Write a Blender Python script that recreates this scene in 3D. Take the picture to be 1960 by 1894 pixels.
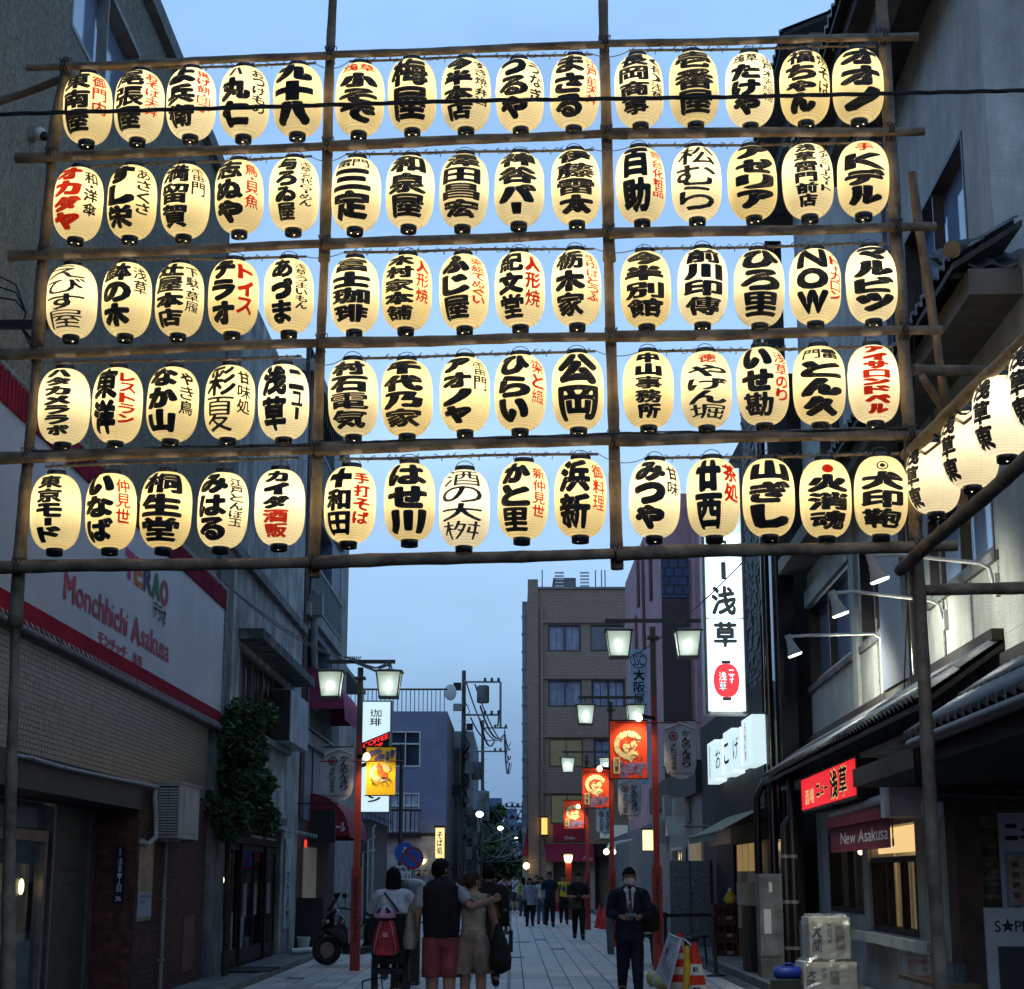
import bpy, bmesh, math, random
import numpy as np
from mathutils import Vector, Matrix
random.seed(7)
for _o in list(bpy.data.objects): bpy.data.objects.remove(_o)
SC = bpy.context.scene
COL = SC.collection
# ------------------------------------------------------------------ camera
FPX = 3250.0; CX, CY = 980.0, 947.0; HOR = 1680.0; EYE = 1.6
PITCH = math.atan((HOR - CY) / FPX)
cam = bpy.data.cameras.new('camera'); cam_o = bpy.data.objects.new('camera', cam); COL.objects.link(cam_o)
cam.sensor_fit = 'HORIZONTAL'; cam.sensor_width = 36; cam.lens = 36 * FPX / 1960
cam.clip_start = .1; cam.clip_end = 3000
cam_o.location = (0, 0, EYE); cam_o.rotation_euler = (math.pi / 2 + PITCH, 0, 0)
SC.camera = cam_o
# ------------------------------------------------------------------ sky and light
W = bpy.data.worlds.new('World'); SC.world = W; W.use_nodes = True
nt = W.node_tree; N = nt.nodes; L = nt.links
bg = N['Background']
tc = N.new('ShaderNodeTexCoord'); sep = N.new('ShaderNodeSeparateXYZ'); L.new(tc.outputs['Generated'], sep.inputs[0])
ramp = N.new('ShaderNodeValToRGB'); L.new(sep.outputs['Z'], ramp.inputs[0])
els = ramp.color_ramp.elements
stops = [(0.0, (.11, .235, .43)), (.06, (.17, .35, .62)), (.14, (.29, .50, .79)), (.24, (.36, .58, .89)), (.36, (.30, .52, .87)), (.6, (.24, .44, .78)), (1, (.22, .40, .70))]
els[0].position = 0; els[0].color = (*stops[0][1], 1); els[1].position = 1; els[1].color = (*stops[-1][1], 1)
for p, c in stops[1:-1]:
    e = els.new(p); e.color = (*c, 1)
noi = N.new('ShaderNodeTexNoise'); noi.inputs['Scale'].default_value = 2.2; noi.inputs['Detail'].default_value = 5; noi.inputs['Roughness'].default_value = .5
mp = N.new('ShaderNodeMapping'); mp.inputs['Scale'].default_value = (1, 1, 2.6); L.new(tc.outputs['Generated'], mp.inputs[0]); L.new(mp.outputs[0], noi.inputs[0])
mr = N.new('ShaderNodeMapRange'); mr.inputs[1].default_value = .35; mr.inputs[2].default_value = .7; mr.inputs[3].default_value = .82; mr.inputs[4].default_value = 1.24
L.new(noi.outputs[0], mr.inputs[0])
vm = N.new('ShaderNodeVectorMath'); vm.operation = 'SCALE'; L.new(ramp.outputs[0], vm.inputs[0]); L.new(mr.outputs[0], vm.inputs['Scale'])
sky = N.new('ShaderNodeTexSky'); sky.sky_type = 'NISHITA'; sky.sun_disc = False
sky.sun_elevation = math.radians(1.0); sky.sun_rotation = math.radians(200)
sc2 = N.new('ShaderNodeVectorMath'); sc2.operation = 'SCALE'; sc2.inputs['Scale'].default_value = .03; L.new(sky.outputs[0], sc2.inputs[0])
ad = N.new('ShaderNodeVectorMath'); ad.operation = 'ADD'; L.new(vm.outputs[0], ad.inputs[0]); L.new(sc2.outputs[0], ad.inputs[1])
L.new(ad.outputs[0], bg.inputs[0]); bg.inputs[1].default_value = 1.14
sun = bpy.data.lights.new('dusk_sun', 'SUN'); sun.energy = .05; sun.angle = math.radians(40); sun.color = (.75, .85, 1)
sun_o = bpy.data.objects.new('dusk_sun', sun); COL.objects.link(sun_o); sun_o.rotation_euler = (math.radians(50), 0, math.radians(-20))
SC.view_settings.view_transform = 'Standard'; SC.view_settings.look = 'None'; SC.view_settings.exposure = 0; SC.view_settings.gamma = 1
SC.view_settings.use_curve_mapping = False
SC.cycles.max_bounces = 7; SC.cycles.diffuse_bounces = 4; SC.cycles.glossy_bounces = 3; SC.cycles.transmission_bounces = 4; SC.cycles.transparent_max_bounces = 10
SC.cycles.sample_clamp_indirect = 4; SC.cycles.caustics_reflective = False; SC.cycles.caustics_refractive = False
# ------------------------------------------------------------------ pixel geometry (photograph seen 1960 px wide)
_cp, _sp = math.cos(PITCH), math.sin(PITCH)
def ray(x, y):
    a = (x - CX) / FPX; b = (CY - y) / FPX
    return Vector((a, _cp - b * _sp, _sp + b * _cp))
def at(x, y, Y):
    d = ray(x, y); k = Y / d.y
    return Vector((d.x * k, Y, EYE + d.z * k))
class Fac:
    """a vertical plane: u runs along it, z up, n out of it towards the street"""
    def __init__(s, p, u, n):
        s.p = Vector((p[0], p[1], 0)); s.u = Vector((u[0], u[1], 0)).normalized(); s.n = Vector((n[0], n[1], 0)).normalized()
        s.flip = s.u.cross(Vector((0, 0, 1))).dot(s.n) < 0
    def pt(s, u, z, n=0): 
        v = s.p + s.u * u + s.n * n; v.z = z; return v
    def px(s, x, y, n=0):
        d = ray(x, y); o = Vector((0, 0, EYE)); q = s.p + s.n * n
        k = (q - o).dot(s.n) / d.dot(s.n); h = o + d * k
        return (h - s.p).dot(s.u), h.z
    def z(s, u, y, n=0):        # height of image row y at u
        q = s.pt(u, 0, n); b = 0
        t = (CY - y) / FPX
        return EYE + q.y * (_sp + t * _cp) / (_cp - t * _sp)
FL = Fac((-4.8, 0), (0, 1), (1, 0))
FR = Fac((4.2, 0), (.035, 1), (-1, .035))
def FF(Y): return Fac((0, Y), (1, 0), (0, -1))
def FS(X, right=True): return Fac((X, 0), (0, 1), (-1, 0) if right else (1, 0))
# ------------------------------------------------------------------ materials
MATS = {}
def mat(name, col, rough=.75, var=.18, scale=3, bump=.0, bscale=40, metal=0, col2=None, rand=0, spec=.3, stretch=None, emis=None, estr=0, dirt=0):
    if name in MATS: return MATS[name]
    if col == (0, 0, 0): raise ValueError('undefined material ' + name)
    m = bpy.data.materials.new(name); m.use_nodes = True; t = m.node_tree; n = t.nodes; l = t.links
    b = n['Principled BSDF']; b.inputs['Roughness'].default_value = rough; b.inputs['Metallic'].default_value = metal
    b.inputs['Specular IOR Level'].default_value = spec
    g = n.new('ShaderNodeNewGeometry'); src = g.outputs['Position']
    if stretch:
        mpp = n.new('ShaderNodeMapping'); mpp.inputs['Scale'].default_value = stretch; l.new(src, mpp.inputs[0]); src = mpp.outputs[0]
    no = n.new('ShaderNodeTexNoise'); no.inputs['Scale'].default_value = scale; no.inputs['Detail'].default_value = 6; no.inputs['Roughness'].default_value = .62
    l.new(src, no.inputs[0])
    r = n.new('ShaderNodeValToRGB'); l.new(no.outputs[0], r.inputs[0])
    c2 = col2 or tuple(max(0, c * (1 - var * 1.6)) for c in col)
    c1 = col if col2 else tuple(min(1, c * (1 + var)) for c in col)
    r.color_ramp.elements[0].position = .36; r.color_ramp.elements[0].color = (*c2, 1)
    r.color_ramp.elements[1].position = .66; r.color_ramp.elements[1].color = (*c1, 1)
    out = r.outputs[0]
    if rand:
        oi = n.new('ShaderNodeObjectInfo'); q = n.new('ShaderNodeMapRange'); l.new(oi.outputs['Random'], q.inputs[0])
        q.inputs[3].default_value = 1 - rand; q.inputs[4].default_value = 1 + rand
        s = n.new('ShaderNodeVectorMath'); s.operation = 'SCALE'; l.new(out, s.inputs[0]); l.new(q.outputs[0], s.inputs['Scale']); out = s.outputs[0]
    if dirt:
        no3 = n.new('ShaderNodeTexNoise'); no3.inputs['Scale'].default_value = 1; no3.inputs['Detail'].default_value = 8; no3.inputs['Roughness'].default_value = .7
        mq = n.new('ShaderNodeMapping'); mq.inputs['Scale'].default_value = (2.5, 2.5, .45); l.new(g.outputs['Position'], mq.inputs[0]); l.new(mq.outputs[0], no3.inputs[0])
        q = n.new('ShaderNodeMapRange'); l.new(no3.outputs[0], q.inputs[0]); q.inputs[1].default_value = .42; q.inputs[2].default_value = .68; q.inputs[3].default_value = 1; q.inputs[4].default_value = 1 - dirt
        s = n.new('ShaderNodeVectorMath'); s.operation = 'SCALE'; l.new(out, s.inputs[0]); l.new(q.outputs[0], s.inputs['Scale']); out = s.outputs[0]
    l.new(out, b.inputs['Base Color'])
    if bump:
        no2 = n.new('ShaderNodeTexNoise'); no2.inputs['Scale'].default_value = bscale; no2.inputs['Detail'].default_value = 4; l.new(src, no2.inputs[0])
        bp = n.new('ShaderNodeBump'); bp.inputs['Strength'].default_value = min(1, bump); bp.inputs['Distance'].default_value = .02
        l.new(no2.outputs[0], bp.inputs['Height']); l.new(bp.outputs[0], b.inputs['Normal'])
    if emis:
        b.inputs['Emission Color'].default_value = (*emis, 1); b.inputs['Emission Strength'].default_value = estr
    MATS[name] = m; return m
def emit(name, col, s):
    if name in MATS: return MATS[name]
    m = bpy.data.materials.new(name); m.use_nodes = True; t = m.node_tree; b = t.nodes['Principled BSDF']
    b.inputs['Base Color'].default_value = (*[min(.8, c) for c in col], 1); b.inputs['Emission Color'].default_value = (*col, 1); b.inputs['Emission Strength'].default_value = s
    b.inputs['Roughness'].default_value = .4
    MATS[name] = m; return m
def interior(name, c1, c2, s, scale=1.2):
    """a lit room seen through glass: uneven brightness as shelves and walls give"""
    if name in MATS: return MATS[name]
    m = bpy.data.materials.new(name); m.use_nodes = True; t = m.node_tree; n = t.nodes; l = t.links; b = n['Principled BSDF']
    g = n.new('ShaderNodeNewGeometry'); v = n.new('ShaderNodeTexVoronoi'); v.inputs['Scale'].default_value = scale; v.distance = 'CHEBYCHEV'; l.new(g.outputs['Position'], v.inputs[0])
    r = n.new('ShaderNodeValToRGB'); sp = n.new('ShaderNodeSeparateColor'); l.new(v.outputs['Color'], sp.inputs[0]); l.new(sp.outputs[0], r.inputs[0])
    r.color_ramp.elements[0].color = (*c1, 1); r.color_ramp.elements[1].color = (*c2, 1)
    l.new(r.outputs[0], b.inputs['Emission Color']); b.inputs['Emission Strength'].default_value = s; b.inputs['Base Color'].default_value = (*c1, 1)
    MATS[name] = m; return m
def glass(name='glass', tint=(.8, .85, .9), rough=.03):
    if name in MATS: return MATS[name]
    m = bpy.data.materials.new(name); m.use_nodes = True; t = m.node_tree; n = t.nodes; l = t.links
    n.remove(n['Principled BSDF']); tr = n.new('ShaderNodeBsdfTransparent'); tr.inputs[0].default_value = (*tint, 1)
    gl = n.new('ShaderNodeBsdfGlossy'); gl.inputs['Roughness'].default_value = rough
    lw = n.new('ShaderNodeLayerWeight'); lw.inputs[0].default_value = .5; fr = n.new('ShaderNodeMath'); fr.operation = 'POWER'; fr.inputs[1].default_value = 5; l.new(lw.outputs['Facing'], fr.inputs[0]); f2 = n.new('ShaderNodeMath'); f2.operation = 'MULTIPLY_ADD'; f2.inputs[1].default_value = .45; f2.inputs[2].default_value = .03; l.new(fr.outputs[0], f2.inputs[0]); fr = f2; mx = n.new('ShaderNodeMixShader')
    l.new(fr.outputs[0], mx.inputs[0]); l.new(tr.outputs[0], mx.inputs[1]); l.new(gl.outputs[0], mx.inputs[2]); l.new(mx.outputs[0], n['Material Output'].inputs[0])
    MATS[name] = m; return m
# ------------------------------------------------------------------ object helpers
def tag(o, label=None, cat=None, group=None, kind=None):
    if label: o['label'] = label
    if cat: o['category'] = cat
    if group: o['group'] = group
    if kind: o['kind'] = kind
    return o
ORG = {}
def thing(name, label, cat, loc=(0, 0, 0), group=None, kind=None):
    o = bpy.data.objects.new(name, None); COL.objects.link(o); o.location = loc; o.empty_display_size = .1
    ORG[o] = Vector(loc); return tag(o, label, cat, group, kind)
def link(name, me, parent=None, mats=None):
    o = bpy.data.objects.new(name, me); COL.objects.link(o)
    if mats:
        for m in (mats if isinstance(mats, (list, tuple)) else [mats]): me.materials.append(m)
    if parent: o.parent = parent
    ORG[o] = ORG.get(parent, Vector((0, 0, 0)))
    return o
CUBEF = [(0, 1, 3, 2), (4, 6, 7, 5), (0, 4, 5, 1), (2, 3, 7, 6), (0, 2, 6, 4), (1, 5, 7, 3)]
class MB:
    def __init__(s): s.v = []; s.f = []; s.mi = []; s.sm = []
    def add(s, vs, fs, mi=0, smooth=False):
        k = len(s.v); s.v += [tuple(v) for v in vs]; s.f += [tuple(i + k for i in f) for f in fs]; s.mi += [mi] * len(fs); s.sm += [smooth] * len(fs); return s
    def fbox(s, F, u0, u1, z0, z1, n0, n1, mi=0):
        if u0 > u1: u0, u1 = u1, u0
        if z0 > z1: z0, z1 = z1, z0
        if n0 > n1: n0, n1 = n1, n0
        vs = [F.pt(u, z, n) for u in (u0, u1) for z in (z0, z1) for n in (n0, n1)]
        fs = CUBEF if not F.flip else [f[::-1] for f in CUBEF]
        return s.add(vs, [f[::-1] for f in fs], mi)
    def box(s, x0, x1, y0, y1, z0, z1, mi=0):
        vs = [(x, y, z) for x in (x0, x1) for y in (y0, y1) for z in (z0, z1)]
        return s.add(vs, CUBEF, mi)
    def obox(s, c, ax, ay, az, mi=0):
        c = Vector(c); ax = Vector(ax); ay = Vector(ay); az = Vector(az)
        vs = [c + ax * i + ay * j + az * k for i in (-1, 1) for j in (-1, 1) for k in (-1, 1)]
        return s.add(vs, CUBEF, mi)
    def tube(s, path, r, seg=8, mi=0, cap=True, smooth=True, up=(0, 0, 1)):
        path = [Vector(p) for p in path]; n = len(path)
        rs = r if isinstance(r, (list, tuple)) else [r] * n
        vs = []; fs = []; prev = None
        for i, p in enumerate(path):
            d = (path[min(i + 1, n - 1)] - path[max(i - 1, 0)]).normalized()
            if prev is None:
                a = d.orthogonal().normalized() if abs(d.dot(Vector(up))) > .95 else d.cross(Vector(up)).normalized()
            else:
                a = (prev - d * prev.dot(d)).normalized()
            prev = a; b = d.cross(a)
            for k in range(seg):
                t = 2 * math.pi * (k + .5) / seg; rr = rs[i]
                rx, ry = rr if isinstance(rr, (tuple, list)) else (rr, rr)
                vs.append(p + a * math.cos(t) * rx + b * math.sin(t) * ry)
        for i in range(n - 1):
            for k in range(seg):
                k2 = (k + 1) % seg; fs.append((i * seg + k, i * seg + k2, (i + 1) * seg + k2, (i + 1) * seg + k))
        s.add(vs, fs, mi, smooth)
        if cap:
            s.add(vs[:seg], [tuple(range(seg))[::-1]], mi); s.add(vs[-seg:], [tuple(range(seg))], mi)
        return s
    def lathe(s, prof, c=(0, 0, 0), seg=16, mi=0, smooth=True, cap=True):
        vs = []; fs = []; n = len(prof); cx, cy, cz = c
        for r, z in prof:
            for k in range(seg):
                t = 2 * math.pi * k / seg; vs.append((cx + r * math.cos(t), cy + r * math.sin(t), cz + z))
        for i in range(n - 1):
            for k in range(seg):
                k2 = (k + 1) % seg; fs.append((i * seg + k, i * seg + k2, (i + 1) * seg + k2, (i + 1) * seg + k))
        s.add(vs, fs, mi, smooth)
        if cap:
            s.add(vs[:seg], [tuple(range(seg))[::-1]], mi); s.add(vs[-seg:], [tuple(range(seg))], mi)
        return s
    def quad(s, a, b, c, d, mi=0): return s.add([a, b, c, d], [(0, 1, 2, 3)], mi)
    def ball(s, c, r, seg=10, rings=6, mi=0):
        rx, ry, rz = r if isinstance(r, (tuple, list)) else (r, r, r)
        vs = []; fs = []
        for i in range(rings + 1):
            a = math.pi * i / rings
            for k in range(seg):
                t = 2 * math.pi * k / seg; vs.append((c[0] + rx * math.sin(a) * math.cos(t), c[1] + ry * math.sin(a) * math.sin(t), c[2] - rz * math.cos(a)))
        for i in range(rings):
            for k in range(seg):
                k2 = (k + 1) % seg; fs.append((i * seg + k, i * seg + k2, (i + 1) * seg + k2, (i + 1) * seg + k))
        return s.add(vs, fs, mi, True)
    def mesh(s, name, org=Vector((0, 0, 0)), mats=None):
        me = bpy.data.meshes.new(name)
        v = np.array([tuple(x) for x in s.v], dtype=float).reshape(-1, 3) - np.array(tuple(org))
        me.from_pydata(v.tolist(), [], s.f)
        for m in (mats if isinstance(mats, (list, tuple)) else [mats] if mats else []): me.materials.append(m)
        if any(s.mi): me.polygons.foreach_set('material_index', s.mi)
        me.polygons.foreach_set('use_smooth', s.sm); me.update(); return me
    def build(s, name, mats, parent=None, label=None, cat=None, group=None, kind=None, loc=None):
        org = ORG.get(parent, Vector((0, 0, 0))) if parent else (Vector(loc) if loc else Vector((0, 0, 0)))
        o = link(name, s.mesh(name, org, mats), parent)
        if not parent and loc: o.location = loc; ORG[o] = Vector(loc)
        return tag(o, label, cat, group, kind)
_unit = {}
def pieces(parent, name, boxes, m, limit=295, key=None):
    """boxes = [(F,u0,u1,z0,z1,n0,n1)]; the largest shown become parts, the rest one 'stuff' part"""
    def near(b):
        c = b[0].pt((b[1] + b[2]) / 2, (b[3] + b[4]) / 2, 0); return c.y
    boxes = sorted(boxes, key=key or near)
    if m not in _unit: _unit[m] = MB().box(0, 1, 0, 1, 0, 1).mesh(name, Vector((0, 0, 0)), m)
    me = _unit[m]; org = ORG.get(parent, Vector((0, 0, 0)))
    for F, u0, u1, z0, z1, n0, n1 in boxes[:limit]:
        o = bpy.data.objects.new(name, me); COL.objects.link(o); o.parent = parent
        b = F.pt(u0, z0, n0) - org; U = F.u * (u1 - u0); Nn = F.n * (n1 - n0)
        o.matrix_local = Matrix(((U.x, Nn.x, 0, b.x), (U.y, Nn.y, 0, b.y), (0, 0, z1 - z0, b.z), (0, 0, 0, 1)))
    if len(boxes) > limit:
        r = MB()
        for b in boxes[limit:]: r.fbox(*b)
        r.build(name, m, parent, kind='stuff')
def cable(a, b, sag, n=14):
    a = Vector(a); b = Vector(b)
    return [a.lerp(b, i / n) - Vector((0, 0, sag * 4 * (i / n) * (1 - i / n))) for i in range(n + 1)]
def copy_tree(o, parent=None):
    c = o.copy(); COL.objects.link(c)
    if parent: c.parent = parent
    for ch in list(o.children): copy_tree(ch, c)
    return c
# ------------------------------------------------------------------ lettering
_raw = {}; _gl = {}
def prep(chars):
    new = [c for c in dict.fromkeys(chars) if c not in _raw and c.strip()]
    obs = []
    for c in new:
        cu = bpy.data.curves.new('g', 'FONT'); cu.body = c; cu.resolution_u = 3; cu.fill_mode = 'FRONT'
        o = bpy.data.objects.new('g', cu); COL.objects.link(o); obs.append(o)
    bpy.context.view_layer.update(); dg = bpy.context.evaluated_depsgraph_get()
    for c, o in zip(new, obs):
        me = bpy.data.meshes.new_from_object(o.evaluated_get(dg)); me.calc_loop_triangles()
        v = np.zeros(len(me.vertices) * 3); me.vertices.foreach_get('co', v); v = v.reshape(-1, 3)[:, :2]
        t = np.array([tuple(q.vertices) for q in me.loop_triangles], dtype=int).reshape(-1, 3)
        _raw[c] = (v, t); bpy.data.meshes.remove(me)
    for o in obs:
        cu = o.data; bpy.data.objects.remove(o); bpy.data.curves.remove(cu)
def glyph(ch, cover=.4, G=40, rot=False):
    k = (ch, cover, G, rot)
    if k in _gl: return _gl[k]
    if ch not in _raw: prep(ch)
    v, t = _raw[ch]
    if rot: v = np.stack([v[:, 1], -v[:, 0]], 1)
    lo, hi = v.min(0), v.max(0); sz = np.maximum(hi - lo, 1e-4)
    pad = .13; w = sz.max() * pad; lo2, hi2 = lo - w, hi + w
    S = hi2 - lo2; m = S.max(); gx = max(8, int(round(G * S[0] / m))); gy = max(8, int(round(G * S[1] / m)))
    xs = lo2[0] + S[0] * np.arange(gx + 1) / gx; ys = lo2[1] + S[1] * np.arange(gy + 1) / gy
    Q = 3; fx, fy = gx * Q + 1, gy * Q + 1
    fxs = np.linspace(lo2[0], hi2[0], fx); fys = np.linspace(lo2[1], hi2[1], fy); M = np.zeros((fy, fx), bool)
    ddx = fxs[1] - fxs[0]; ddy = fys[1] - fys[0]
    for a, b, c in t:
        A, B, C = v[a], v[b], v[c]
        d = (B[0] - A[0]) * (C[1] - A[1]) - (B[1] - A[1]) * (C[0] - A[0])
        if abs(d) < 1e-12: continue
        i0 = max(0, int((min(A[0], B[0], C[0]) - lo2[0]) / ddx) - 1); i1 = int((max(A[0], B[0], C[0]) - lo2[0]) / ddx) + 3
        j0 = max(0, int((min(A[1], B[1], C[1]) - lo2[1]) / ddy) - 1); j1 = int((max(A[1], B[1], C[1]) - lo2[1]) / ddy) + 3
        X, Y = np.meshgrid(fxs[i0:i1], fys[j0:j1])
        s1 = ((B[0] - X) * (C[1] - Y) - (B[1] - Y) * (C[0] - X)) / d
        s2 = ((C[0] - X) * (A[1] - Y) - (C[1] - Y) * (A[0] - X)) / d
        s3 = 1 - s1 - s2; M[j0:j1, i0:i1] |= (s1 >= -.01) & (s2 >= -.01) & (s3 >= -.01)
    E_ = Q
    def clr(B_): B_[:E_] = False; B_[-E_:] = False; B_[:, :E_] = False; B_[:, -E_:] = False; return B_
    M = clr(M)
    def dil(A, diag):
        Bm = A.copy(); Bm[1:] |= A[:-1]; Bm[:-1] |= A[1:]; Bm[:, 1:] |= A[:, :-1]; Bm[:, :-1] |= A[:, 1:]
        if diag: Bm[1:, 1:] |= A[:-1, :-1]; Bm[:-1, :-1] |= A[1:, 1:]; Bm[1:, :-1] |= A[:-1, 1:]; Bm[:-1, 1:] |= A[1:, :-1]
        return clr(Bm)
    area = (fx * (1 - 2 * w / S[0])) * (fy * (1 - 2 * w / S[1])); i = 0
    M0 = M.copy(); step = np.where(M, 0, 99)
    for q in range(16):
        M2_ = dil(M if q == 0 else Mq, q % 2 == 1); step[M2_ & (step == 99)] = q + 1; Mq = M2_
    while M.sum() < cover * area and i < 14: M = dil(M, i % 2 == 1); i += 1
    if cover > .55:
        rg = np.zeros_like(M); s2_ = step
        rg[:, 2:-2] |= (s2_[:, 2:-2] > s2_[:, :-4]) & (s2_[:, 2:-2] > s2_[:, 4:]); rg[2:-2] |= (s2_[2:-2] > s2_[:-4]) & (s2_[2:-2] > s2_[4:])
        rg &= (step >= 1) & (step < 90); r2 = rg.copy(); r2[1:] |= rg[:-1]; r2[:, 1:] |= rg[:, :-1]; M &= ~(r2 & ~M0)
    f = M.astype(float); pf = np.pad(f, 2); g = np.zeros((gy + 1, gx + 1)); wt_ = 0
    for dj in range(-2, 3):
        for di in range(-2, 3):
            ww = (3 - abs(dj)) * (3 - abs(di)); wt_ += ww
            g += ww * pf[2 + dj:2 + dj + fy:Q, 2 + di:2 + di + fx:Q][:gy + 1, :gx + 1]
    g /= wt_
    g -= .46; g[0] = g[-1] = -.4; g[:, 0] = g[:, -1] = -.4; ins = g > 0
    vs = []; fs = []; vid = {}
    def vert(key, x, y):
        if key not in vid: vid[key] = len(vs); vs.append((x, y))
        return vid[key]
    for j in range(gy):
        run = None
        for i in range(gx + 1):
            full = i < gx and ins[j, i] and ins[j, i + 1] and ins[j + 1, i] and ins[j + 1, i + 1]
            if full:
                if run is None: run = i
                if i - run < 3: continue
                e = i + 1
            else: e = i
            if run is not None and e > run:
                fs.append((vert((run, j), xs[run], ys[j]), vert((e, j), xs[e], ys[j]), vert((e, j + 1), xs[e], ys[j + 1]), vert((run, j + 1), xs[run], ys[j + 1])))
            run = None
            if i >= gx or full: continue
            cs = [(i, j), (i + 1, j), (i + 1, j + 1), (i, j + 1)]; val = [g[q[1], q[0]] for q in cs]
            if max(val) <= 0: continue
            poly = []
            for q in range(4):
                (xa, ya), (xb, yb) = cs[q], cs[(q + 1) % 4]; va, vb = val[q], val[(q + 1) % 4]
                if va > 0: poly.append(vert((xa, ya), xs[xa], ys[ya]))
                if (va > 0) != (vb > 0):
                    tt = va / (va - vb); kk = (min(xa, xb), min(ya, yb), 'h' if ya == yb else 'v')
                    poly.append(vert(kk, xs[xa] + (xs[xb] - xs[xa]) * tt, ys[ya] + (ys[yb] - ys[ya]) * tt))
            if len(poly) >= 3: fs.append(tuple(poly))
    P = np.array(vs); lo3, hi3 = P.min(0), P.max(0)
    r = ((P - lo3) / (hi3 - lo3), fs, lo3, hi3); _gl[k] = r; return r
WEIGHT = {'一': .35, 'ー': .55, '・': .25, 'ュ': .7, 'ャ': .7, 'ッ': .7, 'ゃ': .7, 'ン': .85, '二': .7, ' ': .5, '三': .85}
def column(text, gap=.06):
    ws = [WEIGHT.get(c, 1) for c in text]; T = sum(ws) + gap * (len(ws) - 1); z = 1.0; out = []
    for c, w in zip(text, ws):
        out.append((c, (z - w / T), z)); z -= (w + gap) / T
    return out
class Ink:
    """collects flat glyphs; put() maps unit-cell coordinates through fn(a,b) -> world point"""
    def __init__(s): s.m = MB()
    def put(s, ch, fn, a0, a1, b0, b1, cover=.4, G=26, rot=False):
        if not ch.strip(): return
        P, fs, lo, hi = glyph(ch, cover, G, rot)
        s.m.add([fn(a0 + (a1 - a0) * x, b0 + (b1 - b0) * y) for x, y in P], fs)
def vtext(ink, text, fn, a0, a1, b0, b1, cover=.42, G=26, fit=1.0, gap=.08):
    """vertical column of characters from b1 down to b0"""
    for c, lo, hi in column(text, gap):
        if not c.strip(): continue
        x0, x1 = a0, a1
        if c == '・': x0, x1 = a0 + (a1 - a0) * .38, a0 + (a1 - a0) * .62
        if c == 'ー': x0, x1 = a0 + (a1 - a0) * .38, a0 + (a1 - a0) * .62
        if c in 'ャュッゃ': x0, x1 = a0 + (a1 - a0) * .15, a0 + (a1 - a0) * .85
        ink.put(c, fn, x0, x1, b0 + (b1 - b0) * lo, b0 + (b1 - b0) * hi, cover, G, rot=c == 'ー')
def htext(ink, text, fn, a0, a1, b0, b1, cover=.4, G=26, cjk=False, slant=0):
    """horizontal line from a0 to a1, letters by their own widths, b0..b1 the capital height"""
    if cjk:
        w = (a1 - a0) / len(text)
        for i, c in enumerate(text):
            q0, q1 = (b0 + (b1 - b0) * .40, b0 + (b1 - b0) * .58) if c in 'ー一' else (b0 + (b1 - b0) * .1, b0 + (b1 - b0) * .72) if c in 'ュャッ' else (b0, b1)
            ink.put(c, fn, a0 + w * (i + .06), a0 + w * (i + .94), q0, q1, cover, G)
        return
    adv = []; 
    for c in text:
        if not c.strip(): adv.append((.28, None)); continue
        P, fs, lo, hi = glyph(c, cover, G); adv.append((hi[0] - lo[0] + .05, (lo, hi)))
    T = sum(a for a, _ in adv); x = 0; H = _caph(cover, G); dirn = (a1 - a0) / T
    for c, (a, bb) in zip(text, adv):
        if bb:
            lo, hi = bb; k = (b1 - b0) / H
            P, fs, _, _ = glyph(c, cover, G); xs0 = a0 + dirn * x; xs1 = a0 + dirn * (x + a - .05); y0 = b0 + lo[1] * k; y1 = b0 + hi[1] * k
            ink.m.add([fn(xs0 + (xs1 - xs0) * px + slant * (y0 + (y1 - y0) * py - b0), y0 + (y1 - y0) * py) for px, py in P], fs)
        x += a
def _caph(cover, G): return glyph('H', cover, G)[3][1]
def on(F, n): return lambda a, b: F.pt(a, b, n)
def lettering(F, n, m, parent, specs, name='lettering'):
    """specs: (kind 'v'/'h'/'c', text, a0, a1, b0, b1, cover)"""
    k = Ink(); fn = on(F, n)
    for sp in specs:
        kind, tx, a0, a1, b0, b1, cov = sp[:7]
        if kind == 'v': vtext(k, tx, fn, a0, a1, b0, b1, cov)
        elif kind == 'c': htext(k, tx, fn, a0, a1, b0, b1, cov, cjk=True)
        else: htext(k, tx, fn, a0, a1, b0, b1, cov, slant=sp[7] if len(sp) > 7 else 0)
    return k.m.build(name, m, parent)
# ================================================================== MATERIALS
stucco = mat('rough_stucco', (.20, .20, .165), .95, .28, 22, .8, 40, dirt=.2)
oldwhite = mat('old_render', (.38, .39, .38), .9, .25, 1.6, .35, 18, dirt=.6)
conc = mat('grey_concrete', (.17, .18, .18), .9, .25, 2, .3, 25, dirt=.4)
tile_m = mat('glazed_tile', (.20, .19, .14), .32, .12, 5, .15, 60, rand=.22, spec=.5)
grout = mat('dark_grout', (.035, .034, .03), .95)
brick_m = mat('red_brick', (.075, .03, .025), .8, .3, 9, .4, 60, rand=.25)
mortar = mat('mortar', (.05, .04, .037), .95)
darkwood = mat('dark_wood', (.022, .019, .017), .6, .4, 3, .3, 30, stretch=(6, 6, .5))
black = mat('black_paint', (.012, .012, .013), .45, .3)
steel = mat('brushed_steel', (.22, .2, .18), .35, .2, 4, metal=.8)
grey = mat('grey_metal', (.2, .21, .21), .5, .15, 3, .05, 20)
white_p = mat('white_plastic', (.55, .56, .55), .5, .12, 3)
offwhite = mat('ac_white', (.38, .37, .33), .5, .12, 2)
rw = mat('white_render', (.43, .45, .43), .7, .14, 1.4, .85, 38, dirt=.3, spec=.45)
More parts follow.
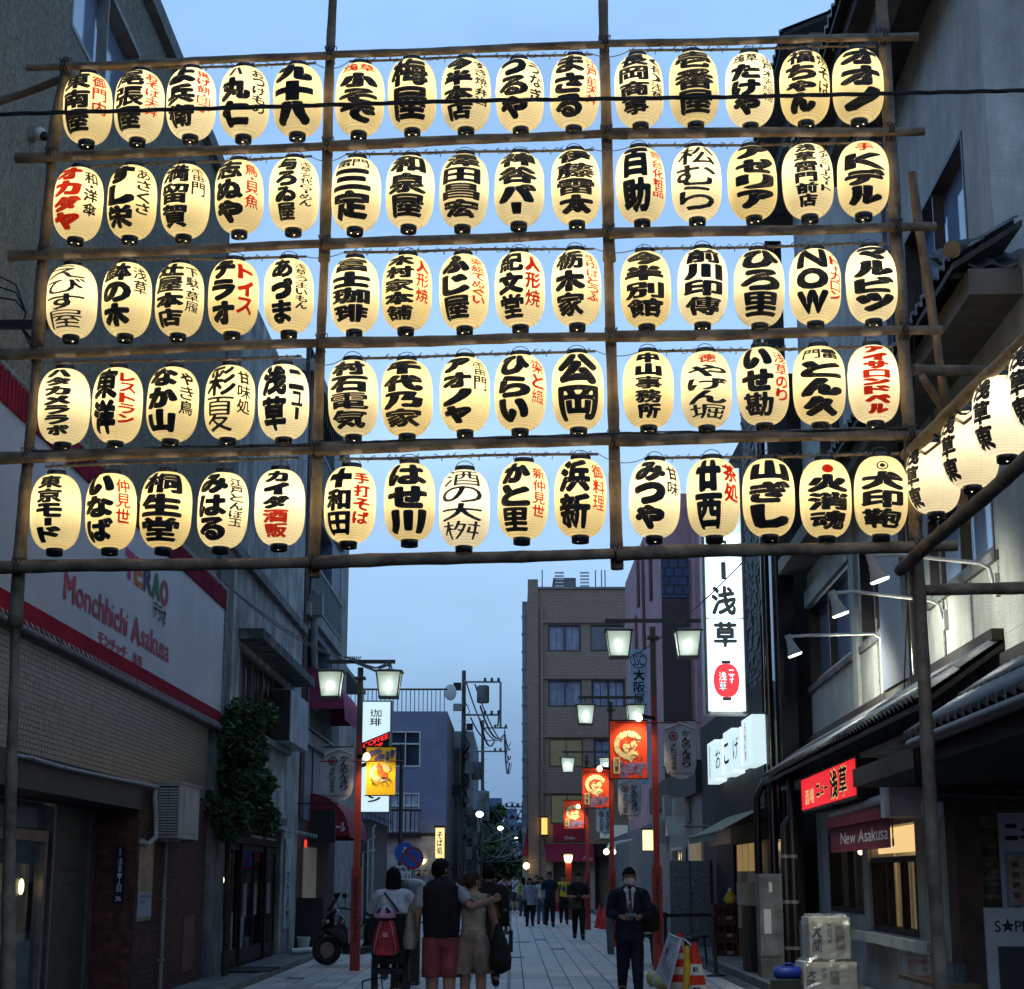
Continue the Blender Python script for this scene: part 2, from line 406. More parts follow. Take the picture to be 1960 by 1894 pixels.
winframe = mat('dark_aluminium', (.05, .045, .04), .4, .2, metal=.3)
wglass = mat('window_glass', (.03, .045, .07), .06, .2, 1, spec=.9)
skyglass = mat('pale_curtained_glass', (.20, .26, .36), .08, .2, .7, spec=.9)
rooftile = mat('grey_roof_tile', (.055, .058, .062), .42, .3, 4, .2, 30, rand=.2, spec=.5)
pink = mat('pink_render', (.42, .24, .26), .85, .12, 1.5, .2, 30, dirt=.2)
red = mat('vermilion_paint', (.27, .022, .012), .4, .12, 2, spec=.45)
bamboo = mat('weathered_pole', (.23, .17, .11), .7, .45, 4, .35, 25, col2=(.075, .055, .04), stretch=(1, 1, 1))
lath = mat('pale_lath', (.22, .17, .11), .8, .3, 8, .2, 30)
wire_m = mat('black_cable', (.012, .012, .013), .5, .2)
gwire = mat('grey_wire', (.16, .17, .17), .5, .3, 20)
rope = mat('straw_rope', (.20, .17, .11), .9, .4, 20)
slab_m = mat('granite_slab', (.50, .47, .43), .6, .14, 2.5, .08, 60, rand=.26, spec=.5, dirt=.28)
slab_d = mat('dark_slab', (.10, .102, .105), .6, .2, 3, .1, 60, rand=.15)
asphalt = mat('asphalt', (.05, .05, .052), .85, .3, 6, .3, 60)
kerb_m = mat('kerb_stone', (.17, .17, .165), .8, .2, 3, .2, 30)
ink_k = mat('black_ink', (.006, .006, .006), .7, 0)
ink_r = bpy.data.materials.new('red_ink'); ink_r.use_nodes = True; _t = ink_r.node_tree; _n = _t.nodes; _n.remove(_n['Principled BSDF'])
_a = _n.new('ShaderNodeBsdfTranslucent'); _a.inputs[0].default_value = (.95, .05, .03, 1); _b = _n.new('ShaderNodeBsdfDiffuse'); _b.inputs[0].default_value = (.5, .02, .012, 1); _m = _n.new('ShaderNodeMixShader'); _m.inputs[0].default_value = .25
_t.links.new(_a.outputs[0], _m.inputs[1]); _t.links.new(_b.outputs[0], _m.inputs[2]); _t.links.new(_m.outputs[0], _n['Material Output'].inputs[0])
ink_w = mat('white_ink', (.7, .7, .7), .7, 0)
ink_o = mat('orange_ink', (.55, .12, .02), .7, 0); ink_g = mat('green_ink', (.02, .13, .06), .7, 0); ink_n = mat('navy_ink', (.02, .03, .10), .7, 0); ink_p = mat('magenta_ink', (.45, .03, .16), .7, 0)
ink_y = mat('cream_ink', (.75, .62, .32), .7, 0)
leaf_m = mat('dark_leaf', (.04, .085, .028), .5, .5, 5, spec=.4)
leaf2 = mat('street_tree_leaf', (.05, .11, .03), .6, .5, 2, spec=.3)
bark = mat('bark', (.05, .04, .03), .9, .3, 6, .5, 20)
warm = interior('warm_room', (.10, .055, .02), (1.0, .62, .22), .55, 1.4)
warm_hi = interior('bright_shop_room', (.55, .40, .18), (1.0, .82, .45), .8, .8)
dim = interior('dim_room', (.012, .012, .012), (.06, .05, .035), .5, 1.0)
lampg = emit('lamp_glass', (.80, .92, .86), .55)
bulb_m = emit('white_bulb', (.95, 1.0, .95), 6)
warmb = emit('warm_bulb', (1.0, .72, .32), 6)
litw = emit('lit_white_panel', (.72, .93, .96), .86)
glass(); 
# ================================================================== GROUND
MB().quad((-60, -20, -.03), (60, -20, -.03), (60, 900, -.03), (-60, 900, -.03)).build('ground', asphalt, kind='structure')
bed = MB().quad((-4.0, 8, -.012), (3.66, 8, -.012), (3.66, 96, -.012), (-4.0, 96, -.012)).build('street_paving', mat('paving_joint', (.03, .031, .033), .95), kind='structure')
rng = random.Random(3); sl = []; sd = []
y = 12.0; row = 0; x = -3.98; cols = []
while x < 3.6:
    w = rng.choice((.30, .30, .34, .42)); cols.append((x, min(3.65, x + w))); x += w
ROAD = FS(0, False)
for (xa, xb) in cols:
    y = 19 + rng.random() * .8
    while y < 84:
        l_ = rng.choice((.6, .9, .9, 1.2)) * (1 if y < 50 else 2)
        dark = rng.random() < .022 or (abs(xa + .2) < .2 and rng.random() < .03)
        z = rng.uniform(-.0015, .0025)
        b = (FF(0), xa + .008, xb - .008, -.05, z, -(y + l_ - .012), -(y + .012))
        (sd if dark else sl).append(b); y += l_
pieces(bed, 'paving_slab', sl, slab_m, 300 - 12, key=lambda b: abs(b[5] + 23) if -b[6] > 19 else 99)
pieces(bed, 'dark_slab', sd, slab_d, 40, key=lambda b: -b[6])
# long steel drain channel along the middle
MB().obox((-.05, 50, .004), (.03, 0, 0), (-.0, 34, 0), (0, 0, .004)).build('drain_channel', mat('drain_iron', (.035, .035, .037), .5), bed)
for lb, px_, py_ in (('square steel drain cover in the paving, nearer one', 985, 1822), ('square steel drain cover in the paving, farther one', 1000, 1795)):
    Yd_ = 1.6 * FPX / (py_ - HOR) * .985; c_ = at(px_, py_, Yd_)
    dc_ = MB().box(c_.x - .2, c_.x + .2, Yd_ - .3, Yd_ + .3, .0, .006).build('drain_cover', mat('drain_iron', (0, 0, 0)), None, lb, 'drain cover')
for s, x0, x1 in ((-1, -4.12, -4.0), (1, 3.66, 3.78)):
    k = thing('kerb', None, None, (x0, 20, 0), kind='structure')
    bx = []; y = 18.0
    while y < 70:
        bx.append((FF(0), x0, x1, -.05, .12 if s > 0 else .09, -(y + .59), -y)); y += .6
    pieces(k, 'kerb_stone', bx, kerb_m, 90)
MB().box(-4.8, -4.12, 12, 80, -.04, .075).build('left_pavement', conc, kind='structure')
MB().box(3.78, 8, 12, 84, -.04, .10).build('right_pavement', conc, kind='structure')
# ================================================================== helper builders
def window(par, F, u0, u1, z0, z1, depth=.10, frame=.05, mull=1, gm=None, fm=None, curtain=None, n=0):
    gm = gm or wglass; fm = fm or winframe
    f = MB(); f.fbox(F, u0, u1, z0, z0 + frame, n - depth, n + .012); f.fbox(F, u0, u1, z1 - frame, z1, n - depth, n + .012)
    f.fbox(F, u0, u0 + frame, z0 + frame, z1 - frame, n - depth, n + .01); f.fbox(F, u1 - frame, u1, z0 + frame, z1 - frame, n - depth, n + .01)
    wn = f.build('window', fm, par)
    k = mull + 1; w = (u1 - u0 - 2 * frame) / k
    for i in range(k):
        a = u0 + frame + w * i
        MB().fbox(F, a + .004, a + w - .004, z0 + frame, z1 - frame, n - depth * .75 - (.02 if i % 2 else 0), n - depth * .75 + .01 - (.02 if i % 2 else 0)).build('pane', gm, wn)
        if i: MB().fbox(F, a - frame * .4, a + frame * .4, z0 + frame, z1 - frame, n - depth * .7 + .02, n - .01).build('mullion', fm, wn)
        if curtain:
            c = MB(); m_ = 9
            for q in range(m_):
                ua = a + w * .05 + (w * .42) * q / m_; ub = a + w * .05 + (w * .42) * (q + 1) / m_
                for o_ in (0, w * .48):
                    na = n - depth * .75 + .018 + .02 * (q % 2); nb = n - depth * .75 + .018 + .02 * ((q + 1) % 2)
                    c.quad(F.pt(ua + o_, z0 + frame, na), F.pt(ub + o_, z0 + frame, nb), F.pt(ub + o_, z1 - frame, nb), F.pt(ua + o_, z1 - frame, na))
            c.build('curtain', curtain, wn)
    return wn
def wall_with_holes(F, u0, u1, z0, z1, n0, n1, holes):
    """box wall with rectangular holes (u0,u1,z0,z1)"""
    m = MB(); us = sorted({u0, u1, *[h[0] for h in holes], *[h[1] for h in holes]}); us = [u for u in us if u0 <= u <= u1]
    for a, b in zip(us[:-1], us[1:]):
        c = (a + b) / 2; hs = sorted([(h[2], h[3]) for h in holes if h[0] < c < h[1]]); z = z0
        for ha, hb in hs:
            if ha > z: m.fbox(F, a, b, z, ha, n0, n1)
            z = hb
        if z < z1: m.fbox(F, a, b, z, z1, n0, n1)
    return m
curt = mat('grey_curtain', (.30, .33, .42), .9, .2, 3)
curt_w = mat('white_curtain', (.42, .47, .58), .9, .15, 3)
# ================================================================== LEFT 1: tiled corner building
B = thing('corner_building', 'rough grey stucco block with beige tile band and dark brick shopfront, nearest left', 'building', (-4.8, 20, 0))
top1 = FL.px(275, 0)[1]
wh = FL.px(148, 76); wt = FL.px(268, 105)
hole = (wh[0] - .3, wt[0], wh[1], wt[1])
wall_with_holes(FL, 7, 27.2, 3.9, top1, -.25, 0, [hole]).build('wall', stucco, B)
MB().fbox(FL, 7, 27.2, 3.9, top1, -6, -.26).build('wall', stucco, B)
MB().fbox(FL, 6.9, 27.3, top1, top1 + .25, -6, .12).build('parapet', conc, B)
window(B, FL, hole[0], hole[1], hole[2], hole[3], .22, .06, 1, skyglass, mat('pale_frame', (.2, .2, .2), .5))
tz0, tz1 = 2.80, 3.96
MB().fbox(FL, 7, 27.0, tz0 - .02, tz1, -.3, -.004).build('tile_backing', grout, B)
tb = []; u = 14.0; rr = 0
zc = tz0
while zc < tz1 - .02:
    u = 14.3 + (rr % 2) * .03
    while u < 26.98:
        tb.append((FL, u, min(27.0, u + .105), zc, min(tz1, zc + .048), -.004, .004 + .001 * rng.random())); u += .112
    zc += .055; rr += 1
pieces(B, 'wall_tile', tb, tile_m, 280, key=lambda b: b[1] + 3 * abs(b[3] - 3.4) if b[1] > 16.2 else 99)
# brick pier and recess
MB().fbox(FL, 22.2, 27.2, 0, 2.78, -.6, -.008).build('brick_backing', mortar, B)
F22 = FF(22.2)
bb = []; z = .02; r = 0
while z < 2.74:
    u = 22.205 - (r % 2) * .11
    while u < 27.1:
        a = max(22.205, u); b = min(27.2, u + .21)
        if b - a > .03: bb.append((FL, a, b, z, min(2.77, z + .062), -.01, .004 + .002 * rng.random()))
        u += .22
    z += .072; r += 1
pieces(B, 'brick', bb, brick_m, 200, key=lambda b: b[1])
bb = []; z = .02; r = 0
while z < 2.74:
    u = -5.38 - (r % 2) * .11
    while u < -4.83:
        a = max(-5.38, u); b = min(-4.81, u + .21)
        if b - a > .03: bb.append((F22, a, b, z, min(2.77, z + .062), -.01, .005))
        u += .22
    z += .072; r += 1
pieces(B, 'brick', bb, brick_m, 95, key=lambda b: -b[3])
FD = Fac((-5.36, 0), (0, 1), (1, 0))
MB().fbox(FL, 7, 22.19, 2.45, 2.79, -.62, .02).build('lintel', mat('dark_lintel', (.035, .033, .03), .6), B)
MB().fbox(FD, 7, 22.19, 0, 2.44, -.5, -.12).build('back_wall', black, B)
MB().fbox(FD, 20.2, 21.8, 0, 2.44, -.11, .02).build('panel', mat('olive_panel', (.05, .055, .042), .5, .15), B)
for u in (20.05, 21.85, 22.02): MB().fbox(FD, u, u + .10, 0, 2.44, -.1, .05).build('door_jamb', steel, B)
dr = MB().fbox(FD, 17.9, 18.02, 0, 2.0, -.08, .03).fbox(FD, 19.8, 19.92, 0, 2.0, -.08, .03).fbox(FD, 17.9, 19.92, 2.0, 2.12, -.08, .03).fbox(FD, 18.02, 19.8, 0, .12, -.08, .03).build('door', steel, B)
MB().fbox(FD, 18.02, 19.8, .12, 2.0, -.03, -.022).build('pane', glass(), dr)
MB().fbox(FD, 17.6, 20.1, 2.14, 2.42, -.09, -.05).build('transom', mat('transom_glass', (.02, .02, .02), .1, spec=.8), B)
MB().fbox(FD, 18.2, 19.7, .9, 1.75, -.115, -.11).build('interior_view', interior('door_room', (.012, .01, .006), (.10, .07, .03), .6, 2.5), dr)
MB().ball(FD.pt(19.35, 1.5, -.09), (.03, .05, .09)).build('wall_lamp', warmb, dr)
for u in (18.75, 19.05):
    h = MB(); h.lathe([(.001, 0), (.12, 0), (.13, .02), (.12, .03), (.001, .03)], seg=20)
    o = h.build('door_handle', grey, dr); o.rotation_euler = (0, math.pi / 2, 0); o.location = FD.pt(u, .72, .05) - ORG[dr]
lettering(FD, .024, mat('gold_letter', (.02, .02, .018), .5), B, [('h', 'Romantic', 20.45, 21.55, 1.66, 1.76, .25), ('h', 'GALLERY', 20.65, 21.35, 1.50, 1.56, .25)])
# plaque, poster, pipes
pl = MB().fbox(F22, -5.07, -4.94, 1.28, 1.99, .006, .02).build('address_plaque', mat('navy_enamel', (.006, .008, .03), .3), None, 'narrow navy address plaque with white characters on the dark brick return', 'plaque', loc=(-5, 22.2, 1.28))
lettering(F22, .022, ink_w, pl, [('v', '浅草一丁目', -5.03, -4.975, 1.42, 1.85, .3), ('h', '36', -5.045, -4.965, 1.31, 1.37, .25), ('v', '台東区', -5.02, -4.995, 1.87, 1.97, .3)])
pz = FL.px(296, 1750)[1]
po = MB().fbox(FL, 22.32, 23.2, 1.05, 2.05, .006, .012).build('poster', mat('poster_paper', (.30, .26, .17), .35, .6, 6, col2=(.08, .06, .04), spec=.6), None, 'creased yellow and grey poster in film taped to the brick pier', 'poster', loc=(-4.8, 22.3, 1.05))
MB().fbox(FL, 22.36, 23.14, 1.10, 1.42, .013, .014).build('text_block', mat('poster_text', (.33, .36, .40), .8, .1), po)
lettering(FL, .0155, ink_k, po, [('h', 'ASAKUSA', 22.42, 23.1, 1.34, 1.38, .2), ('h', '2023', 22.42, 22.8, 1.27, 1.31, .2)])
pp = thing('drain_pipe', 'thin grey downpipe on the brick pier below the air conditioner', 'pipe', (-4.7, 24, 0))
MB().tube([FL.pt(23.75, z, .06) for z in (.05, 1.0, 2.0, 2.35)] + [FL.pt(24.0, 2.55, .08), FL.pt(24.4, 2.62, .10)], .028).build('pipe', grey, pp)
for z in (.5, 1.3, 2.1): MB().fbox(FL, 23.7, 23.8, z, z + .03, .0, .095).build('clamp', steel, pp)
MB().fbox(FL, 25.5, 26.4, .25, 1.05, .006, .02).build('hatch', mat('hatch_red', (.10, .04, .035), .6), B)
cd = [FL.pt(*FL.px(x, y, .06), .06) for x, y in ((25, 1446), (60, 1452), (120, 1470), (200, 1487), (270, 1501), (313, 1510))]
cdt = thing('conduit', 'pale conduit pipe running along the bottom of the tile band', 'pipe', tuple(cd[0]))
MB().tube(cd, .024).build('pipe', grey, cdt)
for p in cd[1:-1]: MB().ball(tuple(p), .034).build('joint', steel, cdt)
# air conditioner
ac = thing('air_conditioner', 'beige wall-hung air conditioner unit with slatted side beside the bush', 'air conditioner', (-4.6, 25.4, 2.3))
z1, z0 = FL.z(23.07, 1499, .2), FL.z(23.07, 1604, .2)
MB().fbox(FL, 23.09, 24.55, z0, z1, .05, .35).build('casing', offwhite, ac)
MB().fbox(FL, 23.07, 24.57, z1, z1 + .02, .03, .37).build('lid', offwhite, ac)
MB().fbox(FL, 23.075, 23.088, z0 + .04, z1 - .04, .07, .33).build('grille_back', black, ac)
for i in range(17):
    zz = z0 + .05 + i * (z1 - z0 - .1) / 17
    for a, b in ((.075, .195), (.205, .325)): MB().fbox(FL, 23.05, 23.074, zz, zz + .022, a, b).build('slat', offwhite, ac)
MB().fbox(FL, 23.4, 24.4, z0 + .07, z1 - .07, .351, .358).build('side_panel', offwhite, ac)
for u in (23.2, 24.3): MB().fbox(FL, u, u + .04, z0 - .05, z0, .0, .35).build('bracket', steel, ac)
MB().tube([FL.pt(23.0, z1 - .05, .04), FL.pt(22.85, z1 - .2, .06), FL.pt(22.95, z0 + .25, .07), FL.pt(22.9, z0 + .0, .09), FL.pt(22.6, z0 - .10, .05), FL.pt(22.3, z0 - .06, .04)], .035).build('hose', offwhite, ac)
# billboard
bbd = thing('billboard', 'long white billboard with red bands and red English lettering above the tile wall', 'billboard', (-4.8, 20, 4))
z0 = 3.99; z1 = FL.px(414, 1127)[1]
MB().fbox(FL, 13, 27.5, z0, z1, .06, .10).build('sheet', mat('billboard_white', (.50, .50, .52), .5, .06, 1), bbd)
MB().fbox(FL, 13, 27.5, z0, z0 + .21, .101, .104).build('lower_band', mat('billboard_red', (.24, .012, .03), .9, .1, 2, spec=.05), bbd)
bm = MB(); u = 13.0
while u < 27.45: bm.fbox(FL, u, u + .09, z1 - .30, z1, .101, .125); bm.fbox(FL, u + .09, u + .12, z1 - .30, z1, .101, .108); u += .12
bm.build('ribbed_band', mat('rib_red', (.18, .014, .04), .9, .15, 2, spec=.05), bbd, kind='stuff')
for zz in (z0 - .05, z1 + .04): MB().tube([FL.pt(12.9, zz, .10), FL.pt(27.6, zz, .10)], .032).build('frame_tube', grey, bbd)
MB().tube([FL.pt(27.6, z0 - .05, .10), FL.pt(27.6, z1 + .04, .10)], .032).build('frame_tube', grey, bbd)
lm = MB(); u = 13.2
while u < 27.5:
    for zz, s in ((z0, 1), (z1, -1)): lm.tube([FL.pt(u, zz + .03 * s, .11), FL.pt(u + .05, zz - .06 * s, .145), FL.pt(u + .09, zz + .03 * s, .11)], .006, 4)
    u += .2
z = z0
while z < z1: lm.tube([FL.pt(27.47, z, .11), FL.pt(27.62, z + .03, .14), FL.pt(27.47, z + .06, .11)], .006, 4); z += .16
lm.build('lacing', mat('lacing_white', (.45, .45, .45), .7), bbd, kind='stuff')
ua, zb = FL.px(122, 1148, .11); ub, _ = FL.px(325, 1258, .11)
zt = FL.z(ua, 1100, .11)
lettering(FL, .107, mat('sign_red', (.36, .02, .05), .6, 0), bbd, [('h', 'Monchhichi Asakusa', ua, ub, zb + .03, zt + .06, .66)])
u2, z2 = FL.px(188, 1221, .11); u3, _ = FL.px(274, 1262, .11); z3 = FL.z(u2, 1199, .11)
lettering(FL, .107, mat('sign_red', (.36, .02, .05)), bbd, [('c', 'モンチッチ 浅草', u2, u3, z2 - .06, z3 - .05, .5)])
uA, uB = FL.px(238, 1100, .11)[0], FL.px(324, 1100, .11)[0]
zA = FL.z(uB, 1166, .11); zB = FL.z(uB, 1117, .11); zC = FL.z(uB, 1201, .11); zD = FL.z(uB, 1169, .11)
for i, (c, mm) in enumerate(zip('TERAO', (ink_p, ink_o, ink_n, ink_g, mat('sign_red', (0, 0, 0))))):
    w = (uB - uA) / 5; lettering(FL, .107 + .001 * i, mm, bbd, [('c', c, uA + w * i, uA + w * (i + 1.08), zA, zB, .72)])
lettering(FL, .113, ink_w, bbd, [('c', 'テラオ', uB - .95, uB - .05, zC, zD, .72)])
lettering(FL, .116, ink_k, bbd, [('c', 'テラオ', uB - .93, uB - .07, zC + .01, zD - .01, .45)])
# security camera, bracket
dc = thing('dome_camera', 'white dome security camera on the stucco wall left of the lanterns', 'security camera', tuple(at(75, 260, 17.3)))
c = FL.pt(*FL.px(77, 258, .1), .10)
MB().ball(c, (.07, .08, .07)).build('housing', white_p, dc); MB().ball(c + Vector((.05, -.03, -.03)), .05).build('dome', black, dc)
MB().fbox(FL, c.y - .06, c.y + .06, c.z - .06, c.z + .06, 0, .05).build('base', grey, dc)
# ================================================================== LEFT 2: old white house
B = thing('old_white_house', 'weathered pale rendered house with a hooded window band behind the bush', 'building', (-4.8, 32, 0))
u1 = FL.px(580, 1200)[0]; t2 = FL.px(496, 596)[1]
wz0, wz1 = FL.z(31.5, 1400), FL.z(31.5, 1262)
wa, wb = FL.px(458, 1300)[0], FL.px(545, 1300)[0]
dz = 2.55
wall_with_holes(FL, 27.75, u1, dz, t2, -.3, 0, [(wa, wb, wz0, wz1)]).build('wall', oldwhite, B)
MB().fbox(FL, 27.75, u1, dz, t2, -6, -.31).build('wall', conc, B)
MB().fbox(FL, 27.3, 28.6, 0, t2 - .6, -5.5, .06).build('pillar', conc, B)
window(B, FL, wa, wb, wz0, wz1, .18, .06, 3, mat('dusty_glass', (.05, .07, .07), .25, .3, 2, spec=.6), mat('rust_frame', (.09, .075, .06), .7))
MB().fbox(FL, wa - .3, wb + 1.6, wz1 + .12, wz1 + .30, 0, .45).build('hood', mat('hood_conc', (.12, .13, .125), .95, .4, 3, .6, 20, dirt=.6), B)
MB().fbox(FL, wa - .2, wb + .2, wz0 - .14, wz0 - .02, 0, .16).build('sill', conc, B)
MB().fbox(FL, 27.75, u1, FL.z(31, 1105), FL.z(31, 1105) + .18, 0.002, .12).build('string_course', conc, B)
# box sign, awning, shopfront
s1, s2 = FL.px(551, 1350, .35)[0], FL.px(585, 1350, .35)[0]
bs = MB().fbox(FL, s1 + .1, s2 + .15, FL.z(s1, 1418, .35), FL.z(s1, 1318, .35), .02, .40).build('box_sign', mat('blank_sign', (.36, .42, .45), .4, .25, 2, dirt=.4), None, 'blank pale box sign fixed at the end of the window band', 'sign', loc=(-4.5, s1, 5))
MB().fbox(FL, s1 + .02, s1 + .098, FL.z(s1, 1416, .35), FL.z(s1, 1320, .35), .03, .39).build('end_panel', black, bs)
MB().fbox(FL, 28.7, 32.6, dz, dz + .12, 0.01, .55).build('canopy', mat('canopy_metal', (.09, .09, .085), .7), B)
aw = thing('striped_awning', 'small green and white striped awning edge over the sliding shop doors', 'awning', (-4.8, 34, 2.5))
for i in range(24):
    u = 31.5 + i * .21
    a = MB(); a.add([FL.pt(u, 2.62, .02), FL.pt(u + .21, 2.62, .02), FL.pt(u + .21, 2.48, .7), FL.pt(u, 2.48, .7), FL.pt(u + .1, 2.38, .705)], [(0, 1, 2, 3), (3, 2, 4)])
    a.build('stripe', mat('awning_green', (.03, .14, .10), .8) if i % 2 else mat('awning_white', (.4, .45, .42), .8), aw)
MB().fbox(FL, 27.76, u1, 0, dz - .01, -2.0, -1.6).build('back_wall', dim, B)
for a, b in ((27.76, 28.9), (36.0, u1 - .01)): MB().fbox(FL, a, b, 0, dz - .01, -.3, -.002).build('shop_pier', oldwhite if a > 30 else darkwood, B)
MB().fbox(FL, 28.9, 36, 2.2, dz - .01, -.3, -.004).build('door_header', darkwood, B)
for i, (a, b) in enumerate(((28.95, 30.4), (30.45, 31.4), (31.45, 33.0), (33.05, 34.5), (34.55, 35.95))):
    d = MB(); n0 = -.12 - .05 * (i % 2)
    d.fbox(FL, a, b, .08, .35, n0, n0 + .04).fbox(FL, a, b, 2.08, 2.19, n0, n0 + .04).fbox(FL, a, a + .07, .35, 2.08, n0, n0 + .04).fbox(FL, b - .07, b, .35, 2.08, n0, n0 + .04)
    dd = d.build('sliding_door', darkwood, B)
    MB().fbox(FL, a + .07, b - .07, .35, 2.08, n0 + .015, n0 + .022).build('pane', glass(), dd)
    if i > 1: MB().fbox(FL, a + .3, a + .75, .9, 1.5, n0 + .023, n0 + .026).build('notice', mat('notice_paper', (.35, .36, .36), .8, .4, 12, col2=(.1, .1, .12)), dd)
MB().ball(FL.pt(33.6, 1.55, -.8), (.05, .1, .08)).build('ceiling_lamp', warmb, B)
for u in (31.6, 33.4): MB().tube([FL.pt(u, 2.34, .05), FL.pt(u + 1.3, 2.34, .05)], .03).build('tube_light_casing', white_p, B)
MB().fbox(FL, 29.2, 29.55, 1.35, 2.0, .002, .02).build('notice', mat('notice_paper', (0, 0, 0)), B)
vs = thing('vertical_shop_sign', 'tall narrow white sign with black characters on the white pier by the sliding doors', 'sign', (-4.8, 36.8, .6))
MB().fbox(FL, 36.5, 37.5, .55, 2.4, .004, .04).build('board', mat('sign_white_dull', (.40, .44, .48), .6), vs)
lettering(FL, .043, ink_k, vs, [('v', 'オカダヤ', 36.75, 37.25, .7, 1.75, .3)])
# bush
def foliage(name, par, c, R, n, m, size=.09, seed=1, squash=1):
    r = random.Random(seed); b = MB(); blobs = [(Vector((r.gauss(0, .42) * R[0], r.gauss(0, .42) * R[1], r.uniform(-.85, .85) * R[2])), r.uniform(.22, .44)) for _ in range(34)]
    for _ in range(n):
        bc, br = r.choice(blobs); d = Vector((r.gauss(0, 1), r.gauss(0, 1), r.gauss(0, 1))).normalized() * (br * min(R[0], R[1]) * 1.25 * r.random() ** .33)
        p = Vector(c) + bc + Vector((d.x, d.y, d.z * 1.15)); a = Vector((r.gauss(0, 1), r.gauss(0, 1), r.gauss(0, .6))).normalized(); q = a.orthogonal().normalized()
        q = (Matrix.Rotation(r.random() * 6.28, 3, a) @ q); s = size * r.uniform(.45, 1.5)
        b.add([p - a * s, p + q * s * .35, p + a * s, p - q * s * .35], [(0, 1, 2, 3)])
    return b.build(name, m, par)
bu = thing('leafy_bush', 'dense dark evergreen shrub hanging over the doorway beside the air conditioner', 'bush', (-4.4, 29, 2.5))
cb = at(452, 1470, 28.0)
foliage('crown', bu, cb + Vector((0, 0, .0)), (.56, .75, 1.05), 12000, leaf_m, .075, 5)
MB().tube([(-4.55, 27.9, .07), (-4.56, 27.95, 1.3), (-4.6, 28.0, 2.4), (-4.55, 28.0, 3.6)], [.06, .05, .045, .02]).build('trunk', bark, bu)
for k in range(6): MB().tube([(-4.6, 28.0, 2.1 + k * .25), (-4.45 + .16 * (k % 3), 28.3 - .22 * k, 2.5 + k * .36)], [.02, .006], 5).build('branch', bark, bu)
# ================================================================== LEFT 3: balcony apartments
B = thing('balcony_apartment', 'tall tiled apartment block with stacked balconies, third building on the left', 'building', (-4.8, 44, 0))
t3 = FL.px(628, 820)[1]; ue = FL.px(664, 1200)[0]
bt = mat('blue_grey_tile', (.12, .15, .20), .5, .2, 3, .2, 40); cream = mat('cream_side', (.25, .25, .24), .9, .2, 2, .2, 20)
fl = [4.9 + 2.95 * i for i in range(4)]
ba, bbv = u1 + .8, ue - 4.4
holes = [(ba, bbv, f, f + 2.45) for f in fl[:3]]
wall_with_holes(FL, u1 + .05, ue, 2.9, t3, -.3, 0, holes).build('wall', bt, B)
MB().fbox(FL, u1 + .05, ue, 0, t3 + .9, -7, -1.5).build('core', cream, B)
MB().fbox(FL, ue - 2.2, ue, 0, t3 + .6, -7, .02).build('corner_pier', cream, B)
MB().fbox(FL, u1 + .05, u1 + .78, 2.9, t3, .003, .03).build('brick_strip', mat('dark_brick_strip', (.05, .03, .03), .8, .4, 30), B)
for f in fl:
    MB().fbox(FL, u1 + .3, ue - 2.25, f - .3, f, -1.4, .12).build('balcony_slab', cream, B)
for f in fl[:3]:
    rl = MB().fbox(FL, ba, bbv + 2, f + 1.05, f + 1.12, .04, .11).fbox(FL, ba, bbv + 2, f + .08, f + .13, .05, .10).build('railing', mat('rail_paint', (.20, .24, .25), .6), B)
    bl = MB(); u = ba
    while u < bbv + 2: bl.fbox(FL, u, u + .03, f + .13, f + 1.05, .06, .09); u += .14
    bl.build('baluster', mat('rail_paint', (0, 0, 0)), rl, kind='stuff')
for k in range(20): MB().fbox(FL, ue - 3.9 + .001, ue - 2.3, fl[2] + 2.5 + k * .0, fl[2] + 2.6, .01, .03) if 0 else None
rt = MB(); u = u1
while u < ue: rt.fbox(FL, u, u + .05, t3, t3 + .9, -.1, 0); u += .5
rt.fbox(FL, u1, ue, t3 + .9, t3 + .97, -.12, .02); rt.build('roof_railing', black, B, kind='stuff')
MB().fbox(FL, u1 + .05, ue - 2.3, 0, 2.88, -.4, -.01).build('shop_wall', mat('maroon_brick', (.06, .018, .018), .7, .3, 20, .4, 30), B)
MB().tube([FL.pt(u1 + .9, 8.2, .15), FL.pt(u1 + .9, 6.9, .15), FL.pt(u1 + 1.2, 6.4, .15), FL.pt(u1 + 1.3, 5.4, .15)], .09).build('downpipe', grey, B)
MB().fbox(FL, u1 + .7, u1 + 1.1, 7.6, 8.1, .02, .35).build('rain_hopper', grey, B)
window(B, FL, 41.2, 44.3, 3.1, 4.9, .12, .08, 1, mat('amber_glass', (.10, .075, .03), .2, .3, 1, emis=(.5, .33, .1), estr=.12), darkwood, n=.012)
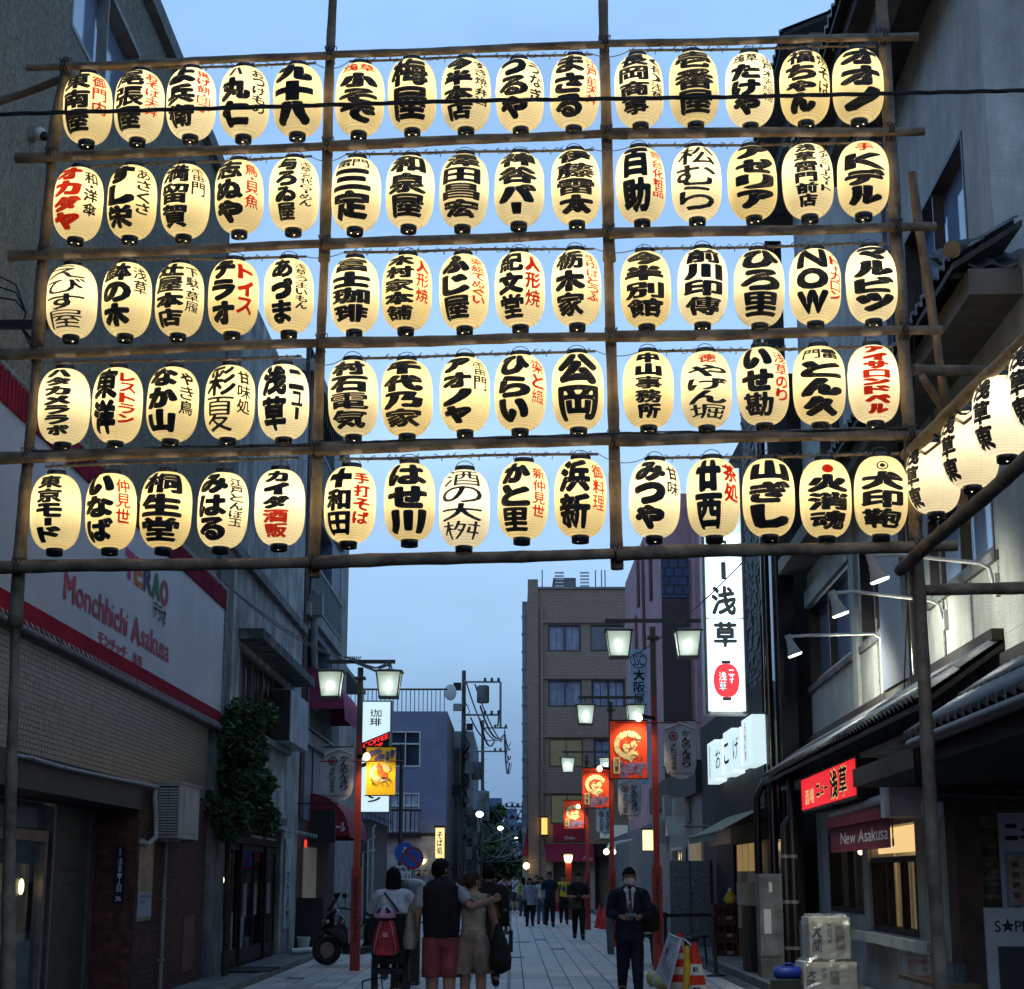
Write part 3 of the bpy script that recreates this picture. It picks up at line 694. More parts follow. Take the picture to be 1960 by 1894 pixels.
def awning(name, label, F, u0, u1, ztop, zbot, out, m, group=None, valance=.25, k=8, n0=0):
    a = thing(name, label, 'awning', tuple(F.pt(u0, zbot, n0)), group); b = MB(); pr = [(n0 + out * math.sin(i / k * math.pi / 2), zbot + (ztop - zbot) * math.cos(i / k * math.pi / 2)) for i in range(k + 1)]
    for i in range(k):
        b.quad(F.pt(u0, pr[i][1], pr[i][0]), F.pt(u1, pr[i][1], pr[i][0]), F.pt(u1, pr[i + 1][1], pr[i + 1][0]), F.pt(u0, pr[i + 1][1], pr[i + 1][0]))
    for u in (u0, u1): b.add([F.pt(u, z, n) for n, z in pr] + [F.pt(u, zbot, n0)], [tuple(range(k + 2))])
    b.build('canvas', m, a)
    v = MB(); w = (u1 - u0) / 10
    for i in range(10): v.add([F.pt(u0 + w * i, zbot, n0 + out), F.pt(u0 + w * (i + 1), zbot, n0 + out), F.pt(u0 + w * (i + .85), zbot - valance, n0 + out + .01), F.pt(u0 + w * (i + .15), zbot - valance, n0 + out + .01)], [(0, 1, 2, 3)])
    v.build('valance', m, a); return a
mag = mat('magenta_canvas', (.26, .03, .09), .7, .2, 2)
awning('domed_awning', 'domed magenta awning over the upper window left of the lamp post', FL, u1 + .9, 44.3, FL.z(41, 1290, .5), FL.z(43.5, 1385, .9), .9, mag)
a2 = awning('red_awning', 'lower dark red shop awning with white characters, behind the left lamp post', FL, 41, 46, 3.55, 2.55, .95, mat('red_canvas', (.22, .015, .03), .7, .15, 2), valance=.02)
lettering(FF(40.98), 0, ink_w, a2, [('c', '珈琲・アモール', -4.74, -3.95, 2.66, 2.88, .35)])
hs = thing('hanging_sign', 'unlit black hanging sign on a curled iron bracket beside the red awning', 'sign', (-4.4, 39, 2.7))
sg = at(619, 1582, 38.5)
MB().box(sg.x - .27, sg.x + .27, 38.45, 38.55, sg.z - .36, sg.z + .36).build('board', black, hs)
MB().tube([(-4.8, 38.5, sg.z + .5), (sg.x + .33, 38.5, sg.z + .5)], .015).build('bracket', black, hs)
for q in range(3):
    cx = sg.x - .2 + q * .2; MB().tube([(cx + .09 * math.cos(t / 8 * 7), 38.5, sg.z + .62 + .09 * math.sin(t / 8 * 7)) for t in range(8)], .008, 5).build('scroll', black, hs)
for q in (-.2, .2): MB().tube([(sg.x + q, 38.5, sg.z + .36), (sg.x + q, 38.5, sg.z + .5)], .008, 5).build('chain', black, hs)
MB().fbox(FL, 39.8, 42.4, .1, 2.3, .0, .03).build('white_shutter_panel', mat('lit_cream_panel', (.36, .31, .22), .6, .1, emis=(.9, .7, .4), estr=.03), B)
MB().ball(FL.pt(39.3, 2.35, .12), (.03, .05, .09)).build('red_beacon', emit('red_beacon', (1, .02, .01), 2.5), B)
ab = thing('folding_board', 'black folding menu board leaning by the maroon brick shop', 'sign', (-4.4, 38, .08))
for s in (-1, 1): MB().obox((-4.35, 37.6 + .2 * s, .62), (.28, 0, 0), (0, .015, 0), (0, -.14 * s, .55)).build('panel', black, ab)
# ================================================================== LEFT small tiled-roof houses and blue-grey building
def tiled_roof(par, F, u0, u1, ztop, zbot, n0, n1, m, pitch=.24, courses=2, name='roof_tile', limit=300, r=.055):
    """rows of pantiles: each a curved channel with a lip"""
    U = MB(); U.add([F.pt(u, z, n) for u, z, n in ((u0, ztop - .03, n0), (u1, ztop - .03, n0), (u1, zbot - .03, n1), (u0, zbot - .03, n1))] + [F.pt(u, z, n) for u, z, n in ((u0, ztop - .09, n0), (u1, ztop - .09, n0), (u1, zbot - .09, n1), (u0, zbot - .09, n1))], [(0, 1, 2, 3), (7, 6, 5, 4), (0, 4, 5, 1), (1, 5, 6, 2), (2, 6, 7, 3), (3, 7, 4, 0)])
    U.build('roof_deck', darkwood, par)
    org = ORG[par]; T = MB(); L_ = math.hypot(n1 - n0, ztop - zbot) / courses
    k = 8; pr = []
    for i in range(k + 1):
        t = i / k; pr.append((t * pitch, r * (.5 - .5 * math.cos(2 * math.pi * min(1, t * 1.0))) if t < 1 else 0))
    vs = []; 
    for (l, dz_) in ((0, .012), (L_ * 1.04, .03)):
        for a, h in pr: vs.append((a, l, h + dz_))
    for (l, dz_) in ((L_ * 1.04, .0),):
        for a, h in pr: vs.append((a, l, h * .9 + dz_))
    fs = [(i, i + 1, k + 2 + i, k + 1 + i) for i in range(k)] + [(k + 1 + i, k + 2 + i, 2 * k + 3 + i, 2 * k + 2 + i) for i in range(k)]
    T.add(vs, fs, 0, True); me = T.mesh(name, Vector((0, 0, 0)), m)
    dn = (F.n * (n1 - n0) + Vector((0, 0, zbot - ztop))).normalized(); up = F.u.cross(dn); up = up if up.z > 0 else -up
    cnt = int(abs(u1 - u0) / pitch); c_ = 0; rest = MB()
    for q in range(courses):
        for i in range(cnt):
            b = F.pt(u0 + i * pitch, ztop, n0) + dn * (L_ * q) 
            if c_ < limit:
                o = bpy.data.objects.new(name, me); COL.objects.link(o); o.parent = par; b2 = b - org
                o.matrix_local = Matrix(((F.u.x, dn.x, up.x, b2.x), (F.u.y, dn.y, up.y, b2.y), (F.u.z, dn.z, up.z, b2.z), (0, 0, 0, 1))); c_ += 1
    return par
B = thing('small_tiled_house', 'small house with a curved grey tiled gable behind the lit coffee sign', 'building', (-5.2, 52, 0))
MB().box(-9, -5.1, 49.7, 57, 0, 6.6).build('wall', cream, B)
tiled_roof(B, FF(49.6), -7.5, -4.9, 7.6, 6.6, -.9, .1, rooftile, .3, 2, limit=40)
MB().box(-8, -4.9, 49.9, 57, 7.58, 7.72).build('ridge', rooftile, B)
B = thing('lean_to', 'low plastered lean-to with outdoor pipes below the coffee sign', 'building', (-5, 58, 0))
MB().box(-9, -4.75, 57.2, 66, 0, 3.5).build('wall', mat('lean_render', (.14, .13, .13), .9, .2), B)
MB().add([(-9, 57, 4.1), (-5.6, 57, 4.0), (-4.3, 57, 3.5), (-4.3, 66, 3.5), (-5.6, 66, 4.0), (-9, 66, 4.1)], [(0, 1, 4, 5), (1, 2, 3, 4), (0, 5, 4, 3, 2, 1)]).build('roof', rooftile, B)
for q in range(3): MB().tube([(-4.9 + q * .16, 57.1, .1), (-4.9 + q * .16, 57.1, 2.4 + .4 * q), (-4.5, 57.1, 2.5 + .4 * q)], .03).build('pipe', white_p, B)
B = thing('blue_grey_building', 'three-storey blue-grey building with a roof railing facing the street crossing', 'building', (-5, 80, 0))
F80 = FF(80); xr = at(855, 1500, 80).x; zr = at(800, 1362, 80).z
bg_m = mat('blue_grey_wall', (.17, .195, .28), .85, .1, 1, .1, 30)
wl = []
for (xa, xb, ya, yb) in ((746, 804, 1468, 1400), (745, 803, 1592, 1518)):
    wl.append((at(xa, 1500, 80).x, at(xb, 1500, 80).x, at(800, ya, 80).z, at(800, yb, 80).z))
zs = at(800, 1600, 80).z
wall_with_holes(F80, -9.5, xr, zs, zr, -.3, 0, wl).build('wall', bg_m, B)
MB().box(-9.5, xr, 80.31, 90, 0, zr).build('core', mat('core_cream', (.17, .175, .18), .9), B)
for i, w in enumerate(wl):
    window(B, F80, *w, .2, .06, 1, wglass if i == 0 else wglass, white_p, curtain=curt_w if i else None)
    MB().fbox(F80, w[0], w[1], w[3] - .62, w[3] - .55, -.1, .02).build('transom', white_p, B)
rl = MB().fbox(F80, wl[1][0] - 1.8, wl[1][1] + .1, wl[1][2] + .9, wl[1][2] + 1.0, .35, .42).build('balcony_rail', black, B)
b_ = MB(); x = wl[1][0] - 1.8
while x < wl[1][1] + .1: b_.fbox(F80, x, x + .04, wl[1][2] - .2, wl[1][2] + .9, .37, .4); x += .2
b_.build('baluster', black, rl, kind='stuff')
MB().fbox(F80, wl[1][0] - 1.8, wl[1][1] + .1, wl[1][2] - .3, wl[1][2] - .2, 0, .45).build('balcony_floor', black, B)
b_ = MB(); x = -9
while x < xr: b_.fbox(F80, x, x + .035, zr, zr + 1.0, -.1, -.06); x += .2
rl = MB().fbox(F80, -9, xr, zr + 1.0, zr + 1.08, -.12, -.04).build('roof_rail', mat('rail_brown', (.05, .035, .03), .6), B); b_.build('baluster', mat('rail_brown', (0, 0, 0)), rl, kind='stuff')
MB().ball((xr + .1, 81, zr + 1.0), (.3, .08, .4)).build('satellite_dish', white_p, B)
MB().fbox(F80, -9.5, xr, zs - 1.55, zs - .02, -.3, .06).build('plaster_band', mat('band_white', (.30, .29, .30), .9), B)
for x in (-7.2, -5.2, xr - .15): MB().fbox(F80, x, x + .14, zs - 1.6, zs, .062, .1).build('timber', darkwood, B)
MB().fbox(F80, -9.5, xr, zs - .02, zs + .12, .062, .11).build('timber', darkwood, B)
tiled_roof(B, F80, -9.4, xr, zs - 1.6, zs - 2.15, .05, .95, rooftile, .3, 1, limit=24)
for a, b in ((-9.4, -7.05), (-6.9, -5.6), (-5.45, -3.4)):
    MB().fbox(F80, a, b, .1, zs - 2.4, -.8, -.75).build('shop_interior', warm_hi, B)
    f = MB().fbox(F80, a, a + .09, .1, zs - 2.4, -.1, 0).fbox(F80, b - .09, b, .1, zs - 2.4, -.1, 0).fbox(F80, a, b, zs - 3.0, zs - 2.92, -.1, 0).build('shop_window', white_p, B)
    MB().fbox(F80, a + .09, b - .09, .1, zs - 3.0, -.06, -.05).build('pane', glass(), f)
MB().fbox(F80, -3.35, xr, .05, zs - 2.3, -.3, 0).build('corner_post', darkwood, B)
for q in range(2): MB().lathe([(.001, .0), (.05, .02), (.16, .16), (.16, .2)], (-6.3 + q * 2.2, 79.9, 2.2)).build('pendant_lamp', warmb, B)
ys = thing('lit_yellow_sign', 'glowing yellow upright box sign at the corner of the blue-grey building', 'sign', tuple(at(842, 1615, 79.4)))
c = at(842, 1614, 79.4)
MB().box(c.x - .2, c.x + .2, 79.2, 79.6, c.z - .68, c.z + .68).build('light_box', emit('yellow_sign', (1, .72, .28), 1.1), ys)
MB().box(c.x - .26, c.x + .26, 79.15, 79.65, c.z + .68, c.z + .78).build('cap', black, ys)
lettering(FF(79.2), .005, mat('brown_ink', (.1, .04, .01)), ys, [('v', 'そば処', c.x - .12, c.x + .12, c.z - .5, c.z + .5, .35)])
B = thing('cream_row_house', 'narrow cream house side with meters and pipes behind the utility pole', 'building', (-3, 94, 0))
MB().box(-9, -2.75, 90.2, 104, 0, 8.4).build('wall', mat('cream_row', (.20, .20, .19), .9, .2, 2, dirt=.4), B)
for q in range(3):
    MB().box(-2.76, -2.6, 91 + q * 3.4, 92.2 + q * 3.4, 2.4 + q * .6, 3.1 + q * .6).build('air_conditioner', offwhite, B)
    window(B, Fac((-2.74, 0), (0, 1), (1, 0)), 91 + 3.6 * q, 93 + 3.6 * q, 5, 6.3, .1, .06, 1, n=.11)
MB().box(-3.5, -2.1, 104.2, 112, 0, 5.6).build('row_house', conc, None, 'grey two-storey house with a white gridded window beyond the utility poles', 'building')
# far houses, trees
B = thing('white_corner_house', 'small white house with blue trim at the far end of the street', 'building', tuple(at(990, 1690, 150)))
a = at(974, 1622, 150); b = at(1012, 1660, 150)
MB().box(a.x, b.x + 2, 150, 158, 0, a.z).build('wall', mat('far_white', (.40, .42, .45), .9), B)
MB().box(a.x - .3, b.x + 2, 149.6, 158, a.z, a.z + .3).build('roof', mat('far_blue', (.06, .08, .16), .7), B)
window(B, FF(150), at(990, 1640, 150).x, at(1003, 1640, 150).x, at(990, 1651, 150).z, at(990, 1638, 150).z, .1, .12, 1, n=.12)
MB().add([(a.x - .5, 149, b.z - .2), (b.x + 2, 148, b.z + .6), (b.x + 2, 150, b.z + .9), (a.x - .5, 150, b.z + .2)], [(0, 1, 2, 3)]).build('canopy', black, B)
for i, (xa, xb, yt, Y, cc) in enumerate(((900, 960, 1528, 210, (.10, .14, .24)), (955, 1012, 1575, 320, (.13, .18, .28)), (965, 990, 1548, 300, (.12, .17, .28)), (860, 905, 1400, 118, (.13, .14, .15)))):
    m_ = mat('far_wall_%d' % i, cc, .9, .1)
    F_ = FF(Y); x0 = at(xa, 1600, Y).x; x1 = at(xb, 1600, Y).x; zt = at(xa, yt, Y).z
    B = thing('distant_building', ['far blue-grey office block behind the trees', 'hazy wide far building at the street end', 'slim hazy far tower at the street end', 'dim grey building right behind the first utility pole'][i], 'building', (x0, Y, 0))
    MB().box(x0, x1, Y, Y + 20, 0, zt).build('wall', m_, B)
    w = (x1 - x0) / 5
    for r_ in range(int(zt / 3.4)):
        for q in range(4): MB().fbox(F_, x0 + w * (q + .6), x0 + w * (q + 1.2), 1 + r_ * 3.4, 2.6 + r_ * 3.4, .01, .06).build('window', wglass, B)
for i, (x, y, Y, R, n) in enumerate(((945, 1646, 118, (1.5, 2, 2.2), 2600), (958, 1672, 108, (1.3, 1.6, 1.2), 2000), (936, 1608, 128, (1.2, 1.6, 2.6), 2000), (978, 1680, 138, (1.4, 2, 1.0), 1300))):
    c = at(x, y, Y); t = thing('street_tree', ['tall green street tree right of the second utility pole', 'lower leafy tree beside the street lamp', 'dark tall tree behind the second utility pole', 'small tree by the white corner house'][i], 'tree', (c.x, Y, 0), 'trees down the street')
    foliage('crown', t, c, R, n, leaf2, .26, 20 + i)
    MB().tube([(c.x, Y, 0), (c.x + .1, Y, c.z * .6), (c.x, Y, c.z + R[2] * .4)], [.18, .13, .05]).build('trunk', bark, t)
# utility poles and wires
def upole(label, x, yt, Y, arms, boxes, rad=.17):
    p = at(x, yt, Y); t = thing('utility_pole', label, 'utility pole', (p.x, Y, 0), 'concrete utility poles')
    MB().tube([(p.x, Y, -.02), (p.x, Y, p.z)], [rad * 1.15, rad * .8], 12).build('pole', mat('pole_concrete', (.10, .10, .10), .9, .2, 3), t)
    for (dy, l0, l1) in arms:
        MB().tube([(p.x + l0, Y - .1, p.z - dy), (p.x + l1, Y - .1, p.z - dy)], .05, 6).build('crossarm', grey, t)
        for q in range(3):
            xx = p.x + l1 - .1 - q * .35 if l1 > abs(l0) else p.x + l0 + q * .35
            MB().lathe([(.03, 0), (.08, .05), (.05, .12), (.09, .16), (.03, .22)], (xx, Y - .1, p.z - dy), 8).build('insulator', black, t)
    for (dy, dx, w, h) in boxes:
        k = MB(); k.lathe([(w * .9, 0), (w, .05), (w, h - .05), (w * .8, h)], (p.x + dx, Y - .2, p.z - dy), 12); k.build('transformer', conc, t)
    for q in range(10): MB().tube([(p.x - .3, Y - .1, 3 + q * (p.z - 4) / 10), (p.x + .3, Y - .1, 3 + q * (p.z - 4) / 10)], .014, 4).build('step_bolt', grey, t)
    return p
P1 = upole('nearer concrete utility pole with a rectangular rack at the top', 888, 1284, 88, ((.6, 0, 1.9), (2.3, 0, 1.9)), ((1.7, 1.0, .32, .9), (5.6, .7, .28, .9), (9, .6, .26, .8)), .13)
P2 = upole('second utility pole with stacked insulators and a transformer', 924, 1379, 110, ((.5, 0, 1.6), (2.0, -1.4, 1.6)), ((6.4, .0, .45, 1.9),), .12)
cl = thing('pole_equipment', 'cluster of grey boxes, brackets and cable coils hung on the first utility pole', 'electrical boxes', (P1.x, 87.8, 6))
r = random.Random(8)
for q in range(9):
    zz = 2.6 + q * 1.05 + r.uniform(-.2, .2); sx_ = r.choice((-1, 1, 1)); w = r.uniform(.14, .26); MB().box(P1.x + sx_ * .32 - w, P1.x + sx_ * .32 + w, 87.5, 87.8, zz, zz + r.uniform(.3, .75)).build('box', r.choice((grey, conc, black)), cl)
for q in range(12):
    zz = r.uniform(2.5, 11.5); MB().tube([(P1.x + .16 * math.sin(a * 1.7 + q) + .15, 87.7, zz + .45 * math.cos(a)) for a in np.linspace(0, 5, 10)], .03, 4, cap=False).build('cable_coil', wire_m, cl)
for q in range(5): MB().tube([(P1.x - .2 + .1 * q, 87.75, .2), (P1.x - .2 + .1 * q + .05 * math.sin(q), 87.75, 5 + q)], .035, 5).build('riser_pipe', grey, cl)
P3 = upole('distant pole bristling with wires beside the downpipe', 1001, 1535, 104, ((.3, -1.0, .3), (1.0, -1.0, .3), (1.7, -1.0, .3)), ((2.4, 0, .3, .8),), .1)
MB().tube([(P1.x + 1.9, 87.9, P1.z - .6), (P1.x + 1.9, 87.9, P1.z - 2.9)], .06, 6).build('rack_post', grey, None, 'vertical steel rack post hung at the top of the nearer utility pole', 'bracket')
wt = thing('overhead_wires', 'tangle of black overhead wires spanning the far end of the street', 'wires', (0, 100, 8))
r = random.Random(11)
for q in range(26):
    if q < 6: a = (P1.x + 1.9 * r.random(), 88, P1.z - .5 - r.random() * 2.4); b = (P2.x + 1.5 * r.random(), 110, P2.z - r.random() * 2)
    elif q < 12: a = (P2.x + 1.4, 110, P2.z - .4 - .3 * (q % 4)); b = (P3.x - .9 + .2 * r.random(), 104, P3.z + 3.5 - .4 * (q % 4))
    elif q < 20: a = (P1.x, 88, P1.z - 8.2 - r.random() * 2); b = (P3.x + r.uniform(-.8, .5), 104, P3.z - r.uniform(.2, 3.2))
    else: a = (P2.x, 110, P2.z - 4 - r.random() * 3.5); b = (P3.x, 104, P3.z - r.uniform(1, 4))
    MB().tube(cable(a, b, r.uniform(.3, 1.3), 10), r.choice((.025, .04, .055)), 4, cap=False).build('wire', wire_m, wt)
for q in range(14):
    a = Vector((P3.x + r.uniform(-.9, .3), 104 + r.uniform(-.3, .3), P3.z - r.uniform(0, 4.5)))
    MB().tube([a + Vector((.35 * math.cos(t), 0, .3 * math.sin(t))) for t in np.linspace(0, 5.5, 9)], .022, 4, cap=False).build('wire_loop', wire_m, wt)
def street_light(label, x, y, Y, col, px, e=14):
    c = at(x, y, Y); t = thing('street_light', label, 'street lamp', tuple(c), 'small street lights far down the street')
    MB().tube([(c.x + .1, Y, 0), (c.x + .1, Y, c.z + .1)], .05, 6).build('post', grey, t)
    MB().ball(tuple(c), (px, px, px * .8)).build('globe', emit('far_globe_%s' % label[:5], col, e), t)
street_light('bluish oval street light on an arm of the pole, far left', 918, 1559, 90, (.75, .75, 1), .20, 7)
street_light('round greenish street light in the trees', 958, 1586, 112, (.85, 1, .7), .18, 9)
street_light('yellow street light lower beside the round sign', 988, 1607, 118, (1, .9, .55), .18, 9)
rs = thing('round_lit_sign', 'round white glowing sign on the brown building edge at the street end', 'sign', tuple(at(1004, 1589, 84)))
c = at(1003, 1589, 84); k = MB().lathe([(.001, -.06), (.24, -.06), (.24, .06), (.001, .06)], seg=24)
o = k.build('disc', emit('lit_disc', (.8, .95, .95), 1.5), rs); o.rotation_euler = (math.pi / 2, 0, 0)
lettering(FF(83.93), .01, mat('pale_green_ink', (.2, .5, .4)), rs, [('c', '伝', c.x - .14, c.x + .14, c.z - .14, c.z + .14, .35)])
# ================================================================== RIGHT 1: brown tiled building facing the crossing
B = thing('brown_tiled_building', 'five-storey brown tiled building facing the camera at the end of the street', 'building', (3, 85, 0))
F85 = FF(85); X85 = lambda x: at(x, 1500, 85).x
def Z85(y): return at(1100, y, 85).z
def tilewall(name, col, col2, sx, sz):
    if name in MATS: return MATS[name]
    m = bpy.data.materials.new(name); m.use_nodes = True; t = m.node_tree; n = t.nodes; l = t.links; b = n['Principled BSDF']; b.inputs['Roughness'].default_value = .7
    g = n.new('ShaderNodeNewGeometry'); mp_ = n.new('ShaderNodeMapping'); mp_.inputs['Rotation'].default_value = (math.pi / 2, 0, 0); l.new(g.outputs['Position'], mp_.inputs[0])
    br = n.new('ShaderNodeTexBrick'); br.inputs['Scale'].default_value = 1; br.inputs['Brick Width'].default_value = sx; br.inputs['Row Height'].default_value = sz; br.inputs['Mortar Size'].default_value = sz * .12
    br.inputs['Color1'].default_value = (*col, 1); br.inputs['Color2'].default_value = (*[c * .8 for c in col], 1); br.inputs['Mortar'].default_value = (*col2, 1)
    l.new(mp_.outputs[0], br.inputs[0]); l.new(br.outputs[0], b.inputs['Base Color']); MATS[name] = m; return m
bt_m = tilewall('brown_tile_wall', (.33, .23, .16), (.12, .09, .07), .24, .075)
wins = [(1050, 1114, 1247, 1196), (1133, 1198, 1247, 1196), (1050, 1115, 1353, 1302), (1134, 1199, 1353, 1302), (1052, 1116, 1468, 1415), (1137, 1198, 1468, 1415), (1054, 1117, 1577, 1521)]
wr = [(X85(a), X85(b), Z85(c), Z85(d)) for a, b, c, d in wins]
wall_with_holes(F85, X85(1011), X85(1213), Z85(1616), Z85(1128), -.4, 0, wr).build('wall', bt_m, B)
MB().box(X85(1011), X85(1213), 85.41, 100, 0, Z85(1128)).build('core', bt_m, B)
MB().fbox(F85, X85(1011), X85(1031), 0, Z85(1110), -.3, .12).build('corner_pier', bt_m, B)
MB().fbox(F85, X85(1031), X85(1213), Z85(1128), Z85(1126) + .05, -.5, .1).build('roof_edge', grey, B)
for y in (1240, 1353):
    pass
for yb in (1193, 1300, 1412, 1519): MB().fbox(F85, X85(1040), X85(1200), Z85(yb), Z85(yb) + .12, .003, .14).build('cornice', bt_m, B)
MB().fbox(F85, X85(1036), X85(1040), Z85(1630), Z85(1165), .003, .15).build('pilaster', bt_m, B)
for i, w in enumerate(wr):
    window(B, F85, *w, .25, .05, 1, wglass if i not in (4, 6) else mat('lit_office_glass', (.05, .06, .05), .1, .5, 1.2, emis=(.45, .5, .3), estr=.12), winframe, curtain=curt if i in (0, 2, 3, 5) else None)
pt = MB().box(X85(1062), X85(1107), 86, 90, Z85(1128), Z85(1100)).box(X85(1108), X85(1165), 87, 91, Z85(1128), Z85(1114)).build('plant_room', conc, B)
for q in range(12): MB().fbox(FF(85.98), X85(1065) + (.0 if q < 6 else 1.3), X85(1083) + (.0 if q < 6 else 1.3), Z85(1124) + (q % 6) * .17, Z85(1124) + (q % 6) * .17 + .09, .02, .08).build('louvre', white_p, pt)
for x in (1040, 1146, 1158, 1165): MB().tube([(X85(x), 86, Z85(1128)), (X85(x), 86, Z85(1085))], .03, 4).build('aerial', grey, B)
MB().box(X85(1000) , X85(1010), 85.3, 85.9, 0, Z85(1150)).build('vent_duct', mat('duct_paint', (.22, .25, .28), .6), B)
for q in range(16): MB().box(X85(1000) - .03, X85(1010) + .01, 85.27, 85.93, 1 + q * .9, 1.06 + q * .9).build('duct_band', grey, B)
s_ = MB().fbox(F85, X85(1058), X85(1118), Z85(1611), Z85(1578), .02, .12).build('fascia_sign', mat('crimson_board', (.28, .012, .035), .5, .1), B)
lettering(F85, .13, ink_w, s_, [('h', 'Omiya', X85(1080), X85(1100), Z85(1607), Z85(1601), .3)])
a_ = MB(); 
a_.add([F85.pt(X85(1044), Z85(1616), .05), F85.pt(X85(1134), Z85(1616), .05), F85.pt(X85(1134), Z85(1650), 1.5), F85.pt(X85(1044), Z85(1650), 1.5), F85.pt(X85(1044), Z85(1650), .05), F85.pt(X85(1134), Z85(1650), .05)], [(0, 1, 2, 3), (0, 3, 4), (1, 5, 2)])
a_ = a_.build('shop_awning', mat('crimson_canvas', (.25, .012, .04), .7, .1), None, 'flat crimson shop awning with small white script on the brown building', 'awning', loc=(3, 84, 3))
lettering(FF(83.6), .0, ink_w, a_, [('h', 'Omiya', X85(1113), X85(1131), Z85(1649), Z85(1641), .3)])
MB().fbox(F85, X85(1046), X85(1058), 0, Z85(1650), -.1, .2).build('white_pillar', mat('lit_pillar', (.45, .43, .38), .6), B)
MB().fbox(F85, X85(1126), X85(1136), 0, Z85(1650), -.1, .2).build('white_pillar', mat('lit_pillar', (0, 0, 0)), B)
MB().fbox(F85, X85(1058), X85(1126), .9, Z85(1652), -1.0, -.9).build('shop_interior', warm_hi, B)
MB().fbox(F85, X85(1058), X85(1126), 0, .85, -.1, .1).build('counter', mat('red_counter', (.3, .02, .03), .5), B)
MB().fbox(F85, X85(1011), X85(1046), 0, Z85(1617), -.3, -.005).build('ground_wall', bt_m, B)
MB().fbox(F85, X85(1137), X85(1213), 0, Z85(1617), -.9, -.7).build('second_shop', warm, B)
for x in (1140, 1165, 1190): MB().fbox(F85, X85(x), X85(x) + .12, 0, Z85(1617), -.3, 0).build('shop_post', darkwood, B)
MB().fbox(F85, X85(1137), X85(1213), Z85(1640), Z85(1617), -.3, .5).build('dark_canopy', black, B)
s_ = MB().fbox(F85, X85(1147), X85(1200), Z85(1605), Z85(1580), .01, .2).build('lit_strip_sign', emit('dull_sign', (.32, .38, .36), .3), B)
sd_ = thing('red_side_awning', 'narrow red awning edge low on the left of the brown building', 'awning', (X85(1005), 84, 3))
MB().add([(X85(1010), 85, 4.2), (X85(1010), 88, 4.2), (X85(1000), 88, 2.6), (X85(1000), 85, 2.6), (X85(1010), 85, 2.6)], [(0, 1, 2, 3), (0, 3, 4)]).build('canvas', mat('crimson_canvas', (0, 0, 0)), sd_)
MB().ball((X85(1007), 84.5, 2.15), .16).build('bulb', warmb, sd_)
ys = thing('lit_yellow_sign', 'slim amber lit sign on the left pier of the brown building', 'sign', tuple(at(1042, 1582, 84.6)))
c = at(1042, 1582, 84.7); MB().box(c.x - .14, c.x + .14, 84.55, 84.8, c.z - .4, c.z + .4).build('light_box', emit('amber_sign', (1, .55, .12), 1.3), ys)
MB().box(c.x - .19, c.x + .19, 84.5, 84.85, c.z + .4, c.z + .48).build('cap', black, ys); MB().box(c.x - .19, c.x + .19, 84.5, 84.85, c.z - .48, c.z - .4).build('foot', black, ys)
# ================================================================== RIGHT 2: pink building
FP = FS(5.0)
B = thing('pink_building', 'tall pink rendered building with narrow arched windows on the right', 'building', (5, 60, 0))
ztp = FP.z(56, 945)
MB().box(5.0, 11, 56.0, 74, 3.4, ztp).build('wall', pink, B)
MB().box(4.7, 11, 56.01, 84.9, 0, 3.39).build('lower_wall', mat('grey_lower_wall', (.16, .15, .15), .8, .2, 2, dirt=.3), B)
MB().box(6.2, 11, 74.01, 84.9, 3.4, 9).build('rear_wall', pink, B)
MB().box(4.98, 5.9, 55.9, 55.998, 3.4, FF(56).px(1300, 1150)[1]).build('brick_face', tilewall('dark_brick_face', (.05, .022, .02), (.02, .015, .014), .22, .07), B)
MB().box(4.98, 5.9, 55.88, 55.998, FF(56).px(1300, 1146)[1], FF(56).px(1300, 1070)[1]).build('blue_glass_block', tilewall('blue_block', (.03, .05, .12), (.01, .015, .03), .3, .3), B)
MB().tube([(6.05, 55.85, 3.4), (6.05, 55.85, ztp)], .07).build('downpipe', pink, B)
for (u, zc, h) in ((60, 12.8, 3.0), (63.5, 11.5, 4.2), (67.5, 10.0, 3.0), (66, 13.0, 2.0)):
    k = MB(); pts = [FP.pt(u + .35 * math.cos(t), zc + h / 2 + .35 * math.sin(t), .01) for t in np.linspace(0, math.pi, 9)] + [FP.pt(u - .35, zc - h / 2, .01), FP.pt(u + .35, zc - h / 2, .01)]
    k.add(pts, [tuple(range(len(pts)))]); wn = k.build('arched_window', mat('arch_glass', (.03, .03, .04), .2), B)
    k = MB(); k.tube(pts + [pts[0]], .07, 5); k.build('frame', mat('arch_frame', (.16, .07, .07), .7), wn)
MB().box(8.3, 8.7, 55.9, 56, 8, 10.6).build('window', wglass, B)
window(B, FF(55.99), FF(56).px(1430, 1500)[0], FF(56).px(1458, 1500)[0], FF(56).px(1430, 1225)[1], FF(56).px(1430, 1150)[1], .1, .05, 0, n=.11)
B = thing('small_clinic_shop', 'low beige shop with air conditioners and a warm lit doorway behind the right lamp post', 'building', (5, 48, 0))
bge = mat('beige_panel', (.26, .24, .22), .6, .1)
MB().box(4.6, 9, 41.8, 55.8, 0, 3.6).build('wall', bge, B)
MB().box(4.45, 9, 41.7, 55.9, 3.6, 4.4).build('fascia', mat('dark_fascia', (.04, .035, .035), .6), B)
for q, (u, z) in enumerate(((44.5, 3.0), (47.5, 4.6), (47.5, 3.2), (51, 2.6))): 
    MB().box(4.2, 4.58, u, u + .8, z, z + .62).build('air_conditioner', offwhite, B)
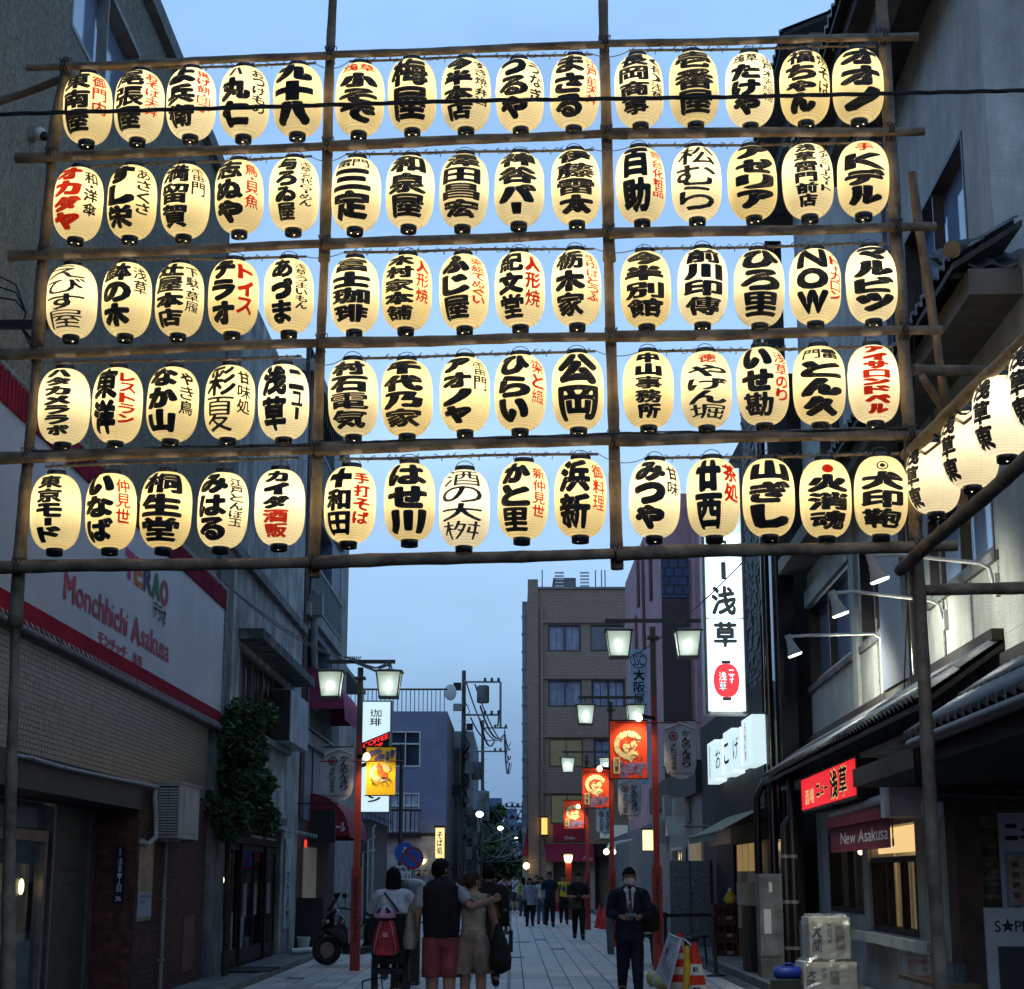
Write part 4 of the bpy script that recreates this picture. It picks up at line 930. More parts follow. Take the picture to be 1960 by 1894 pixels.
window(B, FS(4.6), 45.6, 48.6, .3, 2.4, .1, .08, 1, mat('dim_blue_glass', (.05, .06, .08), .15), white_p, n=.13)
MB().box(4.5, 4.6, 42.2, 44.2, .1, 2.5).build('lit_panel', mat('cream_lit', (.5, .4, .25), .6, .1, emis=(1, .72, .35), estr=.10), B)
wl_ = thing('lit_wall_lantern', 'warm square wall lamp behind the nearest red lamp post', 'lamp', tuple(at(1330 - 88, 1612, 41)))
c = at(1243, 1608, 41.2); MB().box(c.x - .16, c.x + .16, 40.9, 41.2, c.z - .24, c.z + .22).build('shade', emit('warm_shade', (1, .68, .28), 2.2), wl_)
MB().box(c.x - .18, c.x + .18, 40.88, 41.22, c.z + .22, c.z + .26).build('cap', black, wl_)
# the tall white company sign
cs = thing('tall_company_sign', 'tall white upright sign with black characters hung on the pink building', 'sign', (4, 57, 6))
F57 = FF(50); a0, zt_ = F57.px(1205, 1243); a1, zb_ = F57.px(1243, 1500)
MB().fbox(F57, a0, a1, zb_, zt_, -.2, 0).build('board', mat('sign_pale', (.30, .36, .42), .5), cs)
lettering(F57, .006, ink_k, cs, [('v', '大阪屋産業株式会社', a0 + .1, a1 - .08, zb_ + .15, zt_ - .6, .42), ('h', 'SSC', a0 + .1, a1 - .1, zt_ - .48, zt_ - .18, .25)])
k = MB().tube([F57.pt((a0 + a1) / 2 + .24 * math.cos(t), zt_ - .33 + .22 * math.sin(t), .012) for t in np.linspace(0, 6.283, 21)], .012, 4); k.build('emblem_ring', ink_k, cs)
# ================================================================== RIGHT 3: stone-faced building, dark restaurant
FST = FS(5.0)
B = thing('slate_faced_building', 'narrow building clad in dark rough slate pieces between the pink and white buildings', 'building', (5, 34, 0))
zt3 = FST.z(34, 790)
MB().box(5.03, 10, 31.2, 38.3, 0, zt3).build('wall', grout, B)
slate = mat('slate', (.10, .095, .088), .6, .4, 7, .5, 20, rand=.35, spec=.4)
bx = []; z = 3.2
while z < 12:
    u = 31.2
    while u < 35.6:
        w = rng.uniform(.14, .42); bx.append((FST, u, min(35.6, u + w - .012), z, z + .10, -.03, rng.uniform(.005, .05))); u += w
    z += .112
pieces(B, 'slate_piece', bx, slate, 295, key=lambda b: b[1] * .3 + abs(b[3] - 5.6))
window(B, FST, 31.9, 33.4, FST.z(32.5, 1390, .06), FST.z(32.5, 1160, .06), .05, .06, 0, wglass, darkwood, n=.08)
MB().box(4.72, 5.02, 29.9, 31.18, 0, 13.2).build('black_column', mat('gloss_black', (.015, .015, .018), .12, .2, spec=.8), B)
MB().tube([(4.62, 30.6, .1), (4.62, 30.6, 12)], .08).build('downpipe', mat('gloss_black', (0, 0, 0)), B)
MB().tube([(4.4, 31.0, .1), (4.4, 31.0, 3.0), (4.55, 31.0, 3.3), (4.9, 31.0, 3.3)], .07).build('flue', black, B)
FRS = FS(4.6)
B = thing('dark_timber_restaurant', 'low dark timber restaurant front under a glowing white panel sign on the right', 'building', (4.6, 36, 0))
zt4 = FRS.z(32.4, 1316)
MB().box(4.66, 9, 31.3, 41.6, 0, zt4).build('wall', black, B)
bx = []; u = 31.3
while u < 41.6: bx.append((FRS, u, u + .135, 2.65, zt4, -.05, .01)); u += .15
pieces(B, 'board', bx, mat('charred_board', (.028, .03, .033), .7, .4, 8, .3, 30, rand=.3), 80)
bx = [(FRS, 36 + .16 * i, 36.14 + .16 * i, .1, 2.3, -.05, .01) for i in range(34)]
pieces(B, 'board', bx, mat('charred_board', (0, 0, 0)), 60)
MB().fbox(FRS, 31.4, 36, 2.28, 2.62, -.06, .06).build('beam', darkwood, B)
MB().fbox(FRS, 31.5, 35.9, .1, 2.3, -.058, -.04).build('doorway_glow', dim, B)
nr = thing('noren_curtain', 'short lit fabric curtain hanging in the dark restaurant doorway', 'curtain', tuple(FRS.pt(33, 2.2, .1)))
for i in range(4):
    u = 31.9 + i * .85; k = MB()
    for q in range(6):
        ua, ub = u + q * .13, u + (q + 1) * .13; k.quad(FRS.pt(ua, 1.72, .03 + .02 * (q % 2)), FRS.pt(ub, 1.72, .03 + .02 * ((q + 1) % 2)), FRS.pt(ub, 2.24, .03), FRS.pt(ua, 2.24, .03))
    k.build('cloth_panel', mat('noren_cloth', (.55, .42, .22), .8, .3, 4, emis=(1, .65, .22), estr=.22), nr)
MB().fbox(FRS, 31.8, 35.4, 2.24, 2.27, .0, .06).build('rod', darkwood, nr)
ga = thing('sloped_green_awning', 'faded green roll-out awning over the dark restaurant doorway', 'awning', tuple(FRS.pt(33, 2.6, .4)))
MB().add([FRS.pt(u, z, n) for u, z, n in ((31.4, 2.85, .02), (36.6, 2.85, .02), (36.6, 2.42, .85), (31.4, 2.42, .85), (36.6, 2.28, .86), (31.4, 2.28, .86))], [(0, 1, 2, 3), (3, 2, 4, 5)]).build('canvas', mat('faded_green', (.20, .22, .15), .8, .15), ga)
MB().tube([FRS.pt(31.35, 2.42, .85), FRS.pt(36.65, 2.42, .85)], .025).build('front_bar', grey, ga)
# glowing panel sign
ps = thing('lit_panel_sign', 'row of five glowing white sign panels with thin black characters over the dark restaurant', 'sign', tuple(FRS.pt(36, 4, .3)))
ua, _ = FRS.px(1442, 1400, .3); ub, _ = FRS.px(1357, 1500, .3); zb_ = FRS.px(1400, 1482, .3)[1]; zt_ = FRS.px(1400, 1395, .3)[1]
w = (ub - ua) / 5
for i in range(5):
    h_ = (0, .10, .0, .1, .0)[i]
    MB().fbox(FRS, ua + w * i + .02, ua + w * (i + 1) - .02, zb_ + .0 + h_ * .5, zt_ - h_, .08, .32 + .02 * (i % 2)).build('panel', litw, ps)
    tx = ('石焼料理', 'げ', '↓', 'お', '居酒屋')[i]
    if i in (0, 4): lettering(FRS, .35, ink_k, ps, [('v', tx, ua + w * (i + .62), ua + w * (i + .45), zb_ + .1, zt_ - .1, .25)])
    else: lettering(FRS, .35, ink_k, ps, [('v', ('', 'げ', 'こ', 'お')[i], ua + w * (i + .78), ua + w * (i + .22), zb_ + .22, zt_ - .25, .24)])
# ================================================================== RIGHT 4: white rendered restaurant
B = thing('white_corner_restaurant', 'white rough-rendered restaurant building with grey tiled eaves, nearest on the right', 'building', (5, 24, 0))
def ux(x, n=0): return FR.px(x, 1200, n)[0]
UEND = 29.8
# lower storey wall (street side), z 0 .. 3.6 ; ends at u=18.6 and returns to a recess
w5a = (ux(1637), ux(1570), FR.z(ux(1600), 1747), FR.z(ux(1600), 1585))
w5b = (ux(1730), ux(1648), FR.z(ux(1690), 1788), FR.z(ux(1690), 1580))
UL = ux(1800)
wall_with_holes(FR, UL, UEND, 0, 3.9, -.3, 0, [w5a, w5b]).build('wall', rw, B)
w1 = (ux(1630), ux(1549), FR.z(ux(1549), 1316), FR.z(ux(1549), 1166))
w2 = (ux(1702), ux(1650), w1[2], w1[3])
w3 = (ux(1915), ux(1786), FR.z(ux(1913), 1057) , FR.z(ux(1880), 905))
upz = 7.25
wall_with_holes(FR, 12.0, UEND, 3.902, upz, -.3, 0, [w1, w2, w3]).build('wall', rw, B)
t4 = FR.z(23.2, 57, .9)
w4 = (FR.px(1850, 400)[0], FR.px(1738, 600)[0], FR.z(FR.px(1862, 510)[0], 512), FR.z(FR.px(1840, 252)[0], 252))
w6 = (21.9, 23.0, w4[2], w4[3]); w7 = (25.2, 27.6, w4[2], w4[3])
UC = FR.px(1893, 300)[0]; USP = 23.6; t5 = 11.45
wall_with_holes(FR, UC, USP, upz + .002, t5, -.3, 0, [w4, w6]).build('wall', rw, B)
wall_with_holes(FR, USP + .01, UEND, upz + .002, t4 - .3, -.3, 0, [w7]).build('wall', rw, B)
MB().fbox(FR, USP - .3, USP, t5, t4 - .3, -5, 0).build('wall', rw, B)
pc = FR.pt(UC, 0, 0); FC = Fac((pc.x, pc.y), (1, 0), (0, -1))
MB().fbox(FC, .0, 6, upz + .002, t5, -.3, .0).build('wall', rw, B)
MB().fbox(FR, 12, UEND, 3.902, upz, -4, -.62).build('core', black, B)
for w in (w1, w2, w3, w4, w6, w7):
    window(B, FR, *w, .22, .06, 1, mat('painted_sky_glass', (.22, .32, .52), .05, .25, .5, spec=1.0), winframe)  # sky reflection on the panes is put into their blue base colour
    MB().fbox(FR, w[0] - .12, w[1] + .12, w[2] - .1, w[2] - .002, .0, .05).build('sill', conc, B)
MB().fbox(FR, w1[0] - .15, w1[1] + .1, w1[3] + .02, w1[3] + .30, .0, .06).build('window_head', rw, B)
MB().fbox(FR, ux(1644), ux(1636), 3.95, 7.2, .0, .05).build('pilaster', rw, B)
MB().fbox(FR, ux(1752), ux(1708), 3.95, 12.6, .0, .16).build('broad_pilaster', mat('slate_blue_panel', (.10, .115, .17), .45, .1), B)
for x in (1704, 1757): MB().tube([FR.pt(ux(x), z, .08) for z in (3.7, 8, 12.6)], .05).build('downpipe', mat('gloss_black', (0, 0, 0)), B)
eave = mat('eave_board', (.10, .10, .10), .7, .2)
# top roof overhang
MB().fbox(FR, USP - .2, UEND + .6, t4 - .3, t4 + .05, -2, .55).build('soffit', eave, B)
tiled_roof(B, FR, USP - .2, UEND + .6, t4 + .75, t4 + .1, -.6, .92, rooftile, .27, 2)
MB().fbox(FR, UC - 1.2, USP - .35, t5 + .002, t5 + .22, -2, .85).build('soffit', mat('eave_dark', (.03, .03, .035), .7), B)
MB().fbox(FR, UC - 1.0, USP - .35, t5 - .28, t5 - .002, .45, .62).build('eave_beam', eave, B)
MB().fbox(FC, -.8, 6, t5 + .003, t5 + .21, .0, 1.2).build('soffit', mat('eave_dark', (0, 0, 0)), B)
tiled_roof(B, FR, UC - 1.2, USP - .35, t5 + .75, t5 + .26, -.5, .98, rooftile, .27, 2)
# beam course under upper wall (mid roof)
mz = 7.15
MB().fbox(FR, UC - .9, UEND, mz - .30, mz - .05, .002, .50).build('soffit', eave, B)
tiled_roof(B, FR, UC - 1.0, UEND - 6, mz + .42, mz, .0, .66, rooftile, .26, 2)
tiled_roof(B, FC, -.66, 5, mz + .42, mz, .0, .72, rooftile, .26, 2)
for q in range(4):
    e0 = FR.pt(UC - 1.0 + .22 * q, mz + .10 + .10 * q, .66 - .16 * q); e1 = FR.pt(UC - .76 + .22 * q, mz + .20 + .10 * q, .50 - .16 * q); MB().tube([e0, e1], .085 - .004 * q, 12).build('ridge_tile', rooftile, B)
# far lower roof
fz = 3.86
tiled_roof(B, FR, ux(1762, .8), UEND + .4, fz, 3.27, .0, .85, rooftile, .235, 2)
MB().fbox(FR, ux(1762, .8), UEND + .4, fz - .01, fz + .10, .002, .12).build('flashing', darkwood, B)
MB().fbox(FR, ux(1740, .8), UEND + .3, 3.08, 3.14, .0, .55).build('plaster_soffit', rw, B)
# near lower roof
nz = 3.57
tiled_roof(B, FR, 9.5, ux(1735, 1.0), nz, 2.86, .0, 1.05, rooftile, .27, 2)
MB().fbox(FR, 9.5, ux(1735, 1.0), nz - .01, nz + .10, .002, .14).build('flashing', darkwood, B)
MB().tube([FR.pt(9.5, 2.78, 1.1), FR.pt(ux(1732, 1.1), 2.78, 1.1)], .055).build('gutter', black, B)
MB().tube([FR.pt(ux(1740, 1.1), 2.74, 1.08), FR.pt(ux(1740, 1.1), 2.45, 1.08), FR.pt(ux(1752, 1.0), 2.32, .9), FR.pt(ux(1770, 1.0), 2.28, .2)], .05).build('downpipe', black, B)
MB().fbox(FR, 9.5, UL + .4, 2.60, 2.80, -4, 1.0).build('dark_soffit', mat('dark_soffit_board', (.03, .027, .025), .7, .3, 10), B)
MB().fbox(FR, 9.5, UL + .3, 2.81, 3.9, -.3, -.002).build('wall', rw, B)
# windows of lower storey
window(B, FR, *w5a, .18, .07, 1, glass(), darkwood); window(B, FR, w5b[0], w5b[1], w5b[2], FR.z(ux(1690), 1640), .18, .07, 2, glass(), darkwood)
MB().fbox(FR, w5b[0], w5b[1], FR.z(ux(1690), 1632), FR.z(ux(1690), 1582), -.12, -.10).build('lit_transom', emit('warm_transom', (1, .66, .28), .9), B)
MB().fbox(FR, w5b[0] - .1, w5b[1] + 4.2, w5b[2] - .4, w5b[3], -.66, -.62).build('lit_interior', interior('tan_room', (.30, .19, .08), (.80, .52, .22), .42, 2.2), B)
MB().fbox(FR, w5a[0] + 1.0, w5a[1] + 3.4, w5a[2], w5a[3], -.58, -.55).build('dim_interior', dim, B)
MB().ball(FR.pt((w5a[0] + w5a[1]) / 2 + 1.2, 2.0, -.42), .05).build('ceiling_lamp', warmb, B)
MB().fbox(FR, ux(1778), ux(1632), w5b[2] - .14, w5b[2] - .01, .0, .22).build('serving_sill', rw, B)
MB().fbox(FR, ux(1637) - .02, ux(1648) + .02, w5b[2], 2.9, .002, .05).build('window_pier', rw, B)
# recess at the near end: stone-faced wall facing the camera
pr_ = FR.pt(UL, 0, 0); FN = Fac((pr_.x, pr_.y), (1, 0), (0, -1))
MB().fbox(FN, .02, 5, 0, 2.6, -.5, -.02).build('recess_backing', grout, B)
MB().fbox(FN, .0, .28, 0, 2.6, -.3, .14).build('timber_post', mat('brown_timber', (.055, .028, .018), .6, .3, 4), B)
stn = mat('split_stone', (.10, .092, .068), .8, .4, 8, .6, 25, rand=.4)
bx = []; z = .1
while z < 2.55:
    u = .29
    while u < 2.2:
        w = rng.uniform(.14, .46); bx.append((FN, u, u + w - .01, z, z + .062, -.03, rng.uniform(.0, .035))); u += w
    z += .07
pieces(B, 'stone_piece', bx, stn, 295, key=lambda b: -b[3])
# security conduit boxes and cables on the wall
for (x, ya, yb) in ((1681, 1185, 1350), (1757, 1240, 1340), (1865, 1080, 1290)):
    u = ux(x); MB().tube([FR.pt(u, FR.z(u, ya), .02), FR.pt(u, FR.z(u, yb), .02)], .012, 5).build('cable_run', gwire, B)
    MB().ball(FR.pt(u, FR.z(u, yb), .04), (.05, .05, .08)).build('cable_boot', white_p, B)
# flood lamps on long arms
for i, (hx, hy, bx_, by_) in enumerate(((1521, 1244, 1690, 1232), (1608, 1165, 1803, 1172), (1683, 1098, 1900, 1103))):
    lab = ('lowest and farthest white floodlight on a long curved arm', 'middle white floodlight on a long curved arm', 'nearest and highest white floodlight on a long arm behind the pole')[i]
    u0_, zz = FR.px(bx_, by_, .06); base = FR.pt(u0_, zz, .06)
    hd = ray(hx, hy)  # lamp head lies in front of the wall, level with its bracket along the street
    Yh = base.y + .0; hp = at(hx, hy, Yh)
    t = thing('flood_lamp', lab + ', lighting the white wall', 'floodlight', tuple(base), 'floodlights on the white wall')
    MB().fbox(FR, u0_ - .04, u0_ + .04, zz - .2, zz + .02, .0, .05).build('bracket', white_p, t)
    neck = hp + Vector((-.08, 0, .17))
    MB().tube([base + Vector((0, 0, -.08)), base + Vector((-.03, 0, .08)), base + Vector((-.12, 0, .13)), (neck.x + .25, neck.y, neck.z + .02), neck], .02).build('arm', white_p, t)
    ax = Vector((.33, 0, -.94)).normalized()
    MB().tube([neck + ax * -.03, neck + ax * .10, neck + ax * .101, neck + ax * .15, neck + ax * .25], [.045, .05, .06, .065, .105], 14, cap=False).build('housing', mat('lamp_body', (.45, .42, .40), .5, .1), t)
    MB().tube([neck + ax * .235, neck + ax * .265], [.098, .09], 14).build('lens', emit('flood_lens', (.93, 1, .86), 7), t)
    li = bpy.data.lights.new('flood_light', 'SPOT'); li.energy = (400, 200, 120)[i]; li.color = (1, 1, .82); li.spot_size = math.radians(150); li.spot_blend = .6; li.shadow_soft_size = .16
    lo = bpy.data.objects.new('flood_light', li); COL.objects.link(lo); lo.parent = t
    p_ = neck + ax * .30 - base; lo.location = p_; lo.rotation_euler = Vector((.85, .25, -.6)).to_track_quat('-Z', 'Y').to_euler()
# red sign box
rsb = thing('red_lit_sign', 'red glowing box sign with black and gold characters under the tiled eave', 'sign', tuple(FR.pt(23, 2.8, .7)))
ua, ub = FR.px(1640, 1500, .6)[0], FR.px(1534, 1500, .6)[0]; za, zb_ = 2.58, 3.12
MB().fbox(FR, ua, ub, za, zb_, .32, .60).build('casing', black, rsb)
MB().fbox(FR, ua + .05, ub - .05, za + .04, zb_ - .04, .602, .612).build('face', mat('red_face', (.5, .01, .02), .4, .2, 2, emis=(1, .02, .03), estr=.85), rsb)
D_ = ub - ua; gold = mat('gold_ink', (.8, .6, .25), .5, 0, emis=(1, .72, .3), estr=.6)
sg_ = [('c', '浅草', ua + D_ * .42, ua + D_ * .12, za + .08, zb_ - .08, .5), ('c', 'ニュー', ua + D_ * .68, ua + D_ * .44, za + .18, zb_ - .2, .5)]
lettering(FR, .614, gold, rsb, [(k_, t_, a, b, c - .02, d + .02, .78) for k_, t_, a, b, c, d, e in sg_] + [('c', '酒場', ua + D_ * .92, ua + D_ * .72, za + .1, zb_ - .22, .5)])
lettering(FR, .617, ink_k, rsb, sg_)
# roller awning with pennant
ra = thing('roller_awning', 'white roller awning cassette with maroon pennant reading in white script', 'awning', tuple(FR.pt(20, 2.4, .4)))
ua, ub = ux(1712, .4), ux(1585, .4)
MB().tube([FR.pt(ua + .2, 2.52, .42), FR.pt(ub, 2.46, .42)], .085, 12).build('cassette', white_p, ra)
MB().fbox(FR, ua - .35, ua + .22, 2.27, 2.66, .1, .62).build('end_box', white_p, ra)
mar = mat('maroon_cloth', (.20, .015, .035), .7, .15, 3)
MB().fbox(FR, ua + .25, ub - .05, 2.28, 2.42, .30, .55).build('folded_cloth', mar, ra)
MB().fbox(FR, ua + .35, ub - .1, 1.94, 2.30, .50, .506).build('pennant', mar, ra)
lettering(FR, .51, ink_w, ra, [('h', 'New Asakusa', ub - 1.05, ua + .42, 2.04, 2.20, .3, -.18)])
MB().tube([FR.pt(ua + .2, 2.3, .5), FR.pt(ua + .2, 2.05, .5)] + [FR.pt(ua + .2 + .03 * math.sin(t), 2.0 + .05 * math.cos(t), .5) for t in np.linspace(0, 6.28, 8)], .008, 5).build('crank_eye', black, ra)
vl = thing('globe_lamp', 'round white unlit globe lamp half hidden behind the right scaffold pole', 'lamp', tuple(FR.pt(18.6, 2.4, .3)))
gp = at(1784, 1548, 17.6); MB().ball(gp, (.12, .12, .15)).build('globe', white_p, vl); MB().tube([gp + Vector((.1, 0, .1)), gp + Vector((.4, .2, .15))], .02).build('arm', grey, vl)
# menu board, beer board, shelf with acrylic cover
mb_ = thing('menu_board', 'tall pale menu board with katakana heading on the stone wall', 'sign', tuple(FN.pt(1, 1.5, .1)))
m0 = FN.px(1913, 1640, .06)[0]; mz0, mz1 = FN.px(1930, 1830, .06)[1], FN.px(1930, 1556, .06)[1]
MB().fbox(FN, m0, m0 + .75, mz0, mz1, .04, .07).build('board', mat('menu_white', (.30, .31, .32), .6, .1), mb_)
MB().fbox(FN, m0 + .05, m0 + .72, mz0, mz1 - .42, .071, .074).build('blue_field', mat('menu_blue', (.12, .17, .24), .6), mb_)
for q, (a, b) in enumerate(((mz1 - .98, mz1 - .47), (mz1 - 1.45, mz1 - 1.0))):
    MB().fbox(FN, m0 + .08, m0 + .7, a, b, .075, .078).build('menu_sheet', mat('menu_cream', (.30, .26, .20), .7, .3, 14, col2=(.20, .13, .09)), mb_)
    for r_ in range(4):
        for c_ in range(4): MB().fbox(FN, m0 + .12 + c_ * .14, m0 + .2 + c_ * .14, a + .06 + r_ * .11, a + .12 + r_ * .11, .0785, .080).build('dish_picture', mat('dish_brown', (.10, .05, .03), .6, .5, 30), mb_)
lettering(FN, .0745, ink_k, mb_, [('c', 'ニュー浅草', m0 + .06, m0 + .9, mz1 - .30, mz1 - .12, .6)])
sp_ = thing('beer_board', 'pale framed beer signboard with black panel standing right of the scaffold pole', 'sign', tuple(FN.pt(1, .8, 1)))
FB = Fac((0, 15.6), (1, 0), (0, -1)); s0, sz1 = FB.px(1884, 1738); s1_, sz0 = FB.px(2010, 1900)
MB().fbox(FB, s0, s1_, sz0, sz1, -.04, 0).build('board', mat('menu_white', (0, 0, 0)), sp_)
MB().fbox(FB, s0 + .10, s1_, sz0, FB.px(1900, 1812)[1], .002, .01).build('black_panel', black, sp_)
lettering(FB, .006, ink_k, sp_, [('h', 'S★PPORO', FB.px(1902, 1750)[0], FB.px(1902, 1750)[0] + .62, FB.px(1900, 1784)[1], FB.px(1900, 1763)[1], .35)])
sh = thing('covered_shelf', 'narrow wooden shelf with clear acrylic cover beside the scaffold pole', 'shelf', tuple(FR.pt(17.5, .9, .4)))
c0 = at(1735, 1862, 17.5); c1 = at(1860, 1858, 15.8)
MB().box(c0.x - .06, c1.x + .1, 15.9, 17.6, c0.z - .06, c0.z - .02).build('board', mat('shelf_wood', (.14, .10, .05), .6, .2, 5), sh)
for n_, (a, b, c, d) in enumerate(((c0.x - .04, c1.x, 16.0, 16.006), (c0.x - .04, c0.x - .034, 16.0, 17.5), (c1.x, c1.x + .006, 16.0, 17.5))): MB().box(a, b, c, d, c0.z - .02, c0.z + .16).build('acrylic_side', glass(), sh)
# ================================================================== TALL LIT SIGN
ls = thing('tall_lit_sign', 'tall glowing white upright sign with black brush characters and a red lantern emblem', 'sign', tuple(at(1385, 1365, 31)))
FT = FF(31.5); a0, zt_ = FT.px(1347, 1005); a1, zb_ = FT.px(1428, 1362)
MB().fbox(FT, a0 - .05, a1 + .04, zb_ - .05, zt_ + 1.2, -.42, 0).build('casing', steel, ls)
zm = FT.px(1385, 1184)[1]
for lo, hi in ((zb_, zm - .01), (zm + .01, zt_ + 1.1)): MB().fbox(FT, a0, a1, lo, hi, .001, .012).build('face', litw, ls)
def zy(y): return FT.px(1385, y)[1]
xc = (a0 + a1) / 2
lettering(FT, .016, ink_k, ls, [('v', '草', xc - .22, xc + .22, zy(1240), zy(1190), .56), ('v', '浅', xc - .24, xc + .22, zy(1178), zy(1122), .56), ('v', 'ー', xc - .19, xc + .19, zy(1110), zy(1076), .2), ('v', 'ュ', xc - .15, xc + .15, zy(1062), zy(1035), .4)])
k = MB(); zc = zy(1303); k.add([FT.pt(xc + .24 * abs(math.cos(t)) ** .7 * (1 if math.cos(t) > 0 else -1), zc + .31 * math.sin(t), .018) for t in np.linspace(0, 6.28, 33)[:-1]], [tuple(range(32))])
k.build('red_lantern_emblem', mat('emblem_red', (.7, .01, .015), .5, 0, emis=(1, .015, .02), estr=.6), ls)
for s in (1, -1): MB().fbox(FT, xc - .08, xc + .08, zc + s * .31, zc + s * .37, .017, .021).build('emblem_cap', ink_k, ls)
k = MB()
for q in range(-5, 6):
    zz = zc + q * .05; hw = .24 * math.sqrt(max(0, 1 - (q * .05 / .31) ** 2))
    for s in (-1, 1): k.fbox(FT, xc + s * hw, xc + s * (hw - .05), zz - .004, zz + .004, .019, .021)
k.build('emblem_rib', ink_k, ls)
lettering(FT, .023, ink_k, ls, [('v', '浅草', xc - .15, xc + .01, zc - .20, zc + .17, .62)])
lettering(FT, .025, ink_w, ls, [('v', '浅草', xc - .14, xc, zc - .19, zc + .16, .36), ('v', 'ニュー', xc + .04, xc + .15, zc - .05, zc + .20, .35)])
li = bpy.data.lights.new('sign_glow', 'AREA')
li.shape = 'RECTANGLE'; li.size = .6; li.size_y = 3.5; li.energy = 14; li.color = (.75, .93, 1)
lo = bpy.data.objects.new('sign_glow', li); COL.objects.link(lo); lo.parent = ls; lo.location = FT.pt(xc, zy(1200), .05) - ORG[ls]; lo.rotation_euler = (math.pi / 2, 0, 0)
# coffee sign on the left
cf = thing('lit_coffee_sign', 'glowing white upright sign with a slanted black band of red neon letters', 'sign', tuple(at(719, 1554, 50)))
FK = FF(50); a0, zt_ = FK.px(695, 1344); a1, zb_ = FK.px(744, 1554)
MB().fbox(FK, a0 - .04, a1 + .05, zb_ - .04, zt_ + .04, -.3, 0).build('casing', grey, cf)
MB().fbox(FK, a0, a1, zb_, zt_, .001, .01).build('face', litw, cf)
def ky(y): return FK.px(719, y)[1]
def kx(x): return FK.px(x, 1450)[0]
MB().add([FK.pt(a0, ky(1445), .014), FK.pt(a1, ky(1412), .014), FK.pt(a1, ky(1436), .014), FK.pt(a1, ky(1436), .014)][:0] + [FK.pt(a0, ky(1450), .014), FK.pt(a1, ky(1432), .014), FK.pt(a1, ky(1400), .014), FK.pt(a0, ky(1422), .014)], [(0, 1, 2, 3)]).build('dark_band', black, cf)
MB().add([FK.pt(a0, ky(1470), .014), FK.pt(a1, ky(1452), .014), FK.pt(a1, ky(1444), .014), FK.pt(a0, ky(1462), .014)], [(0, 1, 2, 3)]).build('dark_band', black, cf)
neon = mat('neon_red', (.8, .02, .02), .5, 0, emis=(1, .03, .03), estr=1.6)
k = Ink(); sl_ = (ky(1400) - ky(1422)) / (a1 - a0)
fn = lambda a, b: FK.pt(a, b + sl_ * (a - a0), .018)
htext(k, 'COFFEE', fn, a0 + .03, a1 - .03, ky(1434), ky(1425), .3); htext(k, 'SHOP', fn, a0 + .12, a1 - .2, ky(1446), ky(1437), .3); k.m.build('neon_lettering', neon, cf)
lettering(FK, .016, ink_k, cf, [('v', '珈琲', kx(707), kx(729), ky(1390), ky(1358), .36), ('v', 'ルノアン', kx(705), kx(730), ky(1536), ky(1478), .4)])
# ================================================================== STREET LAMPS
def lamp_head(t, x, y, z, s=1.0, e=11):
    """x,y,z = hanging point; a tapering four-sided lantern"""
    w0, w1, h = .19 * s, .27 * s, .50 * s
    k = MB(); k.tube([(x, y, z), (x, y, z - .12 * s)], .015, 6)
    k.add([(x, y, z - .1 * s)] + [(x + a * .30 * s, y + b * .30 * s, z - .17 * s) for a, b in ((-1, -1), (1, -1), (1, 1), (-1, 1))] + [(x + a * .28 * s, y + b * .28 * s, z - .20 * s) for a, b in ((-1, -1), (1, -1), (1, 1), (-1, 1))], [(0, 1, 2), (0, 2, 3), (0, 3, 4), (0, 4, 1), (1, 5, 6, 2), (2, 6, 7, 3), (3, 7, 8, 4), (4, 8, 5, 1), (5, 8, 7, 6)])
    hd = k.build('lamp_roof', mat('olive_metal', (.07, .07, .055), .5, .1), t)
    zt_, zb_ = z - .20 * s, z - .20 * s - h
    cs = [(-1, -1), (1, -1), (1, 1), (-1, 1)]
    for i in range(4):
        a, b = cs[i], cs[(i + 1) % 4]
        MB().add([(x + a[0] * w0 * .98, y + a[1] * w0 * .98, zb_), (x + b[0] * w0 * .98, y + b[1] * w0 * .98, zb_), (x + b[0] * w1 * .92, y + b[1] * w1 * .92, zt_), (x + a[0] * w1 * .92, y + a[1] * w1 * .92, zt_)], [(0, 1, 2, 3)]).build('lamp_pane', frost, hd)
        MB().tube([(x + a[0] * w0, y + a[1] * w0, zb_), (x + a[0] * w1 * .95, y + a[1] * w1 * .95, zt_)], .014 * s, 5).build('frame_bar', mat('olive_metal', (0, 0, 0)), hd)
    MB().box(x - w0 * 1.1, x + w0 * 1.1, y - w0 * 1.1, y + w0 * 1.1, zb_ - .035 * s, zb_).build('lamp_base', mat('olive_metal', (0, 0, 0)), hd)
    MB().ball((x, y, zt_ - h * .52), (.05 * s, .05 * s, .085 * s)).build('bulb', bulb_m, hd)
    li = bpy.data.lights.new('lamp_light', 'POINT'); li.energy = e; li.color = (.93, 1, .90); li.shadow_soft_size = .06
    lo = bpy.data.objects.new('lamp_light', li); COL.objects.link(lo); lo.parent = t; lo.location = Vector((x, y, zt_ - h * .52)) - ORG[t]
frost = bpy.data.materials.new('frosted_glass'); frost.use_nodes = True; _t = frost.node_tree; _n = _t.nodes
_n.remove(_n['Principled BSDF']); _a = _n.new('ShaderNodeBsdfTransparent'); _a.inputs[0].default_value = (.75, .8, .74, 1); _b = _n.new('ShaderNodeBsdfTranslucent'); _b.inputs[0].default_value = (.8, .9, .82, 1)
